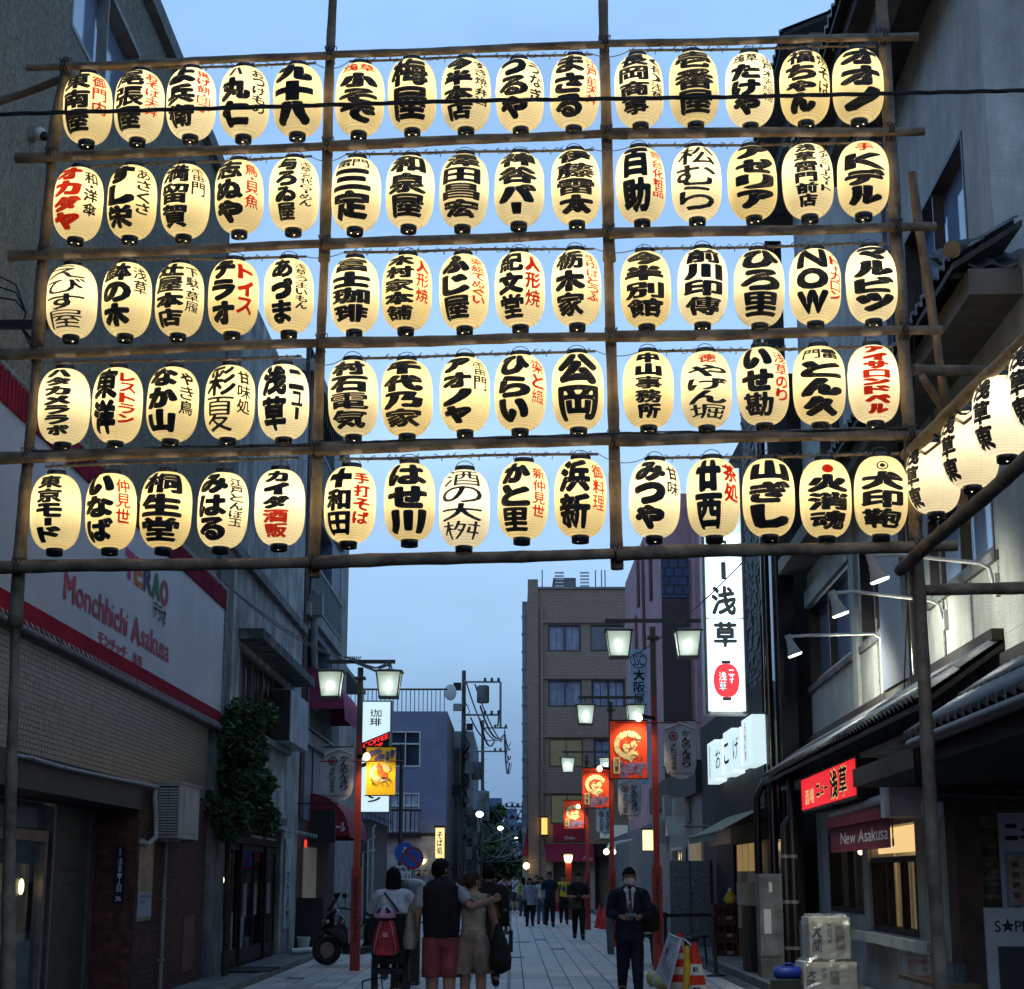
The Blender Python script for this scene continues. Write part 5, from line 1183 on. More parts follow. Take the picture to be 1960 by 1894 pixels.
_m = _n.new('ShaderNodeMixShader'); _m.inputs[0].default_value = .6; _t.links.new(_a.outputs[0], _m.inputs[1]); _t.links.new(_b.outputs[0], _m.inputs[2]); _t.links.new(_m.outputs[0], _n['Material Output'].inputs[0])
olive = mat('olive_metal', (.07, .07, .055), .5, .1)
def swirl(par, F, x0, x1, z0, z1, n, base, kind):
    """generic banner print: a ring of cloud, a blob and waves in flat print"""
    k = MB(); w, h = x1 - x0, z1 - z0
    def blob(cx, cz, r, m, nn, sq=1, kk=18, wob=.12, ph=0):
        pts = [F.pt(x0 + w * cx + w * r * (1 + wob * math.sin(5 * t + ph)) * math.cos(t), z0 + h * cz + w * r * sq * (1 + wob * math.cos(4 * t + ph)) * math.sin(t), nn) for t in np.linspace(0, 6.283, kk + 1)[:-1]]
        return pts, tuple(range(kk)), m
    cloud = mat('print_lilac', (.34, .26, .46), .7, .5, 9, col2=(.14, .10, .24)); crm = mat('print_cream', (.75, .66, .38), .7, .25, 9); figm = mat('print_orange', (.62, .14, .03), .7, .4, 14); 
    out = {}
    def put(m, pts, f): out.setdefault(m, MB()).add(pts, [f])
    rr_ = random.Random(kind + 2)
    for q in range(18):
        p, f, m = blob(rr_.uniform(.12, .9), (rr_.uniform(.05, .25) if kind else rr_.uniform(.72, .92)), rr_.uniform(.06, .13), cloud, n + .0006 * q, .7, 22, .2, ph=q); put(m, p, f)
    for q in range(16):
        t = 6.28 * q / 16 * .8 + .6
        p, f, m = blob(.5 + .33 * math.cos(t), .58 + .2 * math.sin(t) * (1 if kind else .7) - (0 if kind else .12), .075, crm, n + .011 + .0005 * q, 1.2, 12, ph=q); put(m, p, f)
    for q in range(7):
        p, f, m = blob(.5 + rr_.uniform(-.16, .16), .48 + rr_.uniform(-.14, .12), rr_.uniform(.05, .11), figm if not kind else crm, n + .021 + .001 * q, 1.3, 12, .3, q); put(m, p, f)
    for m, b in out.items(): b.build('printed_motif', m, par)
    ln = MB()
    for q in range(11):
        cx_, cz_, r_ = rr_.uniform(.25, .8), rr_.uniform(.2, .8), rr_.uniform(.06, .2); a0_ = rr_.random() * 6; 
        P_ = []; 
        for s_ in range(9):
            a = a0_ + s_ * .4
            for rr2 in (r_, r_ - .022 * math.sin(math.pi * s_ / 8) - .004): P_.append(F.pt(min(x1 - .01, max(x0 + .01, x0 + w * (cx_ + rr2 * math.cos(a)))), z0 + h * cz_ + w * rr2 * math.sin(a), n + .0285))
        ln.add(P_, [(2 * s_, 2 * s_ + 1, 2 * s_ + 3, 2 * s_ + 2) for s_ in range(8)])
    ln.build('brush_lines', mat('print_brown', (.12, .05, .03), .7), par, kind='stuff')
    tx = (.62, .82, .68, .93) if not kind else (.08, .26, .08, .36)
    MB().fbox(F, x0 + w * tx[0], x0 + w * tx[1], z0 + h * tx[2], z0 + h * tx[3], n + .03, n + .031).build('name_strip', ink_y, par)
    lettering(F, n + .033, ink_k, par, [('v', '浅草', x0 + w * (tx[0] + .03), x0 + w * (tx[1] - .03), z0 + h * (tx[2] + .02), z0 + h * (tx[3] - .02), .45)])
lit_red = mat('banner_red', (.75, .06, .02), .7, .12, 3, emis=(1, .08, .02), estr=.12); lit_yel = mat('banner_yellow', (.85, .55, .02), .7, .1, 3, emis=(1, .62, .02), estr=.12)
def banner(label, x, Y, z0, z1, w, m, kind, group):
    t = thing('printed_banner', label, 'banner', (x, Y, z0), group); F = FF(Y)
    MB().fbox(F, x - w / 2, x + w / 2, z0, z1, -.004, .004).build('cloth', m, t)
    MB().fbox(F, x - w / 2 - .02, x + w / 2 + .02, z1, z1 + .025, -.015, .015).build('rod', black, t)
    MB().fbox(F, x - w / 2 - .02, x + w / 2 + .02, z0 - .02, z0, -.012, .012).build('rod', black, t)
    swirl(t, F, x - w / 2, x + w / 2, z0, z1, .006, m, kind)
def cloth_banner(label, x, Y, z0, z1, w, torn=0):
    t = thing('cloth_street_banner', label, 'banner', (x, Y, z0), 'pale shopping-street name banners'); F = FF(Y)
    pc_ = [(-.5, 1), (.5, 1), (.5, .25), (.42, .1), (.2, .02 + torn * .06), (0, 0), (-.2, .02 + torn * .12), (-.42, .1), (-.5, .25)]
    k = MB(); k.add([F.pt(x + w * a, z0 + (z1 - z0) * b, .0 + .02 * math.sin(9 * a + 4 * b)) for a, b in pc_], [tuple(range(9))]); k.build('cloth', mat('pale_cloth', (.55, .53, .53), .85, .2, 3), t)
    MB().fbox(F, x - w / 2, x + w / 2, z1, z1 + .02, -.01, .01).build('rod', black, t)
    MB().tube([F.pt(x - w * .5, z0 + (z1 - z0) * .86, .024), F.pt(x, z0 + (z1 - z0) * .97, .024), F.pt(x + w * .5, z0 + (z1 - z0) * .86, .024)], .014, 4).build('printed_roof_line', ink_w, t)
    H = z1 - z0
    lettering(F, .028, ink_k, t, [('v', 'かんのん通り', x + w * .06, x + w * .32, z0 + H * .2, z0 + H * .84, .34), ('v', 'メトロ商店会', x - w * .28, x - w * .12, z0 + H * .16, z0 + H * .62, .34), ('h', 'Kannon-dori', x - w * .36, x + w * .36, z0 + H * .08, z0 + H * .13, .3)])
    MB().tube([F.pt(x - w * .2 + w * .13 * math.cos(a), z0 + H * .74 + w * .13 * math.sin(a), .03) for a in np.linspace(0, 6.283, 17)], .008, 4).build('emblem_ring', ink_k, t)
    lettering(F, .028, ink_r, t, [('v', '大', x - w * .28, x - w * .12, z0 + H * .74 - w * .08, z0 + H * .74 + w * .08, .6)])
def zat(y, Y): return at(1200, y, Y).z
def lamp_post(label, x, Y, zarm, half, base_h, left):
    t = thing('street_lamp_post', label, 'street lamp', (x, Y, 0), 'red lantern lamp posts')
    s = .052
    zred = zarm - (1.32 if base_h > 1.5 else 1.2)
    MB().box(x - .085, x + .085, Y - .085, Y + .085, 0, base_h).build('base_column', red, t)
    MB().box(x - .075, x + .075, Y - .075, Y + .075, base_h, base_h + .04).build('collar', red, t)
    MB().box(x - s, x + s, Y - s, Y + s, base_h + .04, zred).build('shaft', red, t)
    MB().box(x - s * .95, x + s * .95, Y - s * .95, Y + s * .95, zred, zarm - .1).build('upper_shaft', olive, t)
    MB().box(x - half, x + half, Y - .14, Y - .09, zarm - .04, zarm + .03).build('lamp_arm', olive, t)
    MB().box(x - .1, x + .1, Y - .15, Y + .09, zarm - .32, zarm - .28).build('clamp', olive, t)
    lettering(FF(Y - .085), .002, ink_k, t, [('v', '浅草観音通りメトロ商店街', x - .035, x + .035, .5, base_h - .12, .4)])
    for q in (-1, 1): lamp_head(t, x + q * (.61 if not left else .53), Y - .11, zarm - .04, .86)
    zb = zred - .5
    MB().tube([(x - .68, Y - .1, zb + .02), (x + .82, Y - .1, zb + .02)], .012, 6).build('banner_arm', red, t)
    sx = -.25 if not left else .14
    MB().tube([(x, Y - .05, zb + .1), (x + sx, Y - .25, zb + .12)], .035, 8).build('spot_body', black, t)
    MB().ball((x + sx * 1.15, Y - .26, zb + .09), (.065, .05, .07)).build('spot_lens', warmb, t)
    li = bpy.data.lights.new('banner_spot', 'SPOT'); li.energy = 40; li.color = (1, .72, .38); li.spot_size = math.radians(100); li.spot_blend = .7; li.shadow_soft_size = .05
    lo = bpy.data.objects.new('banner_spot', li); COL.objects.link(lo); lo.parent = t
    lo.location = (sx * 1.2, -.55, zb + .05); d = Vector(((-.1 if not left else .25), .45, -.6)); lo.rotation_euler = d.to_track_quat('-Z', 'Y').to_euler()
    return zb
XL = at(684, 1600, 31).x; zaL = zat(1268, 31)
zb = lamp_post('left red lamp post with two glowing lanterns and cables looped on its arm', XL, 31, zaL, .64, zat(1664, 31), True)
k = thing('cable_bundle', 'loose bundle of grey cables wound round the left lamp arm', 'cable', (XL, 31, zaL))
r = random.Random(4)
for q in range(9): MB().tube([(XL - .3 + q * .04, 30.8, zaL + .08), (XL - .05, 30.78, zaL - .02 - .04 * r.random()), (XL + .3, 30.78, zaL - .12 - .1 * r.random()), (XL + .55, 30.8, zaL + r.uniform(-.12, .05)), (XL + .6, 30.8, zaL - .18)], .011, 5).build('cable', gwire, k)
banner('yellow illuminated banner with orange figures and clouds on the left post', at(729, 1476, 30.9).x, 30.9, zat(1522, 30.9), zat(1431, 30.9), .53, lit_yel, 0, None)
cloth_banner('pale cloth banner hung left of the left lamp post', at(648, 1476, 30.9).x, 30.9, zat(1534, 30.9), zat(1431, 30.9), .53)
for i, (px_, Y, ya, yt, yb_, bxp, cx_, cyt, cyb, lb) in enumerate(((1256, 30, 1190, 1381, 1490, 1204, 1303, 1381, 1492, 'nearest'), (1171, 41.5, 1336, 1471, 1546, 1140, 1205, 1490, 1570, 'second'), (1124, 55, 1440, 1533, 1586, 1098, 1157, 1545, 1600, 'farthest'))):
    X = at(px_, 1600, Y).x
    lamp_post(lb + ' right red lamp post with paired lit lanterns and a red banner', X, Y, zat(ya, Y), (.85, .78, .78)[i], 1.75, False)
    bw = (.64, .64, .64)[i]; b_ = banner(('large red illuminated banner on the nearest right post', 'red illuminated banner on the middle right post', 'smallest red illuminated banner on the farthest right post')[i], at(bxp, 1500, Y - .1).x, Y - .1, zat(yb_, Y - .1), zat(yt, Y - .1), bw, lit_red, 1, 'red figure banners')
    cloth_banner(('hanging pale banner right of the nearest red post', 'torn pale banner between the first and second red posts', 'small torn pale banner right of the farthest red post')[i], at(cx_, 1500, Y - .1).x, Y - .1, zat(cyb, Y - .1), zat(cyt, Y - .1), .56, i > 0)
lp = thing('short_lantern_post', 'short red lantern post glowing warm in front of the crimson shop awning', 'street lamp', (at(1088, 1700, 68).x, 68, 0)); x = ORG[lp].x
MB().box(x - .16, x + .16, 67.84, 68.16, .0, .18).build('base', conc, lp); MB().box(x - .12, x + .12, 67.88, 68.12, .18, zat(1652, 68)).build('post', red, lp)
MB().lathe([(.09, 0), (.15, .1), (.17, .28), (.15, .3)], (x, 68, zat(1652, 68)), 12).build('lamp_glass', emit('warm_lantern_glass', (1, .66, .25), 4), lp)
MB().box(x - .2, x + .2, 67.8, 68.2, zat(1652, 68) + .3, zat(1652, 68) + .36).build('cap', black, lp)
li = bpy.data.lights.new('post_light', 'POINT'); li.energy = 20; li.color = (1, .6, .25); li.shadow_soft_size = .15; lo = bpy.data.objects.new('post_light', li); COL.objects.link(lo); lo.parent = lp; lo.location = (0, -.4, zat(1652, 68) + .2)
# dark signal post and traffic signs on the left
dp = thing('dark_signal_post', 'thin dark brown post with small bracket left of the traffic signs', 'post', (at(765, 1700, 55).x, 55, 0)); x = ORG[dp].x
MB().tube([(x, 55, 0), (x, 55, 1.8), (x, 55, 1.82), (x, 55, zat(1425, 55))], [.11, .11, .07, .06], 10).build('post', mat('dark_brown_paint', (.03, .022, .02), .5), dp)
MB().tube([(x, 54.95, zat(1471, 55)), (x + .4, 54.95, zat(1471, 55))], .02, 6).build('bracket', grey, dp)
def round_sign(label, px_, py_, Y, rim, face, bar, arrow):
    p = at(px_, py_, Y); t = thing('traffic_sign', label, 'traffic sign', (p.x, Y, 0))
    MB().tube([(p.x, Y, 0), (p.x, Y, p.z + .25)], .035, 8).build('post', grey, t)
    for rr_, mm, dn in ((.30, rim, .05), (.24, face, .058)):
        MB().add([(p.x + rr_ * math.cos(a), Y - dn, p.z + rr_ * math.sin(a)) for a in np.linspace(0, 6.283, 25)[:-1]] + [(p.x + rr_ * math.cos(a), Y - dn + .006, p.z + rr_ * math.sin(a)) for a in np.linspace(0, 6.283, 25)[:-1]], [tuple(range(24)), tuple(range(24, 48))[::-1]]).build('disc', mm, t)
    if bar: MB().obox((p.x, Y - .064, p.z), (.17, 0, -.17), (0, .002, 0), (.025, 0, .025)).build('bar', rim, t)
    return t, p
blue_s = mat('sign_blue', (.03, .12, .45), .5, 0); red_s = mat('sign_rim_red', (.45, .03, .04), .5, 0)
t, p = round_sign('blue pedestrian sign with white plate and blue arrow plate below it', 775, 1636 - 3, 50, blue_s, blue_s, 0, 1)
MB().ball((p.x, 49.935, p.z + .13), (.04, .01, .04)).build('figure_head', ink_w, t); MB().add([(p.x - .05, 49.935, p.z + .08), (p.x + .05, 49.935, p.z + .08), (p.x + .08, 49.935, p.z - .16), (p.x - .08, 49.935, p.z - .16)], [(0, 1, 2, 3)]).build('figure_body', ink_w, t)
MB().box(p.x - .24, p.x + .22, 49.93, 49.95, p.z - .75, p.z - .36).build('plate', ink_w, t)
lettering(FF(49.93), .004, ink_k, t, [('c', '自転車', p.x - .2, p.x + .18, p.z - .52, p.z - .40, .4), ('h', '12-22', p.x - .2, p.x + .18, p.z - .70, p.z - .58, .3)])
MB().box(p.x - .16, p.x + .2, 49.93, 49.95, p.z - 1.08, p.z - .80).build('arrow_plate', blue_s, t)
MB().add([(p.x - .1, 49.92, p.z - .96), (p.x + .04, 49.92, p.z - .96), (p.x + .04, 49.92, p.z - 1.02), (p.x + .16, 49.92, p.z - .94), (p.x + .04, 49.92, p.z - .86), (p.x + .04, 49.92, p.z - .92), (p.x - .1, 49.92, p.z - .92)], [(0, 1, 5, 6), (2, 3, 4)]).build('arrow', ink_w, t)
round_sign('red-rimmed blue no-parking sign with diagonal bar and stickered post', 790, 1643 , 47, red_s, blue_s, 1, 0)
# ================================================================== LANTERN SCAFFOLD
def pl(x, y, off=0):
    """point on the scaffold's upright plane seen at pixel x,y; off = metres towards the camera"""
    d = ray(x, y); k = (13.0 - off) / (d.y + .075 * d.x); return Vector((d.x * k, d.y * k, EYE + d.z * k))
def log(par, name, pts, r0, r1, m=bamboo, seg=10, nodes=.55, seed=0):
    r = random.Random(seed); a = Vector(pts[0]); out = []; rad = []
    for p0, p1 in zip(pts[:-1], pts[1:]):
        p0, p1 = Vector(p0), Vector(p1); Ln = (p1 - p0).length; n = max(2, int(Ln / .14)); d = (p1 - p0).normalized(); s1_ = d.orthogonal().normalized(); s2_ = d.cross(s1_)
        for i in range(n + 1):
            t = i / n; q = p0.lerp(p1, t) + s1_ * .005 * math.sin(5 * t + seed) + s2_ * .004 * math.sin(8.3 * t + seed * 2)
            rr_ = r0 + (r1 - r0) * t; node = (t * Ln / nodes + seed * .37) % 1
            rr_ *= 1 + (.09 if node < .14 / nodes * .5 + .12 else 0) + r.uniform(-.015, .015)
            out.append(q); rad.append(rr_)
    return MB().tube(out, rad, seg).build(name, m, par)
S = thing('lantern_scaffold', 'tall scaffold of weathered round poles lashed together across the street carrying five lantern rows', 'scaffold', (0, 13, 0))
bars = [((50, 131), (636, 106), (1157, 85), (1758, 70)), ((30, 303), (630, 280), (1160, 256), (1770, 252)), ((18, 490), (620, 468), (1165, 447), (1792, 435)), ((0 - 30, 680), (612, 657), (1170, 645), (1803, 632)), ((-30, 877), (605, 860), (1178, 842), (1762, 832)), ((-30, 1087), (600, 1077), (1180, 1060), (1832, 1045))]
BR = [.039, .041, .042, .044, .046, .049]
for i, b in enumerate(bars): log(S, 'horizontal_pole', [pl(*q) for q in b], BR[i] * (1.12 if i > 0 else .8), BR[i] * .85, seed=i + 1)
ups = [((128, 112), (98, 300), (70, 680), (28, 1200), (14, 1894)), ((637, -20), (620, 500), (600, 1105)), ((1155, -20), (1166, 500), (1181, 1090)), ((1686, -20), (1712, 400), (1752, 1000), (1802, 1940))]
for i, b in enumerate(ups): log(S, 'upright_pole', [pl(*q, -.10) for q in b], (.035, .036, .038, .048)[i], (.058, .05, .05, .052)[i], seed=i + 11)
log(S, 'brace_pole', [pl(1745, 330, -.35), pl(1790, 640, -.5), pl(1850, 1000, -.9)], .035, .04, seed=31)
log(S, 'brace_pole', [pl(-20, 202, -.3), pl(140, 145, -.1)], .035, .03, seed=32)
log(S, 'brace_pole', [pl(1745, 708, -.15), pl(1990, 712, -1.4)], .045, .045, seed=33)
log(S, 'brace_pole', [pl(1745, 1131, -.15), pl(2050, 1122, -.3)], .042, .05, seed=34)
log(S, 'brace_pole', [pl(1765, 720, -.2), pl(1850, 850, -1.2)], .03, .03, seed=35)
# wire lashings at every crossing
for i, b in enumerate(bars):
    for j, u in enumerate(ups):
        if (i == 0 and j == 0) or True:
            best = None
            for a0_, a1_ in zip(b[:-1], b[1:]):
                for c0_, c1_ in zip(u[:-1], u[1:]):
                    d1 = (a1_[0] - a0_[0], a1_[1] - a0_[1]); d2 = (c1_[0] - c0_[0], c1_[1] - c0_[1]); den = d1[0] * d2[1] - d1[1] * d2[0]
                    if abs(den) < 1e-6: continue
                    t = ((c0_[0] - a0_[0]) * d2[1] - (c0_[1] - a0_[1]) * d2[0]) / den; s = ((c0_[0] - a0_[0]) * d1[1] - (c0_[1] - a0_[1]) * d1[0]) / den
                    if -.05 <= t <= 1.05 and -.05 <= s <= 1.05: best = (a0_[0] + d1[0] * t, a0_[1] + d1[1] * t)
            if not best: continue
            c = pl(*best, -.05); k = MB(); rr_ = BR[i] + .055
            for q in range(4):
                off = (q - 1.5) * .014; dg = 1 if q % 2 else -1
                k.tube([c + Vector((.035 * math.cos(a) * dg * .8 + off, math.sin(a) * (rr_ + .0), math.cos(a) * rr_ * .75)) for a in np.linspace(0, 6.283, 13)], .0045, 4, cap=False)
            k.build('wire_lashing', wire_m, S)
# thin laths that carry the cables over each group of lanterns
groups = [(0, 5), (5, 10), (10, 15)]
LX = [[168, 267, 366, 468, 570, 689, 789, 892, 995, 1100, 1223, 1328, 1435, 1540, 1642], [150, 253, 355, 458, 563, 682, 785, 888, 994, 1102, 1226, 1333, 1440, 1546, 1652], [138, 243, 344, 447, 553, 679, 779, 888, 995, 1103, 1236, 1345, 1453, 1560, 1668], [123, 225, 331, 440, 543, 676, 779, 890, 996, 1106, 1241, 1352, 1460, 1568, 1672], [107, 213, 318, 427, 536, 670, 784, 889, 1001, 1111, 1253, 1365, 1471, 1580, 1686]]
LB = [[287, 283, 278, 276, 272, 270, 263, 262, 263, 258, 255, 251, 253, 250, 247], [470, 467, 465, 457, 453, 453, 449, 447, 444, 440, 436, 434, 432, 429, 425], [658, 655, 655, 650, 648, 647, 642, 641, 637, 634, 637, 632, 635, 632, 628], [860, 858, 856, 853, 852, 845, 845, 838, 835, 833, 830, 830, 823, 822, 820], [1063, 1062, 1060, 1060, 1055, 1050, 1045, 1058, 1042, 1038, 1040, 1038, 1038, 1040, 1035]]
LT = [[133, 130, 125, 122, 118, 114, 110, 107, 103, 100, 95, 91, 92, 90, 85], [318, 313, 308, 303, 297, 293, 290, 288, 287, 283, 278, 275, 275, 272, 270], [497, 497, 492, 490, 488, 480, 478, 476, 475, 472, 475, 470, 468, 468, 463], [692, 690, 687, 684, 680, 685, 682, 677, 672, 668, 672, 670, 668, 665, 660], [890, 885, 880, 876, 873, 876, 870, 875, 872, 865, 875, 865, 862, 862, 866]]
r = random.Random(9)
for i in range(5):
    for a, b in groups:
        xs = LX[i][a] - 20, LX[i][b - 1] + 34
        ya, yb_ = LT[i][a] + 3, LT[i][b - 1] + 4
        log(S, 'lath', [pl(xs[0], ya, -.05), pl(xs[1], yb_, -.05)], .012, .011, lath, 6, seed=i * 3 + a)
        for q in range(7):
            t = (q + .5) / 7; x0_ = xs[0] + (xs[1] - xs[0]) * t; y0_ = ya + (yb_ - ya) * t; c = pl(x0_, y0_, -.03)
            k = MB(); L0 = r.uniform(.06, .16)
            k.tube([c + Vector((L0 * (s / 14 - .5) * 2 + .02 * math.sin(s * 2), .022 * math.cos(s * 1.6), .022 * math.sin(s * 1.6) + .01 * math.sin(s))) for s in range(15)], .0035, 4, cap=False)
            k.build('twisted_wire', rope if q % 2 else gwire, S)
    for g0, g1 in (((LX[i][4] + 34, LT[i][4] + 4), (LX[i][5] - 20, LT[i][5] + 3)), ((LX[i][9] + 34, LT[i][9] + 4), (LX[i][10] - 20, LT[i][10] + 3))):
        MB().tube(cable(pl(*g0, -.03), pl(*g1, -.03), r.uniform(.02, .07), 10), .004, 4, cap=False).build('link_wire', gwire, S)
for q in range(6):
    pts = [pl(x, np.interp(x, [50, 605, 1178, 1780], [866, 852, 832, 820]) + r.uniform(-4, 4), .03) for x in range(60, 1790, 60)]
    MB().tube(pts, .0075, 4, cap=False).build('cable_run', wire_m if q % 2 else gwire, S)
# ------------------------------------------------------------------ lanterns
def paper_mat(name, col):
    m = bpy.data.materials.new(name); m.use_nodes = True; t = m.node_tree; n = t.nodes; l = t.links; n.remove(n['Principled BSDF'])
    tcx = n.new('ShaderNodeTexCoord'); sp = n.new('ShaderNodeSeparateXYZ'); l.new(tcx.outputs['Object'], sp.inputs[0])
    def M(op, a, b=None, c=None):
        q = n.new('ShaderNodeMath'); q.operation = op
        for i, v in enumerate((a, b, c)):
            if v is None: continue
            if isinstance(v, (int, float)): q.inputs[i].default_value = v
            else: l.new(v, q.inputs[i])
        return q.outputs[0]
    rib = M('POWER', M('ABSOLUTE', M('SINE', M('MULTIPLY', sp.outputs['Z'], math.pi / .017))), .5)   # wire ribs
    ang = M('ARCTAN2', sp.outputs['X'], sp.outputs['Y'])
    seam = M('ABSOLUTE', M('SINE', M('MULTIPLY_ADD', ang, 4.0, .5))); seam = M('MINIMUM', 1, M('MULTIPLY', seam, 11.0))   # glued paper seams
    no = n.new('ShaderNodeTexNoise'); no.inputs['Scale'].default_value = 9; no.inputs['Detail'].default_value = 5; l.new(tcx.outputs['Object'], no.inputs[0])
    f = M('MULTIPLY', M('MULTIPLY_ADD', rib, .34, .66), M('MULTIPLY_ADD', seam, .16, .84)); f = M('MULTIPLY', f, M('MULTIPLY_ADD', no.outputs[0], .24, .88))
    vs = n.new('ShaderNodeVectorMath'); vs.operation = 'SCALE'; vs.inputs[0].default_value = col; l.new(f, vs.inputs['Scale'])
    a = n.new('ShaderNodeBsdfTranslucent'); l.new(vs.outputs[0], a.inputs[0]); b = n.new('ShaderNodeBsdfDiffuse'); b.inputs[0].default_value = (.55, .50, .34, 1)
    mx = n.new('ShaderNodeMixShader'); mx.inputs[0].default_value = .32; l.new(a.outputs[0], mx.inputs[1]); l.new(b.outputs[0], mx.inputs[2]); l.new(mx.outputs[0], n['Material Output'].inputs[0])
    return m
PAPER = [paper_mat('oiled_paper_%d' % i, c) for i, c in enumerate(((.98, .83, .47), (.98, .81, .42), (.98, .86, .55), (.98, .91, .72)))]
lacq = mat('black_lacquer', (.01, .01, .01), .25, .2, spec=.6)
RL, HB = .198, .570
def rad(t):   # t -1..1 along the body
    t = max(-1, min(1, t)); return max(.066, .066 + (RL - .066) * (1 - abs(t) ** 3.1) ** .56)
prof = []
for i in range(97):
    t = -1 + 2 * i / 96; prof.append((rad(t) * (1 + .004 * math.cos(i * math.pi)), t * HB / 2))
BODY = [MB().lathe(prof, seg=40, cap=False).mesh('paper_body', Vector((0, 0, 0)), p) for p in PAPER]
k = MB(); k.lathe([(.073, HB / 2 - .008), (.078, HB / 2 - .004), (.078, HB / 2 + .032), (.066, HB / 2 + .034), (.064, HB / 2 - .008)], seg=24, cap=False); TOPC = k.mesh('top_ring', Vector((0, 0, 0)), lacq)
k = MB(); k.lathe([(.066, -HB / 2 + .010), (.068, -HB / 2 + .004), (.066, -HB / 2 - .048), (.058, -HB / 2 - .05), (.056, -HB / 2 - .034), (.03, -HB / 2 - .030), (.001, -HB / 2 - .030)], seg=24, cap=False); BOTC = k.mesh('bottom_cap', Vector((0, 0, 0)), lacq)
k = MB(); k.tube([(.072 * math.cos(a), 0, HB / 2 + .02 + .062 * math.sin(a)) for a in np.linspace(0, math.pi, 13)], .003, 4, cap=False); HAN = k.mesh('wire_handle', Vector((0, 0, 0)), wire_m)
k = MB()
for a in (0.3, 2.4, 4.5): k.ball((.032 * math.cos(a), .032 * math.sin(a), -HB / 2 - .031), (.007, .007, .003), 6, 4)
HOL = k.mesh('lit_vent_holes', Vector((0, 0, 0)), emit('vent_hole', (1, .85, .5), 3))
bulb_l = bpy.data.lights.new('lantern_bulb', 'POINT'); bulb_l.energy = 5.3; bulb_l.color = (1, .86, .64); bulb_l.shadow_soft_size = .05
BULBS = [bulb_l, bulb_l.copy(), bulb_l.copy()]; BULBS[1].energy = 4.7; BULBS[2].energy = 5.9; BULBS[2].color = (1, .88, .70)
T = 'BLACK'; 
# (main text, side text, side colour, main colour, heading, heading colour, cover)
TXT = [[('東南屋', '御門内', 'r'), ('尾張屋', 'おそば・天丼', 'r'), ('よ兵衛', '揚げ餅・団子', 'r'), ('丸仁', 'おつけもの', 'k', 'k', 'ハ', 'k'), ('九十八', ''), ('小そで', '', 'k', 'k', '浅草', 'r'), ('梅屋', ''), ('今半本店', 'すき焼・弁当', 'k'), ('つるや', 'うなぎ', 'k'), ('まさる', '江戸前天丼', 'r'), ('長岡商事', '(有)浅草', 'k'), ('壱番屋', ''), ('たけや', '江戸木箸細物', 'k', 'k', '浅草', 'k'), ('福ちゃん', '焼そば', 'k'), ('オオノ', '')],
 [('オカダヤ', '和・洋傘', 'k', 'r'), ('すし栄', 'あさくさ', 'k'), ('満留賀', '雷門', 'k'), ('志ぬや', '鳥・貝魚', 'r'), ('与ろゐ屋', '浅草名代らーめん', 'k'), ('三定', '', 'k', 'k', '雷門', 'k'), ('和泉屋', ''), ('澤田昌宏', ''), ('神谷バー', ''), ('伊藤雷太', ''), ('百助', '舞台化粧品', 'r'), ('松むら', '', 'k', 'k', '', 'k', .36), ('アゼリア', ''), ('浅草雷門前店', 'ファミリーマート', 'k'), ('Kデル', '', 'k', 'k', '手', 'r')],
 [('えびす屋', '', 'k', 'k', '', 'k', .30), ('鉢の木', '浅草', 'k'), ('辻屋本店', '下駄・草履', 'k'), ('テラオ', 'トイス', 'R'), ('あづま', '浅草うまいもん', 'k'), ('富士珈琲', ''), ('木村家本舗', '人形焼', 'r'), ('ふじ屋', '染絵てぬぐい', 'r'), ('紀文堂', '人形焼', 'R'), ('栃木家', '生ゆばとうふ', 'r'), ('今半別館', ''), ('前川印傳', ''), ('ひろ里', ''), ('NOW', '・トーカロン', 'r'), ('マルビツ', '')],
 [('ハタカメララボ', ''), ('東洋', 'レストラン', 'R'), ('なか山', 'やき鳥', 'k'), ('彩夏', '甘味処', 'k', 'k', '', 'k', .42), ('浅草', 'ニュー', 'K'), ('村石電気', ''), ('千代乃家', ''), ('アオノヤ', '雷門', 'k'), ('ひらい', '染と織', 'r'), ('公岡', ''), ('中山事務所', ''), ('やげん堀', '', 'k', 'k', '徳', 'r', .42), ('いせ勘', '浅草のり', 'r'), ('とん久', '', 'k', 'k', '門雷', 'k'), ('アイサロンドベル', '', 'k', 'r')],
 [('東京モード', ''), ('いなば', '仲見世', 'r'), ('桐生堂', ''), ('みはる', '江戸とんぼ玉', 'k'), ('カイダ酒販', '', 'k', 'kkkrr'), ('十和田', '手打そば', 'R'), ('はせ川', ''), ('酒の大桝', '', 'k', 'k', '', 'k', .34), ('かと里', '新仲見世', 'r'), ('浜新', '御料理', 'r'), ('みつや', '甘味', 'k'), ('廿西', '茶処', 'R'), ('山ぎし', ''), ('火消魂', '', 'k', 'k', '@r', 'r'), ('犬印鞄', '', 'k', 'k', '@k', 'k')]]
prep(''.join(''.join(x[0] + x[1] + (x[4] if len(x) > 4 else '') for x in row) for row in TXT) + '浅草東0123456789')
def wrap(a0, v):
    r_ = rad(v) + .0022; return (r_ * math.sin(a0), -r_ * math.cos(a0), v * HB / 2)
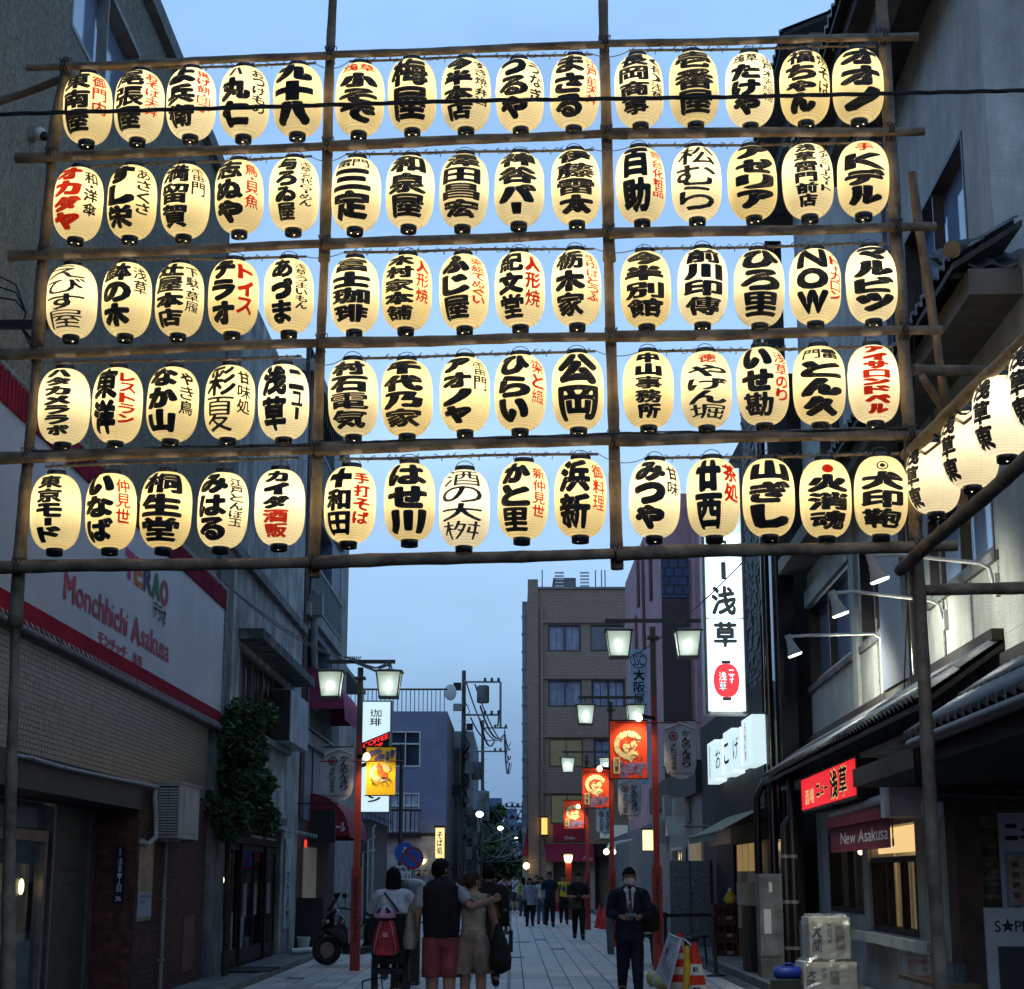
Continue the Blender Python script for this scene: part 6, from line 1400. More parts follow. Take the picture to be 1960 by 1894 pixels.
def lantern(name_label, c, yaw, spec, group, paper, energy=None, compact=False):
    t = thing('paper_lantern', name_label, 'lantern', tuple(c), group); t.rotation_euler = (random.uniform(-.03, .03), random.uniform(-.035, .035), yaw); s_q = random.uniform(.975, 1.02); t.scale = (s_q * 1.02, s_q * 1.02, (.94 if compact else 1.055) * random.uniform(.985, 1.015))
    ORG[t] = Vector((0, 0, 0))
    for nm, me in (('paper_body', BODY[paper]), ('top_ring', TOPC), ('bottom_cap', BOTC), ('wire_handle', HAN), ('vent_holes', HOL)):
        o = bpy.data.objects.new(nm, me); COL.objects.link(o); o.parent = t
        if nm == 'vent_holes': o.rotation_euler[2] = random.random() * 6
    lo = bpy.data.objects.new('lantern_bulb', random.choice(BULBS)); COL.objects.link(lo); lo.parent = t; lo.location = (0, 0, .055)
    main, side = spec[0], spec[1]; sc_ = spec[2] if len(spec) > 2 else 'k'; mc = spec[3] if len(spec) > 3 else 'k'; head = spec[4] if len(spec) > 4 else ''; hc = spec[5] if len(spec) > 5 else 'k'; cov = spec[6] if len(spec) > 6 else .86
    inks = {'k': Ink(), 'r': Ink()}; jit = random.uniform(-.05, .05)
    if side: m0, m1, s0, s1 = -1.06, .26, .34, .98
    else: m0, m1 = -1.02, .72; s0 = s1 = 0
    if side and sc_ in 'RK': m0, m1, s0, s1 = -.95, .12, .20, .92
    if compact: m0, m1 = -.80, .04
    if len(main) >= 5 and not side: m0, m1 = -.66, .42
    if len(side) >= 7: s0, s1, m0, m1 = .30, .86, -.72, .18
    m0, m1, s0, s1 = m0 + jit, m1 + jit, s0 + jit, s1 + jit
    vt, vb = .91, -.90
    if head:
        vt = .50 if head[0] != '@' else .52
        if head[0] == '@':
            K = Ink(); pts = []
            for rr0, rr1, col in ((.0, .20, 'r') if hc == 'r' else (.15, .20, 'k'),) if hc == 'r' else ((.155, .20, 'k'), (.0, .09, 'k')):
                kk = 20; ac = (m0 + m1) / 2; P = []
                for q in range(kk):
                    a = 6.283 * q / kk; P.append(wrap(ac + rr1 * 1.25 * math.cos(a), .68 + rr1 * .62 * math.sin(a)))
                for q in range(kk):
                    a = 6.283 * q / kk; P.append(wrap(ac + rr0 * 1.25 * math.cos(a), .68 + rr0 * .62 * math.sin(a)))
                inks[col].m.add(P, [(q, (q + 1) % kk, kk + (q + 1) % kk, kk + q) for q in range(kk)])
        else:
            w = (m1 - m0) * (.95 if len(head) > 1 else .5); cxm = (m0 + m1) / 2
            for q, ch in enumerate(head):
                w1_ = w / len(head); inks[hc].put(ch, wrap, cxm - w / 2 + q * w1_ + .02, cxm - w / 2 + (q + 1) * w1_ - .02, .56, .84, .5, 24)
    cols = mc if len(mc) == len(main) else mc * len(main)
    for (ch, lo_, hi_), cc in zip(column(main, .03), cols):
        x0_, x1_ = m0, m1
        if ch in '一' : pass
        if ch in 'ー・': x0_, x1_ = m0 + (m1 - m0) * .36, m0 + (m1 - m0) * .64
        b0, b1 = vb + (vt - vb) * lo_, vb + (vt - vb) * hi_
        inks[cc].put(ch, wrap, x0_ + random.uniform(-.02, .02), x1_ + random.uniform(-.02, .02), b0, b1, cov if ch not in 'ーツノ' else max(cov, .5), 40, rot=False)
    if side:
        n = len(side); st = .78; sb = .78 - min(1.35, .40 * n if n < 4 else 1.3)
        if sc_ in 'RK': sb = .78 - min(1.4, .5 * n)
        vtext(inks['r' if sc_ in 'rR' else 'k'], side, wrap, s0, s1, sb, st, .50 if sc_ in 'RK' else .42, 28, gap=.06)
    for kx_, K in inks.items():
        if K.m.f: K.m.build('lettering', ink_k if kx_ == 'k' else ink_r, t)
    return t
ORD = ['first', 'second', 'third', 'fourth', 'fifth', 'sixth', 'seventh', 'eighth', 'ninth', 'tenth', 'eleventh', 'twelfth', 'thirteenth', 'fourteenth', 'fifteenth']
ROW = ['top row', 'second row', 'middle row', 'fourth row', 'bottom row']
rr = random.Random(21)
for i in range(5):
    for j in range(15):
        x = LX[i][j]; top = pl(x, LT[i][j] + 4); bot = pl(x, LB[i][j] - 7 + i)
        c = (top + bot) / 2; c.z = bot.z + .05 + HB / 2
        sp_ = TXT[i][j]; side = {'r': ', red side writing', 'R': ', bold red side writing', 'k': ', black side writing', 'K': ', black side writing'}[sp_[2]] if sp_[1] else ''
        mc = 'red' if len(sp_) > 3 and sp_[3] == 'r' else 'black'
        lab = '%s paper lantern from left in the %s, %s characters%s' % (ORD[j], ROW[i], mc, side)
        paper = rr.choice((0, 0, 1, 2)) if not (i == 4 and j == 7) else 3
        if j in (11, 12, 14, 0) and i in (2, 3): paper = 2
        lantern(lab, c, .075 + rr.uniform(-.04, .04), sp_, 'glowing paper lanterns hung in five rows across the street', paper)
# side rack that runs towards the camera on the right
S2 = thing('side_rack', 'two slanting poles of a lantern rack running toward the camera on the right', 'scaffold', (3.1, 11.5, 4))
zu = at(1742, 868, 12.95).z; zl = at(1722, 1090, 12.95).z
def lvl(x, y, z):
    d = ray(x, y); k = (z - EYE) / d.z; return Vector((d.x * k, d.y * k, z))
log(S2, 'rack_pole', [lvl(1735, 872, zu), lvl(1990, 622, zu)], .050, .042, mat('pale_pole', (.30, .23, .14), .6, .4, 5, .3, 25, col2=(.14, .10, .06)), seed=41)
log(S2, 'rack_pole', [lvl(1722, 1092, zl), lvl(1990, 858, zl)], .050, .044, seed=42)
log(S2, 'lath', [lvl(1760, 880, zu - .10), lvl(1990, 690, zu - .12)], .012, .012, lath, 6, seed=43)
for q in range(5):
    a_ = lvl(1760, 860, zu).lerp(lvl(1960, 660, zu), q / 4.2); k = MB()
    for w in range(3): k.tube([a_ + Vector((math.cos(a) * .066, w * .02 + .01 * math.sin(a), math.sin(a) * .066)) for a in np.linspace(0, 6.283, 11)], .004, 4, cap=False)
    k.build('wire_lashing', wire_m, S2)
for j, (x, Y) in enumerate(((1791, 12.75), (1862, 11.8), (1929, 10.8), (2006, 9.8))):
    yb_ = (998, 949, 893, 845)[j]; b_ = at(x, yb_, Y); c = Vector((b_.x, b_.y, b_.z + .05 + HB / 2))
    lantern(('farthest', 'second', 'third', 'nearest, half cropped')[j] + ' lantern on the right side rack, black characters on its left edge', c, .0 - math.radians(45) , ('浅草東', ''), 'side rack lanterns on the right', 3, compact=True)
# overhead cable in front
oc = thing('overhead_cable', 'thick twisted black overhead cable crossing in front of the top lantern row', 'cable', (0, 11, 6))
for q in range(3):
    pts = []
    for i in range(81):
        x = -20 + 2000 * i / 80; y = np.interp(x, [-20, 0, 400, 900, 1400, 1980], [220, 219, 208, 193, 186, 173]); p = at(x, y, 11.2 - .06 * i / 80)
        a = i * .8 + q * 2.1; pts.append(p + Vector((0, .009 * math.cos(a), .009 * math.sin(a))))
    MB().tube(pts, .0085, 5, cap=False).build('strand', wire_m, oc)
dw = thing('drooping_wire', 'thin wire drooping from the billboard corner to the left lamp arm', 'wire', (-4, 29, 6))
for q in range(2): MB().tube(cable(at(412, 1110, 27.5) + Vector((.1, 0, 0)), at(655, 1262, 31), .12 + .05 * q, 20), .012, 4, cap=False).build('wire', gwire, dw)
dw = thing('drooping_wire', 'thin black wire slanting up past the tall lit sign to the scaffold', 'wire', (3, 20, 6))
MB().tube(cable(at(1224, 1250, 31), at(1420, 1078, 26), .08, 14), .010, 4, cap=False).build('wire', wire_m, dw)
# steel bracket of the left scaffold side
bk = thing('steel_bracket', 'black horizontal steel bracket with curled cables left of the third lantern row', 'bracket', tuple(pl(30, 620)))
MB().obox(pl(45, 622, -.2), (.30, 0, 0), (0, .03, 0), (0, 0, .035)).build('beam', black, bk)
for q in range(3): MB().tube([pl(x, y, -.2) for x, y in ((0, 530 + 20 * q), (30, 545 + 15 * q), (50, 600), (40, 625), (60 + 8 * q, 665))], .008, 5, cap=False).build('cable', wire_m, bk)

cl_ = thing('wall_cables', 'thin slanting cables and a small vent on the upper white wall right of the scaffold', 'cables', tuple(FR.pt(18, 8, .05)))
MB().tube(cable(FR.pt(16.2, 7.4, .7), FR.pt(20.5, 3.7, .2), .1, 12), .010, 4, cap=False).build('cable', wire_m, cl_)
MB().tube([FR.pt(18.9, 3.7, .02), FR.pt(18.9, 6.9, .02)], .014, 5).build('conduit', gwire, cl_)
MB().lathe([(.09, 0), (.09, .05), (.02, .08)], tuple(FR.pt(20.6, 10.6, .02)), 12).build('vent_cap', grey, cl_)
gd = thing('street_gutter_grates', 'dark iron gutter grate strip along the right kerb', 'grate', (3.5, 30, 0))
for q in range(14): MB().box(3.42, 3.62, 24 + q * 1.1, 24.95 + q * 1.1, .0, .007).build('grate', mat('drain_iron', (0, 0, 0)), gd)
# ================================================================== PEOPLE
skin_m = mat('skin', (.36, .20, .13), .6, .08, 20, spec=.35); hair_m = mat('black_hair', (.006, .0055, .005), .75, .4, 60, .8, 90, spec=.15); brown_h = mat('brown_hair', (.045, .022, .012), .7, .4, 60, .8, 90, spec=.2)
def cloth(name, c, v=.25): return mat(name, c, .85, v, 6, .9, 9)
C_ = {}
for _n_, _c_ in {'grey_tee': (0.34, 0.34, 0.35), 'maroon_shorts': (0.2, 0.045, 0.055), 'black_vest': (0.01, 0.01, 0.013), 'beige_top': (0.36, 0.30, 0.22), 'beige_shorts': (0.235, 0.175, 0.145), 'canvas_tote': (0.26, 0.23, 0.18), 'white_smock': (0.55, 0.55, 0.6), 'charcoal_cloth': (0.011, 0.011, 0.012), 'navy_cloth': (0.008, 0.011, 0.024), 'white_shirt': (0.6, 0.61, 0.63), 'black_tee': (0.012, 0.012, 0.013), 'black_trousers': (0.01, 0.01, 0.011), 'grey_tunic': (0.26, 0.26, 0.3), 'dark_coat': (0.02, 0.018, 0.022)}.items(): cloth(_n_, _c_)
def skin_body(J, edges, name, mats, parent, sub=2):
    """J: {key:(pos,(rx,ry))}; one continuous skinned surface"""
    keys = list(J); idx = {k: i for i, k in enumerate(keys)}
    me = bpy.data.meshes.new(name); me.from_pydata([tuple(J[k][0]) for k in keys], [(idx[a], idx[b]) for a, b in edges], []); me.update()
    o = bpy.data.objects.new(name, me); COL.objects.link(o)
    md = o.modifiers.new('skin', 'SKIN'); md.use_smooth_shade = True; md.branch_smoothing = .4
    if not me.skin_vertices: 
        raise RuntimeError('no skin layer')
    for i, k in enumerate(keys):
        r_ = J[k][1]; r_ = r_ if isinstance(r_, tuple) else (r_, r_); me.skin_vertices[0].data[i].radius = r_; me.skin_vertices[0].data[i].use_root = (k == 'pelvis')
    sb = o.modifiers.new('sub', 'SUBSURF'); sb.levels = sub; sb.render_levels = sub
    return o
PENDING = []
def person(label, X, Y, yaw, h, top, bottom, hair=None, pose='stand', sleeve=.4, legs=.95, shoes=None, group=None, extras=None, hairstyle='short', skirt=None, jacket=False, near=False, headturn=0, arms=None, seat=False, lean=0, hands=False, slim=1.0, headpitch=0, zoff=0, stance=None):
    """local frame: +Y is where the person faces; yaw turns it. arms = {'L':(elbow,hand),'R':(...)} in local metres for 1.72 m"""
    k = h / 1.72; ft = .09
    t = thing('person', label, 'person', (X, Y, zoff + (.0)), group); ORG[t] = Vector((0, 0, 0)); t.rotation_euler = (0, 0, yaw)
    V = lambda x, y, z: Vector((x, y, z))
    st = stance or ((.02, .0), (-.02, .0))   # (knee y, ankle y) for left/right
    Jd = {}
    Jd['pelvis'] = (V(0, 0, .93), (.145 * slim, .105 * slim)); Jd['waist'] = (V(0, 0 + lean * .15, 1.08), (.125 * slim, .095 * slim)); Jd['chest'] = (V(0, lean * .5, 1.29), (.150 * slim, .105 * slim)); Jd['upch'] = (V(0, lean * .75, 1.42), (.115 * slim, .075))
    Jd['neck'] = (V(0, lean * .85 - .005, 1.50), .052); 
    hc = V(0, lean + .02, 1.60); hp = headpitch
    Jd['head0'] = (V(0, lean + .012, 1.555), (.062, .066)); Jd['head1'] = (V(0, lean + .02 + .03 * hp, 1.62), (.083, .098)); Jd['head2'] = (V(0, lean + .015 + .07 * hp, 1.69), (.066, .080))
    E = [('pelvis', 'waist'), ('waist', 'chest'), ('chest', 'upch'), ('upch', 'neck'), ('neck', 'head0'), ('head0', 'head1'), ('head1', 'head2')]
    for s, sg in (('L', -1), ('R', 1)):
        Jd['hip' + s] = (V(.085 * sg, 0, .86), .098 * slim)
        if seat:
            kn = V(.12 * sg, .36, .82 if s == 'L' else .72); an = V(.12 * sg, .30, .42 if s == 'L' else .26)
        else:
            ky_, ay_ = st[0 if s == 'L' else 1]; kn = V(.095 * sg, ky_ + .02, .50); an = V(.10 * sg, ay_, .085 + max(0, -ay_) * .35)
        Jd['knee' + s] = (kn, .064 * slim); Jd['calf' + s] = (kn.lerp(an, .35) + V(0, -.012, 0), .058 * slim); Jd['ank' + s] = (an, .042); Jd['toe' + s] = (an + V(.01 * sg, .15, -.045), (.042, .032)); Jd['heel' + s] = (an + V(0, -.035, -.05), (.036, .03))
        E += [('pelvis', 'hip' + s), ('hip' + s, 'knee' + s), ('knee' + s, 'calf' + s), ('calf' + s, 'ank' + s), ('ank' + s, 'toe' + s), ('ank' + s, 'heel' + s)]
        a = (arms or {}).get(s) or (V(.235 * sg, -.02, 1.13), V(.25 * sg, .05, .88))
        sh = V(.185 * sg * slim, lean * .75, 1.405); el, ha = Vector(a[0]), Vector(a[1])
        Jd['sho' + s] = (sh, .056 * slim); Jd['bic' + s] = (sh.lerp(el, .45), .047 * slim); Jd['elb' + s] = (el, .040); Jd['for' + s] = (el.lerp(ha, .35), .038); Jd['wri' + s] = (ha, .026)
        d = (ha - el).normalized(); pl_ = ha + d * .075; Jd['palm' + s] = (ha + d * .05, (.040, .020))
        E += [('upch', 'sho' + s), ('sho' + s, 'bic' + s), ('bic' + s, 'elb' + s), ('elb' + s, 'for' + s), ('for' + s, 'wri' + s), ('wri' + s, 'palm' + s)]
    ro = Matrix.Rotation(headturn, 3, 'Z')
    J2 = {q: (Vector(p) * k, tuple(v * k * 1.12 for v in (r_ if isinstance(r_, tuple) else (r_, r_)))) for q, (p, r_) in Jd.items()}
    o = skin_body(J2, E, 'body', None, t)
    PENDING.append((o, t, J2, k, dict(top=top, bottom=bottom, sleeve=sleeve, legs=legs, shoes=shoes or cloth('dark_shoes', (.015, .015, .016)), jacket=jacket, skirt=skirt)))
    # head details
    hc = J2['head1'][0]; R = Matrix.Rotation(headturn, 4, 'Z')
    hm = hair if hair is not None else hair_m
    def hp_(x, y, z): return hc + (ro @ Vector((x, y, z))) * k
    if hm:
        b = MB(); seg, rg = 18, 12; vs = []; keep = []
        rx, ry, rz = .094, .112, .118
        for i in range(rg + 1):
            a_ = math.pi * i / rg
            for q in range(seg):
                u = 2 * math.pi * q / seg; n_ = 1.03 + .035 * math.sin(q * 5 + i * 3) + .02 * math.sin(q * 2.3 - i * 1.7)
                vs.append((rx * math.sin(a_) * math.cos(u) * n_, ry * math.sin(a_) * math.sin(u) * n_ - .012, rz * math.cos(a_) * n_ + .018))
        low = {'short': -.03, 'bob': -.10, 'pony': -.035, 'long': -.10, 'cap': .0}[hairstyle]
        fs = []
        for i in range(rg):
            for q in range(seg):
                q2 = (q + 1) % seg; f = (i * seg + q, i * seg + q2, (i + 1) * seg + q2, (i + 1) * seg + q); cc = sum((Vector(vs[j]) for j in f), Vector()) / 4
                front = cc.y > .035; 
                if (front and cc.z < .055) or (not front and cc.z < low - (.03 if cc.y < -.05 else 0)): continue
                fs.append(f)
        b.add([hp_(*v) for v in vs], fs, 0, True); b.build('hair', hm, t)
        if hairstyle in ('bob', 'long'):
            L_ = {'bob': .13, 'long': .28}[hairstyle]; b = MB(); kk = 14; rings = 5; vs = []
            for i in range(rings + 1):
                for q in range(kk):
                    a_ = math.pi * (1.0 + q / (kk - 1)) if True else 0
                    a_ = math.radians(150) + math.radians(240) * q / (kk - 1)
                    w = 1 + .10 * math.sin(i / rings * 2.6) + .03 * math.sin(q * 2.1)
                    vs.append(hp_(.094 * math.cos(a_) * w, .112 * math.sin(a_) * w - .012, .02 - (L_ + .03) * i / rings))
            b.add(vs, [(i * kk + q, i * kk + q + 1, (i + 1) * kk + q + 1, (i + 1) * kk + q) for i in range(rings) for q in range(kk - 1)], 0, True); b.build('hair_length', hm, t)
        if hairstyle == 'pony':
            b = MB(); b.ball(tuple(hp_(0, -.125, .075)), (.035 * k, .03 * k, .03 * k)); b.build('hair_tie', black, t)
            b = MB(); b.tube([hp_(0, -.11, .07), hp_(0, -.17, .04), hp_(0, -.175, -.06), hp_(0, -.15, -.16), hp_(0, -.13, -.24)], [.02 * k, .045 * k, .055 * k, .045 * k, .012 * k], 10); b.build('ponytail', hm, t)
    b = MB(); b.add([hp_(-.013, .098, -.018), hp_(.013, .098, -.018), hp_(0, .122, -.022), hp_(0, .096, .022)], [(0, 1, 2), (1, 3, 2), (3, 0, 2)], 0, True)
    for s in (-1, 1): b.ball(tuple(hp_(.088 * s, .0, -.005)), (.012 * k, .022 * k, .032 * k), 8, 6)
    b.build('nose_and_ears', skin_m, t, kind='stuff')
    b = MB()
    for s in (-1, 1): b.ball(tuple(hp_(.034 * s, .092, .018)), (.014 * k, .008 * k, .007 * k), 8, 4)
    b.build('eyes', mat('eye_dark', (.02, .015, .012), .3), t, kind='stuff'); 
    MB().ball(tuple(hp_(0, .096, -.052)), (.026 * k, .008 * k, .007 * k), 8, 4).build('mouth', mat('lip', (.25, .09, .07), .5), t)
    # fingers on both hands: four unequal bent fingers and a side thumb
    for s, sg in (('L', -1), ('R', 1)):
        w, p = J2['wri' + s][0], J2['palm' + s][0]; d = (p - w).normalized(); side = d.cross(Vector((0, 1, .3))).normalized(); cur = side.cross(d).normalized()
        if cur.y < 0: cur = -cur
        b = MB()
        for q, ln in enumerate((.068, .078, .072, .055)):
            o_ = p + side * (q - 1.5) * .019 * k + d * .015 * k; ln *= k
            b.tube([o_ - d * .02 * k, o_ + d * ln * .36, o_ + d * ln * .50 + cur * ln * .30, o_ + d * ln * .34 + cur * ln * .55], [.0095 * k, .009 * k, .008 * k, .006 * k], 6)
        o_ = w.lerp(p, .5); tside = -side if True else side
        b.tube([o_ + tside * .022 * k, o_ + tside * .045 * k + d * .03 * k + cur * .012 * k, o_ + tside * .048 * k + d * .055 * k + cur * .03 * k], [.011 * k, .010 * k, .007 * k], 6)
        b.build('fingers', skin_m, t)
    if extras: extras(t, J2, k, hp_)
    return t
def frustum(name, m, t, levels, seg=28, folds=0, fold_n=7, thick=True, off=None):
    if off is not None: levels = [(a + off[0], b + off[1], c + off[2], d, e) for a, b, c, d, e in levels]
    """levels: (cx,cy,z,rx,ry)"""
    b = MB(); vs = []
    for i, (cx, cy, z, rx, ry) in enumerate(levels):
        f = folds * i / max(1, len(levels) - 1)
        for q in range(seg):
            a = 2 * math.pi * q / seg; w = 1 + f * math.sin(fold_n * a + .5 * i) + f * .4 * math.sin(3 * a + 1)
            vs.append((cx + rx * math.cos(a) * w, cy + ry * math.sin(a) * w, z))
    b.add(vs, [(i * seg + q, (i + 1) * seg + q, (i + 1) * seg + (q + 1) % seg, i * seg + (q + 1) % seg) for i in range(len(levels) - 1) for q in range(seg)], 0, True)
    return b.build(name, m, t)
def finish_people():
    bpy.context.view_layer.update(); dg = bpy.context.evaluated_depsgraph_get(); res = []
    for o, t, J, k, c in PENDING:
        res.append(bpy.data.meshes.new_from_object(o.evaluated_get(dg)))
    BON = [('head0', 'head2', 'head'), ('neck', 'head0', 'neck'), ('upch', 'neck', 'neck'), ('pelvis', 'waist', 'torso'), ('waist', 'chest', 'torso'), ('chest', 'upch', 'torso')]
    for (o, t, J, k, c), me in zip(PENDING, res):
        bpy.data.objects.remove(o)
        n = len(me.vertices); P = np.zeros(n * 3); me.vertices.foreach_get('co', P); P = P.reshape(-1, 3); Nn = np.zeros(n * 3); me.vertices.foreach_get('normal', Nn); Nn = Nn.reshape(-1, 3)
        segs = list(BON)
        for s in 'LR': segs += [('upch', 'sho' + s, 'torso'), ('sho' + s, 'elb' + s, 'uarm'), ('elb' + s, 'wri' + s, 'farm'), ('wri' + s, 'palm' + s, 'hand'), ('pelvis', 'hip' + s, 'hips'), ('hip' + s, 'knee' + s, 'thigh'), ('knee' + s, 'ank' + s, 'shin'), ('ank' + s, 'toe' + s, 'foot'), ('ank' + s, 'heel' + s, 'foot')]
        D = []; Tt = []; names = [s_[2] for s_ in segs]
        for a, b, nm in segs:
            A = np.array(J[a][0]); B_ = np.array(J[b][0]); d = B_ - A; tt = np.clip(((P - A) @ d) / max(1e-9, d @ d), 0, 1)
            ra = sum(J[a][1]) / 2; rb = sum(J[b][1]) / 2
            D.append(np.linalg.norm(P - A - tt[:, None] * d, axis=1) - (ra + (rb - ra) * tt)); Tt.append(tt)
        D = np.array(D); ci = D.argmin(0); tv = np.array(Tt)[ci, np.arange(n)]; reg = np.array(names)[ci]
        z = P[:, 2] / k
        sl = c['sleeve']; lg = c['legs']
        sel = {}
        sel['top'] = (reg == 'torso') & (z > .96) | ((reg == 'neck') & (z < 1.475)) | ((reg == 'uarm') & (tv < min(1, sl * 2))) | ((reg == 'farm') & (tv < sl * 2 - 1)) | ((reg == 'hips') & (z > 1.0))
        sel['bottom'] = ((reg == 'torso') & (z <= 1.02)) | (reg == 'hips') | ((reg == 'thigh') & (tv < lg * 2)) | ((reg == 'shin') & (tv < lg * 2 - 1))
        sel['shoes'] = (reg == 'foot') | ((reg == 'shin') & (tv > .93))
        me.materials.clear(); bo = link('body', me, t, skin_m)
        fv = [tuple(p.vertices) for p in me.polygons]
        for nm, off in (('bottom', .011), ('top', .017), ('shoes', .008)):
            m = c[nm]
            if m is None: continue
            S_ = sel[nm]; fs = [f for f in fv if sum(S_[list(f)]) >= len(f) - 1]
            if not fs: continue
            used = sorted({i for f in fs for i in f}); mp_ = {v: i for i, v in enumerate(used)}
            wob = 1 + .5 * np.sin(P[used, 2] * 60 + P[used, 0] * 35)
            Q = P[used] + Nn[used] * (off * k * (1 + .25 * wob))[:, None]
            b = MB(); b.add(Q.tolist(), [tuple(mp_[i] for i in f) for f in fs], 0, True); b.build({'top': 'shirt' if not c['jacket'] else 'jacket', 'bottom': 'trousers', 'shoes': 'shoes'}[nm], m, t)
def band(name, m, t, pts, r_=.016, seg=6): 
    return MB().tube(pts, [(r_ * 1.6, r_ * .35)] * len(pts), seg).build(name, m, t)
V3 = lambda x, y, z: Vector((x, y, z))
BACK = 0.0   # facing away from the camera
FRONT = math.pi
# --- couple in the foreground
Y = 20.2; Xm = at(845, 1700, Y).x; Xw = at(898, 1700, Y - .0).x
def ex_man(t, J, k, hp_):
    vest = cloth('black_vest', (.010, .010, .013))
    frustum('vest', vest, t, [(0, 0, 1.53 * k, .09 * k, .085 * k), (0, 0, 1.49 * k, .17 * k, .12 * k), (0, 0, 1.44 * k, .245 * k, .150 * k), (0, 0, 1.34 * k, .245 * k, .162 * k), (0, 0, 1.15 * k, .215 * k, .155 * k), (0, 0, .96 * k, .205 * k, .15 * k), (0, 0, .89 * k, .195 * k, .14 * k)], 30, .02, 5)
    frustum('collar', vest, t, [(0, 0, 1.56 * k, .075 * k, .078 * k), (0, 0, 1.50 * k, .088 * k, .09 * k), (0, 0, 1.46 * k, .11 * k, .10 * k)], 18)
    sh = cloth('maroon_shorts', (.145, .035, .042))
    for s in (-1, 1): frustum('shorts_leg', sh, t, [(.085 * s * k, 0, .90 * k, .125 * k, .135 * k), (.095 * s * k, .0, .72 * k, .118 * k, .128 * k), (.105 * s * k, .0, .47 * k, .108 * k, .12 * k)], 22, .03, 4)
    for s in (-1, 1): 
        MB().tube([hp_(.035 * s + .026 * math.cos(a), .108, .015 + .020 * math.sin(a)) for a in np.linspace(0, 6.283, 11)], .0025, 4, cap=False).build('spectacle_rim', black, t)
        MB().tube([hp_(.06 * s, .10, .02), hp_(.092 * s, .0, .015)], .0025, 4).build('spectacle_arm', black, t)
man = person('man in black vest and maroon shorts, arm round the woman in beige', Xm, Y, BACK, 1.78, cloth('grey_tee', (.30, .30, .31)), cloth('maroon_shorts', (0, 0, 0)), sleeve=.38, legs=.42, hairstyle='short', headturn=-.95, arms={'R': (V3(.33, -.16, 1.22), V3(.56, -.20, 1.31)), 'L': (V3(-.26, -.03, 1.16), V3(-.27, .10, .93))}, extras=ex_man, slim=1.15, stance=((.02, .0), (-.03, -.1)))
def ex_bag1(t, J, k, hp_): pass
def ex_woman(t, J, k, hp_):
    sh = cloth('beige_shorts', (.21, .16, .125))
    for s in (-1, 1): frustum('shorts_leg', sh, t, [(.075 * s * k, 0, 1.0 * k, .10 * k, .125 * k), (.09 * s * k, .0, .84 * k, .122 * k, .15 * k), (.118 * s * k, .0, .55 * k, .122 * k, .155 * k)], 24, .05, 5)
    frustum('waistband', sh, t, [(0, 0, 1.06 * k, .152 * k, .118 * k), (0, 0, 1.02 * k, .156 * k, .122 * k), (0, 0, .94 * k, .175 * k, .14 * k)], 26, .02, 9)
    MB().tube([hp_(.035 + .026 * math.cos(a), .108, .012 + .020 * math.sin(a)) for a in np.linspace(0, 6.283, 11)], .0025, 4, cap=False).build('spectacle_rim', black, t)
woman = person('woman in beige top and wide beige shorts with brown ponytail, held by the man', Xw + .05, Y + .04, BACK, 1.64, cloth('beige_top', (0, 0, 0)), cloth('beige_shorts', (0, 0, 0)), hair=brown_h, sleeve=.08, legs=.3, hairstyle='pony', headturn=-1.05, extras=ex_woman, slim=1.0, arms={'R': (V3(.26, .05, 1.15), V3(.25, .22, 1.0))})
tb_ = thing('tote_bag', 'beige canvas tote bag on the vest man\'s left shoulder', 'bag', (Xm - .36, Y + .05, .8))
frustum('bag_body', cloth('canvas_tote', (.24, .21, .16)), tb_, [(0, 0, .50, .012, .10), (0, 0, .36, .045, .13), (0, 0, .1, .085, .16), (0, 0, 0, .07, .15)], 20, .03, 5, off=ORG[tb_])
MB().tube([(Xm - .34, Y - .02, 1.28), (Xm - .25, Y, 1.53), (Xm - .25, Y + .1, 1.53), (Xm - .33, Y + .12, 1.28)], .012, 5).build('strap', cloth('canvas_tote', (0, 0, 0)), tb_)
hb = thing('shoulder_bag', 'large black slouchy shoulder bag with patterned strap on the woman in beige', 'bag', (Xw + .31, Y - .12, .65))
frustum('bag_body', cloth('black_bag', (.008, .008, .010)), hb, [(0, 0, .55, .02, .02), (.02, 0, .38, .09, .12), (.03, 0, .18, .13, .17), (.03, 0, .05, .12, .15), (.03, 0, .0, .03, .06)], 20, .04, 5, off=ORG[hb] + Vector((.02, -.02, -.12)))
band('strap', mat('leopard_strap', (.16, .10, .05), .8, .6, 50, col2=(.01, .01, .01)), hb, [(Xw + .36, Y - .12, 1.16), (Xw + .27, Y - .10, 1.34), (Xw + .22, Y - .08, 1.40), (Xw + .27, Y + .05, 1.28)], .02)
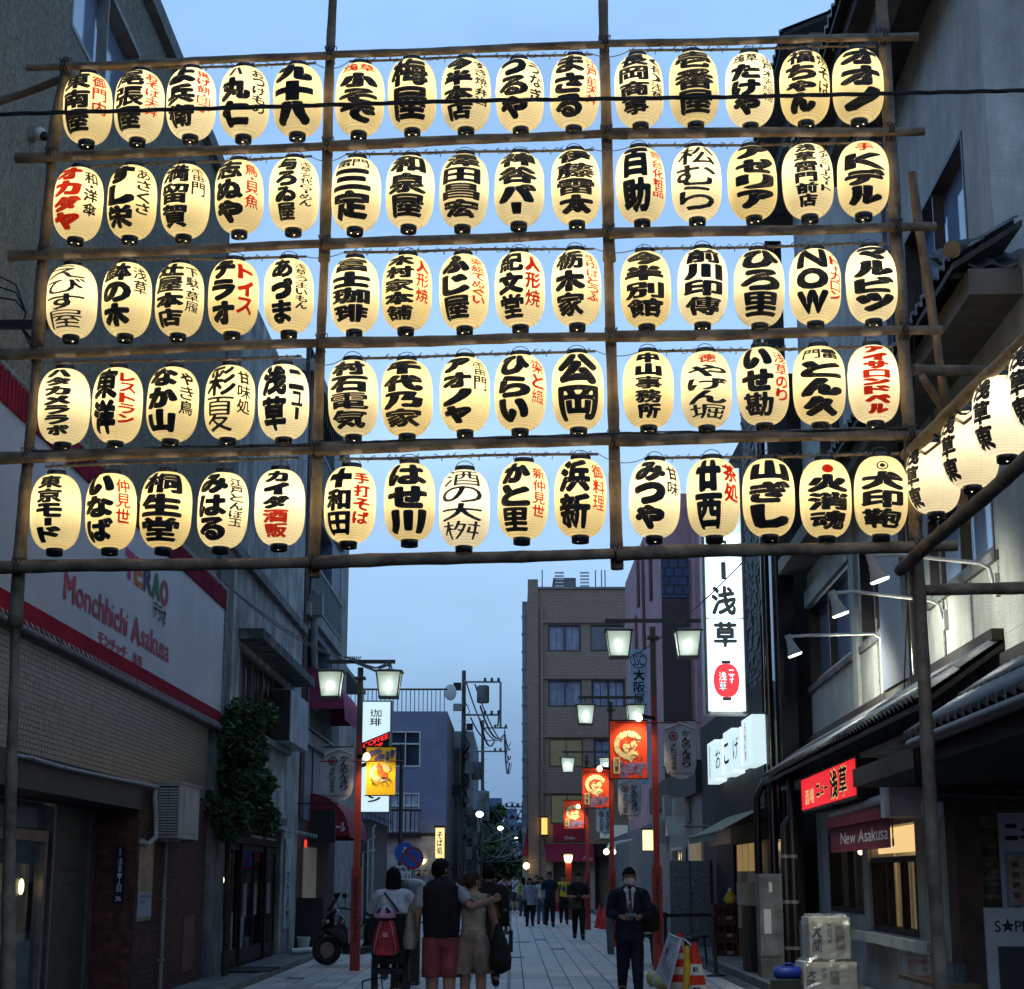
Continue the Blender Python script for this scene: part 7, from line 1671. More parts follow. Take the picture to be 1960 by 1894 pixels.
# --- cyclist with a child seat
Y = 21.4; Xc = at(753, 1700, Y).x
def ex_cyc(t, J, k, hp_):
    wsm = cloth('white_smock', (.50, .50, .54))
    frustum('smock', wsm, t, [(0, 0, 1.47 * k, .10 * k, .09 * k), (0, 0, 1.42 * k, .19 * k, .13 * k), (0, 0, 1.25 * k, .205 * k, .15 * k), (0, 0, 1.05 * k, .215 * k, .17 * k), (0, .02, .83 * k, .24 * k, .20 * k)], 30, .05, 6)
    band('bag_strap', black, t, [V3(-.10, -.115, 1.44) * k, V3(.0, -.165, 1.32) * k, V3(.12, -.18, 1.15) * k, V3(.2, -.15, 1.02) * k], .018)
    frustum('cross_bag', black, t, [(.25 * k, .02, 1.08 * k, .05, .10), (.26 * k, .02, .95 * k, .07, .14), (.26 * k, .02, .84 * k, .05, .12)], 14)
person('woman cyclist in loose white smock seen from behind, black bobbed hair', Xc, Y, BACK, 1.66, cloth('white_smock', (0, 0, 0)), cloth('navy_trousers', (.012, .014, .024)), hairstyle='bob', seat=True, sleeve=.92, legs=.95, shoes=cloth('pale_shoes', (.25, .25, .25)), arms={'L': (V3(-.30, .12, 1.20), V3(-.25, .42, 1.12)), 'R': (V3(.30, .12, 1.20), V3(.25, .42, 1.12))}, extras=ex_cyc, zoff=.03)
bk_ = thing('bicycle', 'black bicycle with rear child seat, ridden away by the woman in white', 'bicycle', (Xc, Y, 0)); o = Vector((Xc, Y, 0))
def wheel(par, c, R, name='wheel'):
    w = MB().tube([c + Vector((0, R * math.cos(a), R * math.sin(a))) for a in np.linspace(0, 6.283, 29)], .022, 8, cap=False).build(name, mat('tyre', (.015, .015, .015), .8), par)
    MB().tube([c + Vector((0, (R - .03) * math.cos(a), (R - .03) * math.sin(a))) for a in np.linspace(0, 6.283, 29)], .010, 6, cap=False).build('rim', steel, w)
    k = MB()
    for q in range(16):
        a = q * 6.283 / 16; k.tube([c + Vector((.02 * (-1) ** q, 0, 0)), c + Vector((0, (R - .03) * math.cos(a), (R - .03) * math.sin(a)))], .0015, 3)
    k.build('spokes', steel, w); MB().tube([c + Vector((-.05, 0, 0)), c + Vector((.05, 0, 0))], .02, 8).build('hub', steel, w)
wheel(bk_, o + V3(.05, -.42, .31), .30); wheel(bk_, o + V3(.10, .72, .31), .30)
MB().tube([o + V3(.05, -.42, .31), o + V3(.06, .02, .28), o + V3(.07, .55, .72)], .02).tube([o + V3(.06, .02, .28), o + V3(.04, -.14, .80)], .018).tube([o + V3(.05, -.42, .31), o + V3(.05, -.12, .62)], .012).tube([o + V3(.1, .72, .31), o + V3(.07, .55, .85), o + V3(.07, .50, 1.02)], .018).build('frame', black, bk_)
MB().tube([o + V3(-.25, .38, 1.05), o + V3(-.12, .48, 1.08), o + V3(.25, .48, 1.08), o + V3(.35, .38, 1.05)], .012).build('handlebar', steel, bk_)
MB().ball(tuple(o + V3(.04, -.12, .84)), (.10, .14, .04)).build('saddle', black, bk_)
MB().tube([o + V3(-.15, .04, .24), o + V3(.2, .0, .34)], .012).build('crank', steel, bk_)
for s in (-.17, .22): MB().obox(o + V3(s, .02, .24 if s < 0 else .34), (.05, 0, 0), (0, .04, 0), (0, 0, .012)).build('pedal', black, bk_)
st_ = MB().tube([o + V3(-.32, -.45, .40), o + V3(-.32, -.45, .24), o + V3(-.06, -.45, .22), o + V3(-.10, -.45, .44), o + V3(-.32, -.45, .40)], .01, 6).tube([o + V3(.10, -.45, .22), o + V3(.24, -.45, .24), o + V3(.24, -.45, .40)], .01, 6).build('rear_stand', black, bk_)
cs_ = thing('child_seat', 'black plastic rear child seat mounted behind the cyclist', 'seat', tuple(o + V3(0, -.42, .6)))
MB().add([tuple(o + V3(x, y, z)) for x, y, z in ((-.19, -.60, .60), (.19, -.60, .60), (.19, -.20, .60), (-.19, -.20, .60), (-.22, -.66, 1.18), (.22, -.66, 1.18), (.19, -.58, 1.20), (-.19, -.58, 1.20))], [(0, 1, 2, 3), (0, 1, 5, 4), (4, 5, 6, 7)]).build('back_shell', black, cs_)
for s in (-1, 1): MB().tube([o + V3(.2 * s, -.6, 1.14), o + V3(.24 * s, -.52, 1.0), o + V3(.22 * s, -.3, .86), o + V3(.2 * s, -.22, .62)], .03, 8).build('side_guard', black, cs_)
for s in (-1, 1): MB().obox(o + V3(.19 * s, -.3, .45), (.035, 0, 0), (0, .09, 0), (0, 0, .2)).build('foot_guard', black, cs_)
MB().obox(o + V3(0, -.50, .52), (.16, 0, 0), (0, .14, 0), (0, 0, .03)).build('rack', black, cs_)
rp = thing('red_backpack', 'small red child backpack with piping hung on the child seat', 'backpack', tuple(o + V3(-.02, -.75, .68)))
rb = cloth('red_nylon', (.40, .035, .05)); c = o + V3(-.03, -.76, .70)
frustum('pack_body', rb, rp, [(c.x - ORG[rp].x + ORG[rp].x, c.y, c.z + .44, .05, .03), (c.x, c.y, c.z + .38, .10, .06), (c.x, c.y, c.z + .20, .145, .09), (c.x, c.y, c.z + .06, .17, .10), (c.x, c.y, c.z, .10, .06)], 22, .02, 4)
MB().obox(c + V3(0, -.095, .11), (.10, 0, 0), (0, .02, 0), (0, .01, .09)).build('front_pocket', rb, rp)
for s in (-1, 1): MB().tube([c + V3(.05 * s, -.05, .40), c + V3(.09 * s, -.085, .28), c + V3(.12 * s, -.10, .12), c + V3(.13 * s, -.09, .03)], .005, 5).build('piping', mat('pale_piping', (.5, .4, .4), .7), rp)
MB().box(c.x - .03, c.x + .03, c.y - .105, c.y - .10, c.z + .22, c.z + .27).build('label_patch', mat('patch_pink', (.6, .3, .3), .7), rp)
hl = thing('pink_helmet', 'pink child helmet with dark vents resting on the red backpack', 'helmet', tuple(o + V3(-.05, -.72, 1.2)))
c = o + V3(-.05, -.70, 1.15); b = MB(); seg = 22; vs = []; fs = []
for i in range(8):
    a = math.pi / 2 * i / 7 * 1.08
    for q in range(seg): u = 6.283 * q / seg; vs.append((c.x + .135 * math.sin(a) * math.cos(u), c.y + .15 * math.sin(a) * math.sin(u), c.z + .115 * math.cos(a)))
for i in range(7):
    for q in range(seg):
        if i in (2, 3, 4) and q % 4 in (1, 2): continue
        fs.append((i * seg + q, i * seg + (q + 1) % seg, (i + 1) * seg + (q + 1) % seg, (i + 1) * seg + q))
b.add(vs, fs, 0, True); b.build('shell', mat('pink_shell', (.55, .28, .42), .35), hl); MB().ball(tuple(c), (.122, .135, .10)).build('liner', black, hl)
# --- dark suited man walking away with briefcase
Yd = 25; Xd = at(935, 1700, Yd).x
def ex_suit(col, tie=False):
    def f(t, J, k, hp_):
        m = cloth(col + '_cloth', {'charcoal': (.011, .011, .012), 'navy': (.008, .011, .024)}[col])
        frustum('jacket_skirt', m, t, [(0, 0, 1.30 * k, .188 * k, .138 * k), (0, 0, 1.12 * k, .175 * k, .135 * k), (0, 0, .95 * k, .195 * k, .155 * k), (0, 0, .80 * k, .205 * k, .165 * k)], 28, .025, 5)
        if tie:
            MB().add([V3(-.055, .128, 1.46) * k, V3(.055, .128, 1.46) * k, V3(.05, .165, 1.30) * k, V3(.028, .17, 1.06) * k, V3(-.028, .17, 1.06) * k, V3(-.05, .165, 1.30) * k], [(0, 1, 2, 5), (5, 2, 3, 4)]).build('shirt_front', cloth('white_shirt', (.55, .56, .58)), t)
            MB().add([V3(-.016, .150, 1.455) * k, V3(.016, .150, 1.455) * k, V3(.034, .185, 1.12) * k, V3(0, .186, 1.02) * k, V3(-.034, .185, 1.12) * k], [(0, 1, 2, 3, 4)]).build('necktie', cloth('grey_tie', (.06, .055, .06)), t)
            for s in (-1, 1):
                MB().add([V3(.05 * s, .10, 1.50) * k, V3(.012 * s, .155, 1.465) * k, V3(.05 * s, .165, 1.40) * k, V3(.085 * s, .12, 1.46) * k], [(0, 1, 2, 3)]).build('shirt_collar', cloth('white_shirt', (0, 0, 0)), t)
                MB().add([V3(.09 * s, .10, 1.48) * k, V3(.05 * s, .172, 1.36) * k, V3(.02 * s, .182, 1.08) * k, V3(.10 * s, .165, 1.25) * k, V3(.125 * s, .13, 1.40) * k], [(0, 1, 2, 3, 4)]).build('lapel', m, t)
            b = MB(); vs = []
            for i in range(5):
                for q in range(9):
                    a = math.radians(20 + 140 * q / 8); vs.append(hp_(.086 * math.cos(a) * (1 - .12 * abs(i - 2)), .108 * math.sin(a) * 1.02 + .008 - .004 * abs(i - 2), -.005 - .022 * i))
            b.add(vs, [(i * 9 + q, i * 9 + q + 1, (i + 1) * 9 + q + 1, (i + 1) * 9 + q) for i in range(4) for q in range(8)], 0, True); b.build('face_mask', cloth('mask_white', (.55, .53, .50)), t)
            for s in (-1, 1): MB().tube([hp_(.035 * s + .028 * math.cos(a), .114, .018 + .018 * math.sin(a)) for a in np.linspace(0, 6.283, 11)], .003, 4, cap=False).build('spectacle_rim', black, t)
    return f
person('dark suited man walking away just right of the couple', Xd, Yd, BACK, 1.75, cloth('charcoal_cloth', (.011, .011, .012)), cloth('charcoal_cloth', (0, 0, 0)), hairstyle='short', sleeve=.95, legs=.95, jacket=True, stance=((.10, .16), (-.10, -.25)), extras=ex_suit('charcoal'), slim=1.08)
bc_ = MB().obox((Xd + .32, Yd - .02, .72), (.03, 0, 0), (0, .19, 0), (.0, 0, .15)).tube([(Xd + .32, Yd - .1, .87), (Xd + .29, Yd - .05, .98), (Xd + .29, Yd + .05, .98), (Xd + .32, Yd + .1, .87)], .01, 5).build('briefcase', black, None, 'black soft briefcase hanging from the dark suited man\'s right hand', 'bag')
# --- suited man with mask and phone
Yp = 23.4; Xp = at(1204, 1700, Yp).x
person('man in navy suit and white mask looking down at his phone', Xp, Yp, FRONT, 1.70, cloth('navy_cloth', (.008, .011, .024)), cloth('navy_cloth', (0, 0, 0)), hairstyle='short', sleeve=.94, legs=.96, jacket=True, headpitch=.7, extras=ex_suit('navy', True), arms={'L': (V3(-.27, .02, 1.13), V3(-.105, .25, 1.10)), 'R': (V3(.27, .02, 1.13), V3(.105, .25, 1.10))}, stance=((.06, .14), (-.06, -.16)), slim=1.06)
MB().obox((Xp, Yp - .315, 1.115), (.075, 0, 0), (0, .03, .02), (0, -.003, .005)).build('smartphone', mat('phone_back', (.05, .08, .08), .3), None, 'dark smartphone held in both hands of the masked man', 'phone')
bp_ = thing('shoulder_backpack', 'brown-black bag slung behind the masked man\'s left arm', 'bag', (Xp + .26, Yp + .08, .95)); frustum('bag_body', cloth('dark_bag', (.014, .012, .011)), bp_, [(0, 0, .32, .07, .05), (.02, 0, .2, .13, .09), (.03, 0, .0, .13, .1), (.02, 0, -.06, .08, .06)], 18, .02, 4, off=ORG[bp_])
MB().tube([(Xp + .22, Yp + .04, 1.30), (Xp + .36, Yp - .02, 1.24), (Xp + .44, Yp - .02, 1.14)], .012, 5).build('strap', cloth('grey_strap', (.08, .08, .08)), bp_)
# --- the walkers in the distance
def far(label, px_, feet, h, top, bot, yaw=FRONT, Y=None, **kw):
    Yf = Y or 1.6 * FPX / (feet - HOR) * .985
    X = at(px_, 1700, Yf).x
    return person(label, X, Yf, yaw, h, top, bot, group='pedestrians down the street', **kw), X, Yf
def ex_cam(bag=None):
    def f(t, J, k, hp_):
        MB().obox(V3(0, .27, 1.13) * k, (.07, 0, 0), (0, .03, 0), (0, 0, .04)).tube([V3(0, .27, 1.13) * k, V3(0, .36, 1.12) * k], .035, 10).build('camera_body', black, t)
        if bag: MB().obox(V3(.10, .18, .93) * k, (.16, 0, 0), (0, .06, 0), (0, 0, .12)).build('messenger_bag', cloth('brown_bag', (.05, .038, .026)), t); band('bag_strap', black, t, [V3(-.12, .05, 1.46) * k, V3(-.03, .15, 1.3) * k, V3(.08, .19, 1.05) * k], .014)
    return f
hold = {'L': (V3(-.27, .03, 1.12), V3(-.06, .24, 1.12)), 'R': (V3(.27, .03, 1.12), V3(.06, .24, 1.12))}
up_ = {'L': (V3(-.30, .16, 1.36), V3(-.06, .22, 1.58)), 'R': (V3(.30, .16, 1.36), V3(.06, .22, 1.58))}
far('man in black tee with brown messenger bag checking his camera', 1107, 1792, 1.70, cloth('black_tee', (.012, .012, .013)), cloth('black_trousers', (.010, .010, .011)), arms=hold, sleeve=.4, extras=ex_cam(True), stance=((.05, .12), (-.04, -.1)))
def ex_tee(t, J, k, hp_):
    MB().add([V3(x, .150, z) * k for x, z in ((-.07, 1.30), (.0, 1.34), (.07, 1.30), (.06, 1.20), (.0, 1.15), (-.06, 1.20))], [(0, 1, 2, 3, 4, 5)]).build('tee_print', mat('blue_print', (.03, .12, .25), .8, .5, 30), t)
    for s in (-1, 1): band('backpack_strap', black, t, [V3(.12 * s, .0, 1.48) * k, V3(.13 * s, .13, 1.38) * k, V3(.15 * s, .12, 1.15) * k], .014)
far('young man in yellow tee with blue print and backpack straps', 1079, 1764, 1.68, cloth('yellow_tee', (.60, .42, .03)), cloth('black_trousers', (0, 0, 0)), sleeve=.42, extras=ex_tee, stance=((.04, .1), (-.04, -.1)))
def ex_cap(t, J, k, hp_):
    MB().add([hp_(x, y, z) for x, y, z in ((-.08, .09, .06), (.08, .09, .06), (.06, .18, .045), (-.06, .18, .045))], [(0, 1, 2, 3)]).build('cap_peak', black, t)
    ex_cam(False)(t, J, k, hp_)
far('tall man in dark navy polo and black cap carrying a camera', 1052, 1769, 1.76, cloth('navy_polo', (.012, .018, .035)), cloth('black_trousers', (0, 0, 0)), sleeve=.42, extras=ex_cap, hairstyle='cap', stance=((.05, .12), (-.05, -.12)))
def ex_tunic(t, J, k, hp_):
    frustum('tunic', cloth('grey_tunic', (.22, .22, .26)), t, [(0, 0, 1.40 * k, .17 * k, .12 * k), (0, 0, 1.1 * k, .19 * k, .15 * k), (0, 0, .78 * k, .24 * k, .19 * k)], 26, .05, 6)
    frustum('handbag', black, t, [(.2 * k, .16 * k, .95 * k, .08, .03), (.2 * k, .16 * k, .78 * k, .09, .05)], 12); band('bag_strap', black, t, [V3(-.1, .12, 1.42) * k, V3(.1, .19, 1.15) * k, V3(.2, .18, .95) * k], .008)
far('smiling woman in grey patterned tunic and black trousers', 1014, 1768, 1.56, cloth('grey_tunic', (0, 0, 0)), cloth('black_trousers', (0, 0, 0)), sleeve=.8, hairstyle='bob', extras=ex_tunic)
far('woman in white blouse and blue jeans walking behind the grey tunic', 1036, 1764, 1.58, cloth('white_blouse', (.42, .42, .44)), cloth('blue_jeans', (.06, .085, .15)), hairstyle='long', sleeve=.9, slim=.92, Y=61)
def ex_skirt(t, J, k, hp_): frustum('skirt', cloth('grey_skirt', (.06, .06, .065)), t, [(0, 0, 1.06 * k, .13 * k, .11 * k), (0, 0, .9 * k, .17 * k, .15 * k), (0, 0, .52 * k, .25 * k, .22 * k)], 26, .06, 8); MB().obox(V3(0, .30, 1.6) * k, (.04, 0, 0), (0, .008, 0), (0, 0, .07)).build('phone', black, t)
far('woman in pink jumper and grey skirt photographing with her phone', 965, 1745, 1.62, cloth('pink_jumper', (.42, .22, .27)), cloth('black_tights', (.012, .012, .013)), sleeve=.9, hairstyle='long', extras=ex_skirt, arms=up_, slim=.92)
def ex_slinger(t, J, k, hp_): band('sling_bag', black, t, [V3(-.16, .05, 1.45) * k, V3(0, .16, 1.28) * k, V3(.14, .14, 1.1) * k], .035); MB().obox(V3(0, .30, 1.6) * k, (.06, 0, 0), (0, .03, 0), (0, 0, .035)).build('camera_body', black, t)
far('man in white tee and dark shorts raising a camera to his face', 986, 1744, 1.70, cloth('white_tee', (.60, .62, .66)), cloth('dark_shorts', (.03, .03, .035)), sleeve=.4, legs=.45, arms=up_, shoes=cloth('white_shoes', (.6, .6, .62)), extras=ex_slinger)
far('woman in lime green top with long dark hair seen from behind', 1001, 1750, 1.58, cloth('lime_top', (.24, .32, .07)), cloth('dark_jeans', (.03, .04, .06)), yaw=BACK + .4, sleeve=.5, hairstyle='long', slim=.92)
far('pedestrian in black with white face mask behind the suited man', 948, 1741, 1.62, cloth('black_tee', (0, 0, 0)), cloth('black_trousers', (0, 0, 0)), sleeve=.9, hairstyle='long')
far('dark clothed pedestrian partly hidden between the tunic and polo walkers', 1027, 1750, 1.66, cloth('dark_coat', (.02, .018, .022)), cloth('black_trousers', (0, 0, 0)), sleeve=.9, hairstyle='short')
far('dark clothed pedestrian farthest down the lane', 972, 1727, 1.68, cloth('dark_coat', (0, 0, 0)), cloth('black_trousers', (0, 0, 0)), sleeve=.9, yaw=BACK)
def ex_pole(t, J, k, hp_): pass
far('man in dark jacket sitting low by the glowing shop on the left', 822, 1760, 1.45, cloth('dark_coat', (0, 0, 0)), cloth('black_trousers', (0, 0, 0)), sleeve=.9, Y=46)
far('dark suited passer-by in front of the glowing shop windows', 800, 1747, 1.72, cloth('charcoal_cloth', (0, 0, 0)), cloth('charcoal_cloth', (0, 0, 0)), sleeve=.9, jacket=True, Y=70)
finish_people()
# ================================================================== SCOOTER
sc_ = thing('motor_scooter', 'black maxi scooter parked on the left pavement edge behind the red lamp post', 'scooter', (-3.1, 33, 0)); o = Vector((at(610, 1820, 32.6).x + .15, 32.6, .0)); d = Vector((.93, .37, 0)).normalized(); s_v = Vector((-d.y, d.x, 0))
def sp3(a, b, z): return o + d * a + s_v * b + Vector((0, 0, z))
blk = mat('gloss_black_body', (.012, .012, .014), .18, .2, spec=.8)
for a, R in ((0, .27), (1.42, .26)):
    w = MB().tube([sp3(a + R * .78 * math.cos(t), 0, .29 + R * .78 * math.sin(t)) for t in np.linspace(0, 6.283, 25)], .07, 10, cap=False).build('wheel', mat('tyre', (0, 0, 0)), sc_)
    MB().tube([sp3(a, -.03, .29), sp3(a, .03, .29)], .14, 14).build('rim', steel, w)
def hull(name, secs, m, par):   # secs: (a, z0, z1, halfwidth)
    b = MB(); vs = []; n = 10
    for a, z0_, z1_, hw in secs:
        for q in range(n):
            t = 6.283 * q / n; vs.append(sp3(a, hw * math.cos(t), (z0_ + z1_) / 2 + (z1_ - z0_) / 2 * math.sin(t)))
    b.add(vs, [(i * n + q, i * n + (q + 1) % n, (i + 1) * n + (q + 1) % n, (i + 1) * n + q) for i in range(len(secs) - 1) for q in range(n)] + [tuple(range(n))[::-1], tuple(range((len(secs) - 1) * n, len(secs) * n))], 0, True); return b.build(name, m, par)
hull('front_fender', [(-.22, .40, .50, .05), (-.05, .50, .60, .09), (.15, .48, .60, .09), (.26, .36, .46, .05)], blk, sc_)
hull('front_cowl', [(-.12, .62, .72, .06), (.0, .58, .92, .20), (.14, .45, 1.05, .26), (.26, .32, 1.0, .22), (.36, .28, .7, .17)], blk, sc_)
hull('floorboard', [(.30, .20, .42, .18), (.62, .18, .38, .19), (.9, .22, .46, .19)], blk, sc_)
hull('rear_body', [(.72, .36, .72, .10), (.9, .34, .84, .18), (1.25, .42, .86, .19), (1.62, .58, .86, .13), (1.78, .72, .84, .05)], blk, sc_)
hull('seat', [(.70, .74, .82, .10), (.95, .78, .90, .16), (1.3, .82, .95, .17), (1.65, .86, .93, .10)], mat('seat_vinyl', (.02, .02, .022), .5), sc_)
MB().add([sp3(.02, -.16, .98), sp3(.02, .16, .98), sp3(.22, .12, 1.32), sp3(.22, -.12, 1.32)], [(0, 1, 2, 3)]).build('windscreen', glass('smoked_glass', (.15, .15, .17)), sc_)
MB().tube([sp3(.34, -.32, 1.02), sp3(.26, -.12, 1.04), sp3(.26, .12, 1.04), sp3(.34, .32, 1.02)], .016).build('handlebar', black, sc_)
for s in (-1, 1):
    MB().tube([sp3(.28, .22 * s, 1.03), sp3(.24, .28 * s, 1.24)], .007).ball(tuple(sp3(.24, .29 * s, 1.27)), (.05, .02, .05)).build('mirror', black, sc_)
    MB().ball(tuple(sp3(-.02, .11 * s, .80)), (.05, .07, .04)).build('headlight', mat('lamp_clear', (.4, .42, .45), .1, spec=.9), sc_)
MB().tube([sp3(.95, .17, .28), sp3(1.65, .2, .40)], .05).build('exhaust', steel, sc_); MB().tube([sp3(.9, 0, .25), sp3(.88, -.2, .02)], .012).build('side_stand', steel, sc_)
MB().ball(tuple(sp3(1.8, 0, .78)), (.03, .06, .03)).build('tail_lamp', mat('tail_red', (.3, .01, .01), .2), sc_)
# rolled cover and small left things
rc = thing('covered_motorcycle', 'dark rounded covered seat shape parked behind the cyclist on the left', 'motorcycle', tuple(at(788, 1800, 27)))
c = at(792, 1712, 27); MB().ball((c.x, 27, c.z - .02), (.30, .5, .26), 16, 8).build('cover', mat('grey_cover', (.06, .065, .075), .35), rc); MB().box(c.x - .1, c.x + .1, 26.8, 27.2, 0, c.z - .1).build('body', black, rc)
wheel(rc, Vector((c.x, 27.4, .3)), .28)
mt = MB().obox((-4.35, 29.6, .09), (.35, 0, 0), (0, .8, 0), (0, 0, .012)).build('door_mat', mat('mat_black', (.02, .02, .02), .9), None, 'black door mat on the pavement before the sliding shop doors', 'mat')
bkt = thing('white_bucket', 'pale plastic pail at the foot of the white vertical shop sign', 'bucket', (-4.35, 36.6, .09)); MB().lathe([(.10, 0), (.14, .28), (.145, .3), (.13, .3), (.095, .03)], (-4.35, 36.6, .09), 16).build('pail', white_p, bkt)
MB().tube([(-4.5, 35.6, .14), (-4.1, 36.2, .14)], .06, 12).build('pipe_roll', white_p, None, 'short white pipe lying by the kerb near the pail', 'pipe')
# ================================================================== RIGHT STREET THINGS
F40 = FF(39)
a, zt_ = F40.px(1282, 1648); b_, _ = F40.px(1359, 1648)
cp = thing('grey_partition', 'tall speckled grey upright panel with dark frame beside the dark restaurant', 'panel', (a, 39, .1))
MB().box(a, b_, 39, 39.12, .1, zt_).build('panel', mat('speckled_grey', (.14, .15, .155), .8, .25, 14), cp); MB().box(b_ - .01, b_ + .05, 38.95, 39.15, .1, zt_ + .02).build('frame', black, cp); MB().box((a + b_) / 2 - .01, (a + b_) / 2 + .01, 38.99, 39.0, .1, zt_).build('joint', black, cp)
bl = thing('belt_barrier', 'black retractable belt barrier beside the nearest red lamp post', 'barrier', (3.0, 30, 0))
xa, xb = at(1272, 1700, 30.6).x, at(1366, 1700, 29.2).x
for x, Yb in ((xa, 30.6), (xb, 29.2)):
    k = MB().lathe([(.17, 0), (.17, .02), (.05, .05), (.03, .06), (.03, .92), (.04, .93), (.04, 1.0), (.0, 1.01)], (x, Yb, .0 if x < 3.5 else .1), 12); k.build('post', black, bl)
MB().add([(xa, 30.6, .98), (xb, 29.2, 1.02), (xb, 29.2, .96), (xa, 30.6, .92)], [(0, 1, 2, 3)]).build('belt', black, bl)
def stool(x, Yb, lab):
    t = thing('bar_stool', lab, 'stool', (x, Yb, 0), 'dark stools by the lamp post'); MB().lathe([(.001, .5), (.17, .5), (.18, .52), (.17, .55), (.001, .56)], (x, Yb, 0), 16).build('seat', mat('seat_vinyl', (0, 0, 0)), t)
    for q in range(4): a_ = q * 1.57 + .6; MB().tube([(x + .1 * math.cos(a_), Yb + .1 * math.sin(a_), .5), (x + .17 * math.cos(a_), Yb + .17 * math.sin(a_), 0)], .013, 6).build('leg', black, t)
for q, (px_, Yb, lab) in enumerate(((1213, 31.5, 'dark stool just right of the masked man\'s legs'), (1236, 33.5, 'dark stool left of the nearest red post, half hidden'), (1318, 31.5, 'dark stool right of the nearest red post, front one'), (1338, 33, 'dark stool behind the striped cones'))): stool(at(px_, 1700, Yb).x, Yb, lab)
tt = thing('small_table', 'low dark table between the masked man and the red lamp post', 'table', (at(1222, 1700, 32.5).x, 32.5, 0)); x = ORG[tt].x; MB().box(x - .3, x + .3, 32.2, 32.8, .70, .73).build('tabletop', mat('table_grey', (.12, .12, .12), .4), tt)
for sx_ in (-1, 1):
    for sy in (-1, 1): MB().box(x + .26 * sx_ - .015, x + .26 * sx_ + .015, 32.5 + .26 * sy - .015, 32.5 + .26 * sy + .015, 0, .70).build('leg', black, tt)
# A-frame
Ya = 24.0; c = at(1284, 1840, Ya); af = thing('a_frame_sign', 'white A-frame sidewalk notice with red and grey lettering leaning before the cones', 'sign', (c.x, Ya, 0))
def quadbox(name, P, th, m, par):
    P = [Vector(p) for p in P]; n = (P[1] - P[0]).cross(P[3] - P[0]).normalized() * th
    return MB().add([p + n for p in P] + [p - n for p in P], [(0, 1, 2, 3), (7, 6, 5, 4), (0, 4, 5, 1), (1, 5, 6, 2), (2, 6, 7, 3), (3, 7, 4, 0)]).build(name, m, par)
A0, A1 = at(1281, 1789, 24.0), at(1303, 1799, 23.5); B0, B1 = at(1257, 1862, 23.9), at(1279, 1893, 23.3)
wfr = mat('white_frame_paint', (.5, .52, .55), .5)
quadbox('sheet', [B0, B1, A1, A0], .006, mat('notice_white', (.42, .44, .48), .6), af)
for p, q in ((A0, B0 + (B0 - A0) * .3), (A1, B1 + (B1 - A1) * .22)): MB().tube([p, q], .018, 6).build('frame_leg', wfr, af)
MB().tube([A0, A1], .02, 6).build('top_bar', wfr, af)
for p in (A0, A1): MB().tube([p, Vector((p.x + .28, p.y + .3, .02))], .016, 6).build('rear_leg', wfr, af)
e1 = (B1 - B0); e2 = (A0 - B0); nn = e1.cross(e2).normalized() * (-.012 if e1.cross(e2).y > 0 else .012)
k = Ink(); vtext(k, 'お客様', lambda a_, b2: B0 + e1 * a_ + e2 * b2 + nn, .55, .8, .55, .92, .4); vtext(k, '専用', lambda a_, b2: B0 + e1 * a_ + e2 * b2 + nn, .15, .35, .25, .75, .4); k.m.build('lettering', mat('notice_red', (.4, .03, .05), .7), af)
k = Ink()
for q in range(3): vtext(k, 'ご案内', lambda a_, b2: B0 + e1 * a_ + e2 * b2 + nn, .45 + .17 * q, .55 + .17 * q, .15, .5, .3)
k.m.build('small_print', mat('notice_grey', (.15, .15, .18), .7), af)
def cone(lab, x, Yb, hh, m, stripes, r0=.19, letters=None, group=None):
    t = thing('traffic_cone', lab, 'cone', (x, Yb, 0), group); MB().box(x - .2, x + .2, Yb - .2, Yb + .2, 0, .03).build('base', m, t)
    R = lambda z: r0 * (1 - z / hh) + .035 * (z / hh)
    MB().lathe([(R(.03), .03), (R(hh), hh), (R(hh) * .8, hh + .01)], (x, Yb, 0), 20).build('shell', m, t)
    for a_, b2 in stripes: MB().lathe([(R(a_) + .003, a_), (R(b2) + .003, b2)], (x, Yb, 0), 20, cap=False).build('reflective_band', mat('reflective_white', (.6, .6, .55), .5), t)
    if letters:
        for q, ch in enumerate(letters): zc = stripes[-1 - q]; zc = (zc[0] + zc[1]) / 2; r_ = R(zc); k = Ink(); k.put(ch, lambda a_, b2: (x + (r_ + .008) * math.sin(a_), Yb - (r_ + .008) * math.cos(a_), b2), -.35, .35, zc - .035, zc + .035, .45); k.m.build('lettering', ink_k, t)
    return t
cr = mat('cone_red', (.55, .025, .012), .5, .1)
cone('striped red cone with white bands directly behind the white notice', at(1306, 1850, 23.6).x, 23.9, .85, cr, [(.12, .22), (.32, .42), (.52, .60), (.70, .76)], group='striped cones')
cone('striped red cone with black characters on its chevron bands, rightmost', at(1327, 1850, 23.2).x, 23.0, .76, cr, [(.12, .24), (.36, .50)], letters='駐禁', group='striped cones')
MB().tube([at(1316, 1812, 23.0), at(1314, 1880, 22.9), at(1311, 1900, 22.8)], [.035, .05, .035], 10).build('yellow_bar', mat('yellow_plastic', (.6, .36, .02), .45), None, 'yellow plastic cone bar hanging between the two striped cones', 'bar')
MB().tube([at(1303, 1797, 23.6), at(1312, 1800, 23.2), at(1328, 1814, 23.0)], .012, 6).build('chain_cord', white_p, None, 'white cord tying the yellow bar to the cone tops', 'cord')
for q, (px_, Yb) in enumerate(((1148, 57), (1158, 55.5))): cone(('far plain red cone left of the second red post, left one', 'far plain red cone touching the second red post')[q], at(px_, 1750, Yb).x, Yb, .72, mat('cone_plain_red', (.5, .02, .02), .5), [], group='plain red cones')
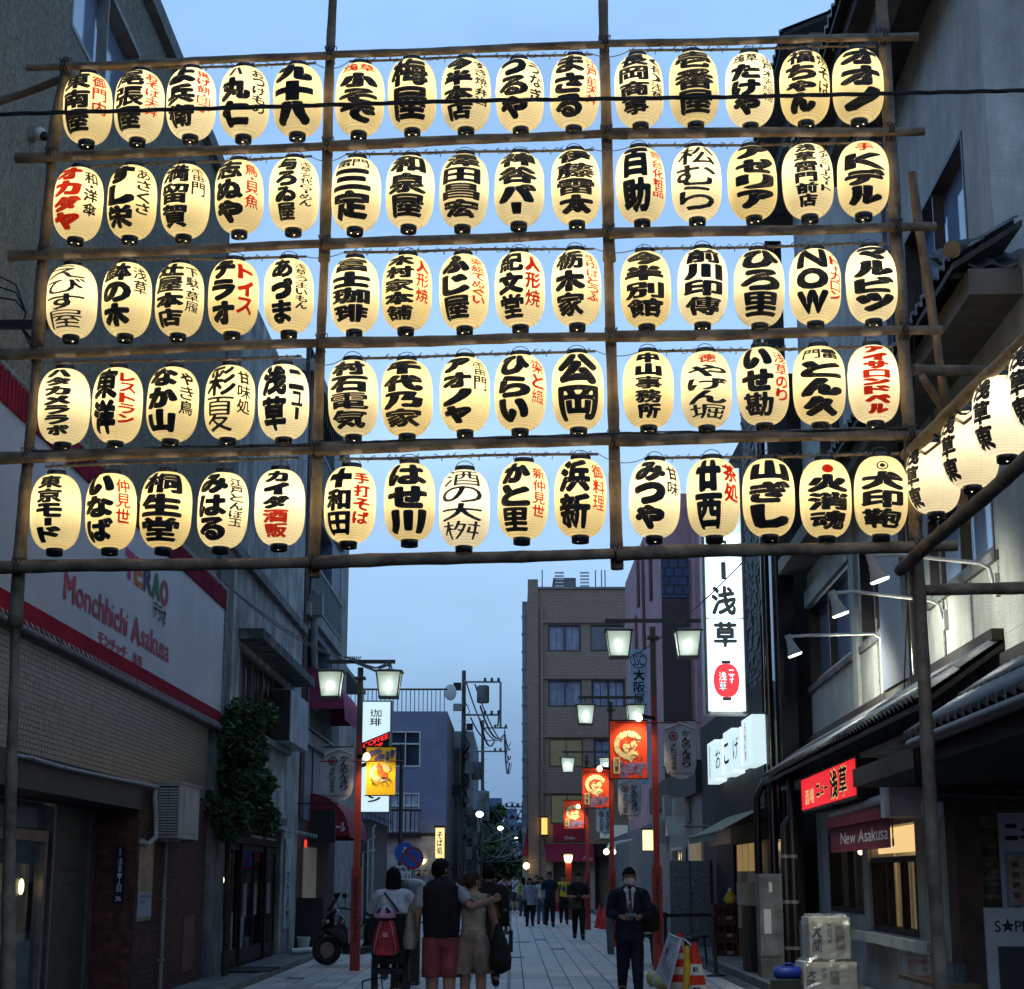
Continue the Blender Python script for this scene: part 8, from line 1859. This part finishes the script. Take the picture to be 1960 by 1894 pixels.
for q, (px_, py_, Yb) in enumerate(((1263, 1868, 26.5), (1280, 1880, 25.5))):
    c = at(px_, py_, Yb); t = thing('water_weight', ('pale yellow plastic barrier foot nearer the red post', 'pale yellow plastic barrier foot under the notice')[q], 'weight', (c.x, Yb, 0)); MB().tube([(c.x - .2, Yb, .12), (c.x - .16, Yb, .12), (c.x + .16, Yb, .12), (c.x + .2, Yb, .12)], [(.08, .06), (.12, .11), (.12, .11), (.08, .06)], 12).build('tank', mat('pale_yellow', (.42, .42, .16), .5), t); MB().lathe([(.03, 0), (.03, .04)], (c.x, Yb, .22), 8).build('filler_cap', black, t)
gb = MB().obox((at(1166, 1760, 37.5).x, 37.5, .62), (.07, 0, 0), (0, .07, 0), (-.03, 0, .62)).build('grey_bollard', mat('bollard_grey', (.09, .11, .12), .6), None, 'slim grey post leaning beside the second red lamp post', 'post')
# utility cabinet
Yu = 27.2; a = at(1453, 1700, Yu); b_ = at(1497, 1700, Yu); zt_ = at(1470, 1673, Yu).z; zb_ = at(1470, 1832, Yu).z
uc = thing('utility_cabinet', 'tall battered grey steel cabinet with paper notices beside the black pipes', 'cabinet', (a.x, Yu, .1))
MB().box(a.x, b_.x, Yu, Yu + .4, zb_, zt_).build('casing', mat('cabinet_grey', (.20, .22, .23), .5, .25, 3, .1, 20, dirt=.4), uc); MB().box(a.x + .015, b_.x - .05, Yu - .012, Yu - .001, zb_ + .02, zt_ - .02).build('door', mat('cabinet_grey', (0, 0, 0)), uc)
MB().box(a.x + .06, a.x + .17, Yu - .015, Yu - .0125, zb_ + .35, zb_ + .72).build('paper_notice', ink_w, uc); MB().box(a.x + .15, a.x + .2, Yu - .015, Yu - .0125, zt_ - .28, zt_ - .13).build('paper_notice', ink_w, uc); MB().box(a.x, b_.x, Yu + .02, Yu + .4, .1, zb_).build('plinth', conc, uc)
MB().tube([(a.x + .3, Yu - .02, zt_ - .55), (a.x + .3, Yu - .03, zt_ - .68)], .012, 6).build('handle', steel, uc)
for x, zt2, lb in ((b_.x + .10, 2.4, 'black vertical pipe right beside the grey cabinet'), (b_.x + .22, 3.1, 'second black vertical pipe under the red sign')):
    pt_ = thing('vertical_pipe', lb, 'pipe', (x, Yu + .2, .1)); MB().tube([(x, Yu + .2, .1), (x, Yu + .2, zt2), (x + .15, Yu + .4, zt2 + .15)], .065, 12).build('pipe', black, pt_)
    for q in range(3): MB().lathe([(.072, 0), (.072, .05)], (x, Yu + .2, .5 + .7 * q), 12).build('collar', grey, pt_)
MB().box(at(1420, 1700, 28.6).x, at(1446, 1700, 28.6).x, 28.5, 28.75, .1, 1.15).build('wooden_rack', darkwood, None, 'dark open wooden rack left of the grey cabinet', 'rack')
# beer crates
Yc = 34.5; a = at(1366, 1780, Yc); b_ = at(1412, 1780, Yc)
for q in range(3):
    z0_ = .1 + q * .33; t = thing('bottle_crate', ('bottom', 'middle', 'topmost')[q] + ' maroon bottle crate in the stack by the dark restaurant', 'crate', (a.x, Yc, z0_), 'stacked maroon crates'); mm = mat('crate_maroon', (.05, .012, .012), .6, .2, 6)
    MB().box(a.x, b_.x, Yc, Yc + .03, z0_, z0_ + .10).build('side', mm, t); MB().box(a.x, b_.x, Yc, Yc + .03, z0_ + .24, z0_ + .32).build('side', mm, t); MB().box(a.x, b_.x, Yc + .33, Yc + .36, z0_, z0_ + .32).build('side', mm, t)
    MB().box(a.x, a.x + .03, Yc + .031, Yc + .329, z0_, z0_ + .32).build('side', mm, t); MB().box(b_.x - .03, b_.x, Yc + .031, Yc + .329, z0_, z0_ + .32).build('side', mm, t)
    for w in range(3): x = a.x + .03 + w * .16; MB().box(x, x + .04, Yc + .002, Yc + .028, z0_ + .101, z0_ + .239).build('slot_bar', mm, t)
    MB().box(b_.x - .22, b_.x - .1, Yc - .003, Yc - .001, z0_ + .03, z0_ + .09).build('crate_label', grey, t)
yb = thing('yellow_bag', 'knotted yellow plastic bag on the topmost maroon crate', 'bag', ((a.x + b_.x) / 2, Yc + .1, 1.09)); c = Vector(((a.x + b_.x) / 2 + .12, Yc + .12, 1.1))
frustum('bag_body', mat('yellow_film', (.55, .45, .05), .35), yb, [(c.x - ORG[yb].x + ORG[yb].x, c.y, c.z, .10, .08), (c.x, c.y, c.z + .08, .14, .1), (c.x, c.y, c.z + .2, .06, .05), (c.x, c.y, c.z + .26, .02, .02)], 14, .1, 5); MB().ball((c.x, c.y, c.z + .27), (.05, .04, .03)).build('knot', white_p, yb)
MB().box(b_.x + .02, b_.x + .2, Yc, Yc + .3, .1, .62).build('cardboard_box', mat('cardboard', (.14, .10, .06), .8), None, 'brown cardboard box standing right of the maroon crates', 'box')
MB().box(at(1415, 1700, 33).x, at(1448, 1700, 33).x, 33, 33.4, 1.1, 1.5).build('white_machine', offwhite, None, 'pale boxy appliance half hidden above the rack in the restaurant front', 'appliance')
# plastic-wrapped boxes
film = bpy.data.materials.new('plastic_film'); film.use_nodes = True; _t = film.node_tree; _n = _t.nodes; _n.remove(_n['Principled BSDF'])
_a = _n.new('ShaderNodeBsdfTransparent'); _b = _n.new('ShaderNodeBsdfGlossy'); _b.inputs['Roughness'].default_value = .22; _b.inputs[0].default_value = (.85, .9, .9, 1); _c = _n.new('ShaderNodeBsdfTranslucent'); _c.inputs[0].default_value = (.5, .55, .55, 1)
_m1 = _n.new('ShaderNodeMixShader'); _m1.inputs[0].default_value = .5; _m2 = _n.new('ShaderNodeMixShader'); _m2.inputs[0].default_value = .35; _t.links.new(_b.outputs[0], _m1.inputs[1]); _t.links.new(_c.outputs[0], _m1.inputs[2]); _t.links.new(_a.outputs[0], _m2.inputs[1]); _t.links.new(_m1.outputs[0], _m2.inputs[2]); _t.links.new(_m2.outputs[0], _n['Material Output'].inputs[0])
def wrapped(lab, x0, x1, z0_, z1_, Yb, dp, text):
    t = thing('wrapped_barrel_box', lab, 'box', (x0, Yb, z0_), 'plastic-wrapped cartons'); mm = mat('pale_carton', (.50, .50, .46), .8, .15, 3)
    MB().box(x0 + .03, x1 - .03, Yb, Yb + dp, z0_, z1_ - .03).build('carton', mm, t)
    b = MB(); r_ = random.Random(int(z0_ * 100)); n = 9; G_ = []
    # crumpled film: a displaced shell round the carton
    for i in range(n + 1):
        for q in range(28):
            a_ = 6.283 * q / 28; sx_ = max(-1, min(1, 1.35 * math.cos(a_))); sy = max(-1, min(1, 1.35 * math.sin(a_))); v = i / n; sh_ = 1 if v < .86 else max(.08, 1 - (v - .86) / .14 * .9)
            G_.append(((x0 + x1) / 2 + (x1 - x0) / 2 * sx_ * sh_ * (1 + r_.uniform(-.02, .035)), Yb + dp / 2 + (dp / 2 + .02) * sy * sh_ * (1 + r_.uniform(-.02, .035)), z0_ + (z1_ - z0_) * min(v, .9) + (.03 + .05 * r_.random() if v > .86 else 0)))
    b.add(G_, [(i * 28 + q, i * 28 + (q + 1) % 28, (i + 1) * 28 + (q + 1) % 28, (i + 1) * 28 + q) for i in range(n) for q in range(28)], 0, False); b.build('plastic_wrap', film, t)
    lettering(FF(Yb), .003, ink_k, t, [('v', text, x0 + .07, x0 + .19, z0_ + .08, z1_ - .12, .34), ('v', '特別純米', x0 + .27, x0 + .33, z0_ + .2, z1_ - .1, .3)])
    f_ = FS(x0 + .03, True); MB().box(x0 + .38, x0 + .50, Yb - .003, Yb - .001, z0_ + .12, z1_ - .14).build('carton_label', mat('label_tan', (.22, .2, .15), .7), t)
Yw = 23.4; xa = at(1545, 1800, Yw).x; xb = at(1632, 1800, Yw).x; zt_ = at(1590, 1752, Yw).z; zm_ = at(1590, 1836, Yw).z
wrapped('upper pale carton wrapped in clear plastic with black brush characters', xa, xb, zm_, zt_, Yw, .6, '大関')
wrapped('lower pale carton wrapped in clear plastic under another one', xa - .1, xb + .06, .1, zm_ - .01, Yw - .05, .65, '大吟')
bj = thing('blue_tank', 'flat blue plastic tank lying on a dark box left of the wrapped cartons', 'tank', tuple(at(1508, 1862, 23.6))); c = at(1508, 1862, 23.6)
MB().tube([(c.x - .19, 23.6, c.z), (c.x - .15, 23.6, c.z), (c.x + .15, 23.6, c.z), (c.x + .19, 23.6, c.z)], [(.06, .05), (.1, .085), (.1, .085), (.06, .05)], 12).build('tank', mat('blue_plastic', (.01, .035, .30), .4), bj); MB().tube([(c.x - .08, 23.55, c.z + .08), (c.x - .05, 23.55, c.z + .12), (c.x + .05, 23.55, c.z + .12), (c.x + .08, 23.55, c.z + .08)], .012, 6).build('handle', mat('blue_plastic', (0, 0, 0)), bj)
MB().box(c.x - .22, c.x + .22, 23.45, 23.75, .1, c.z - .10).build('dark_box', mat('dark_green_box', (.018, .028, .02), .6), None, 'dark green box beneath the blue tank', 'box')
wm = thing('wall_megaphone', 'pale square speaker box on the pole right of the nearest red lamp post', 'speaker', tuple(at(1292, 1582, 40))); c = at(1292, 1582, 40); MB().box(c.x - .2, c.x + .2, 39.8, 40.2, c.z - .22, c.z + .22).build('box', white_p, wm); MB().tube([(c.x + .2, 40, c.z), (4.6, 40, c.z)], .03).build('bracket', grey, wm)
sl_ = thing('twin_spotlights', 'pair of glowing spotlights on a bracket by the second red post', 'lamp', tuple(at(1166, 1631, 52)))
for q in (-.1, .1): c = at(1167, 1631, 52); MB().ball((c.x + q, 52, c.z), .09).build('bulb', emit('spot_white', (1, .85, .55), 5), sl_); MB().tube([(c.x + q, 52.05, c.z + .05), (c.x + q + .1, 52.1, c.z + .25), (c.x + .7, 52.2, c.z + .35)], .04).build('arm', white_p, sl_)
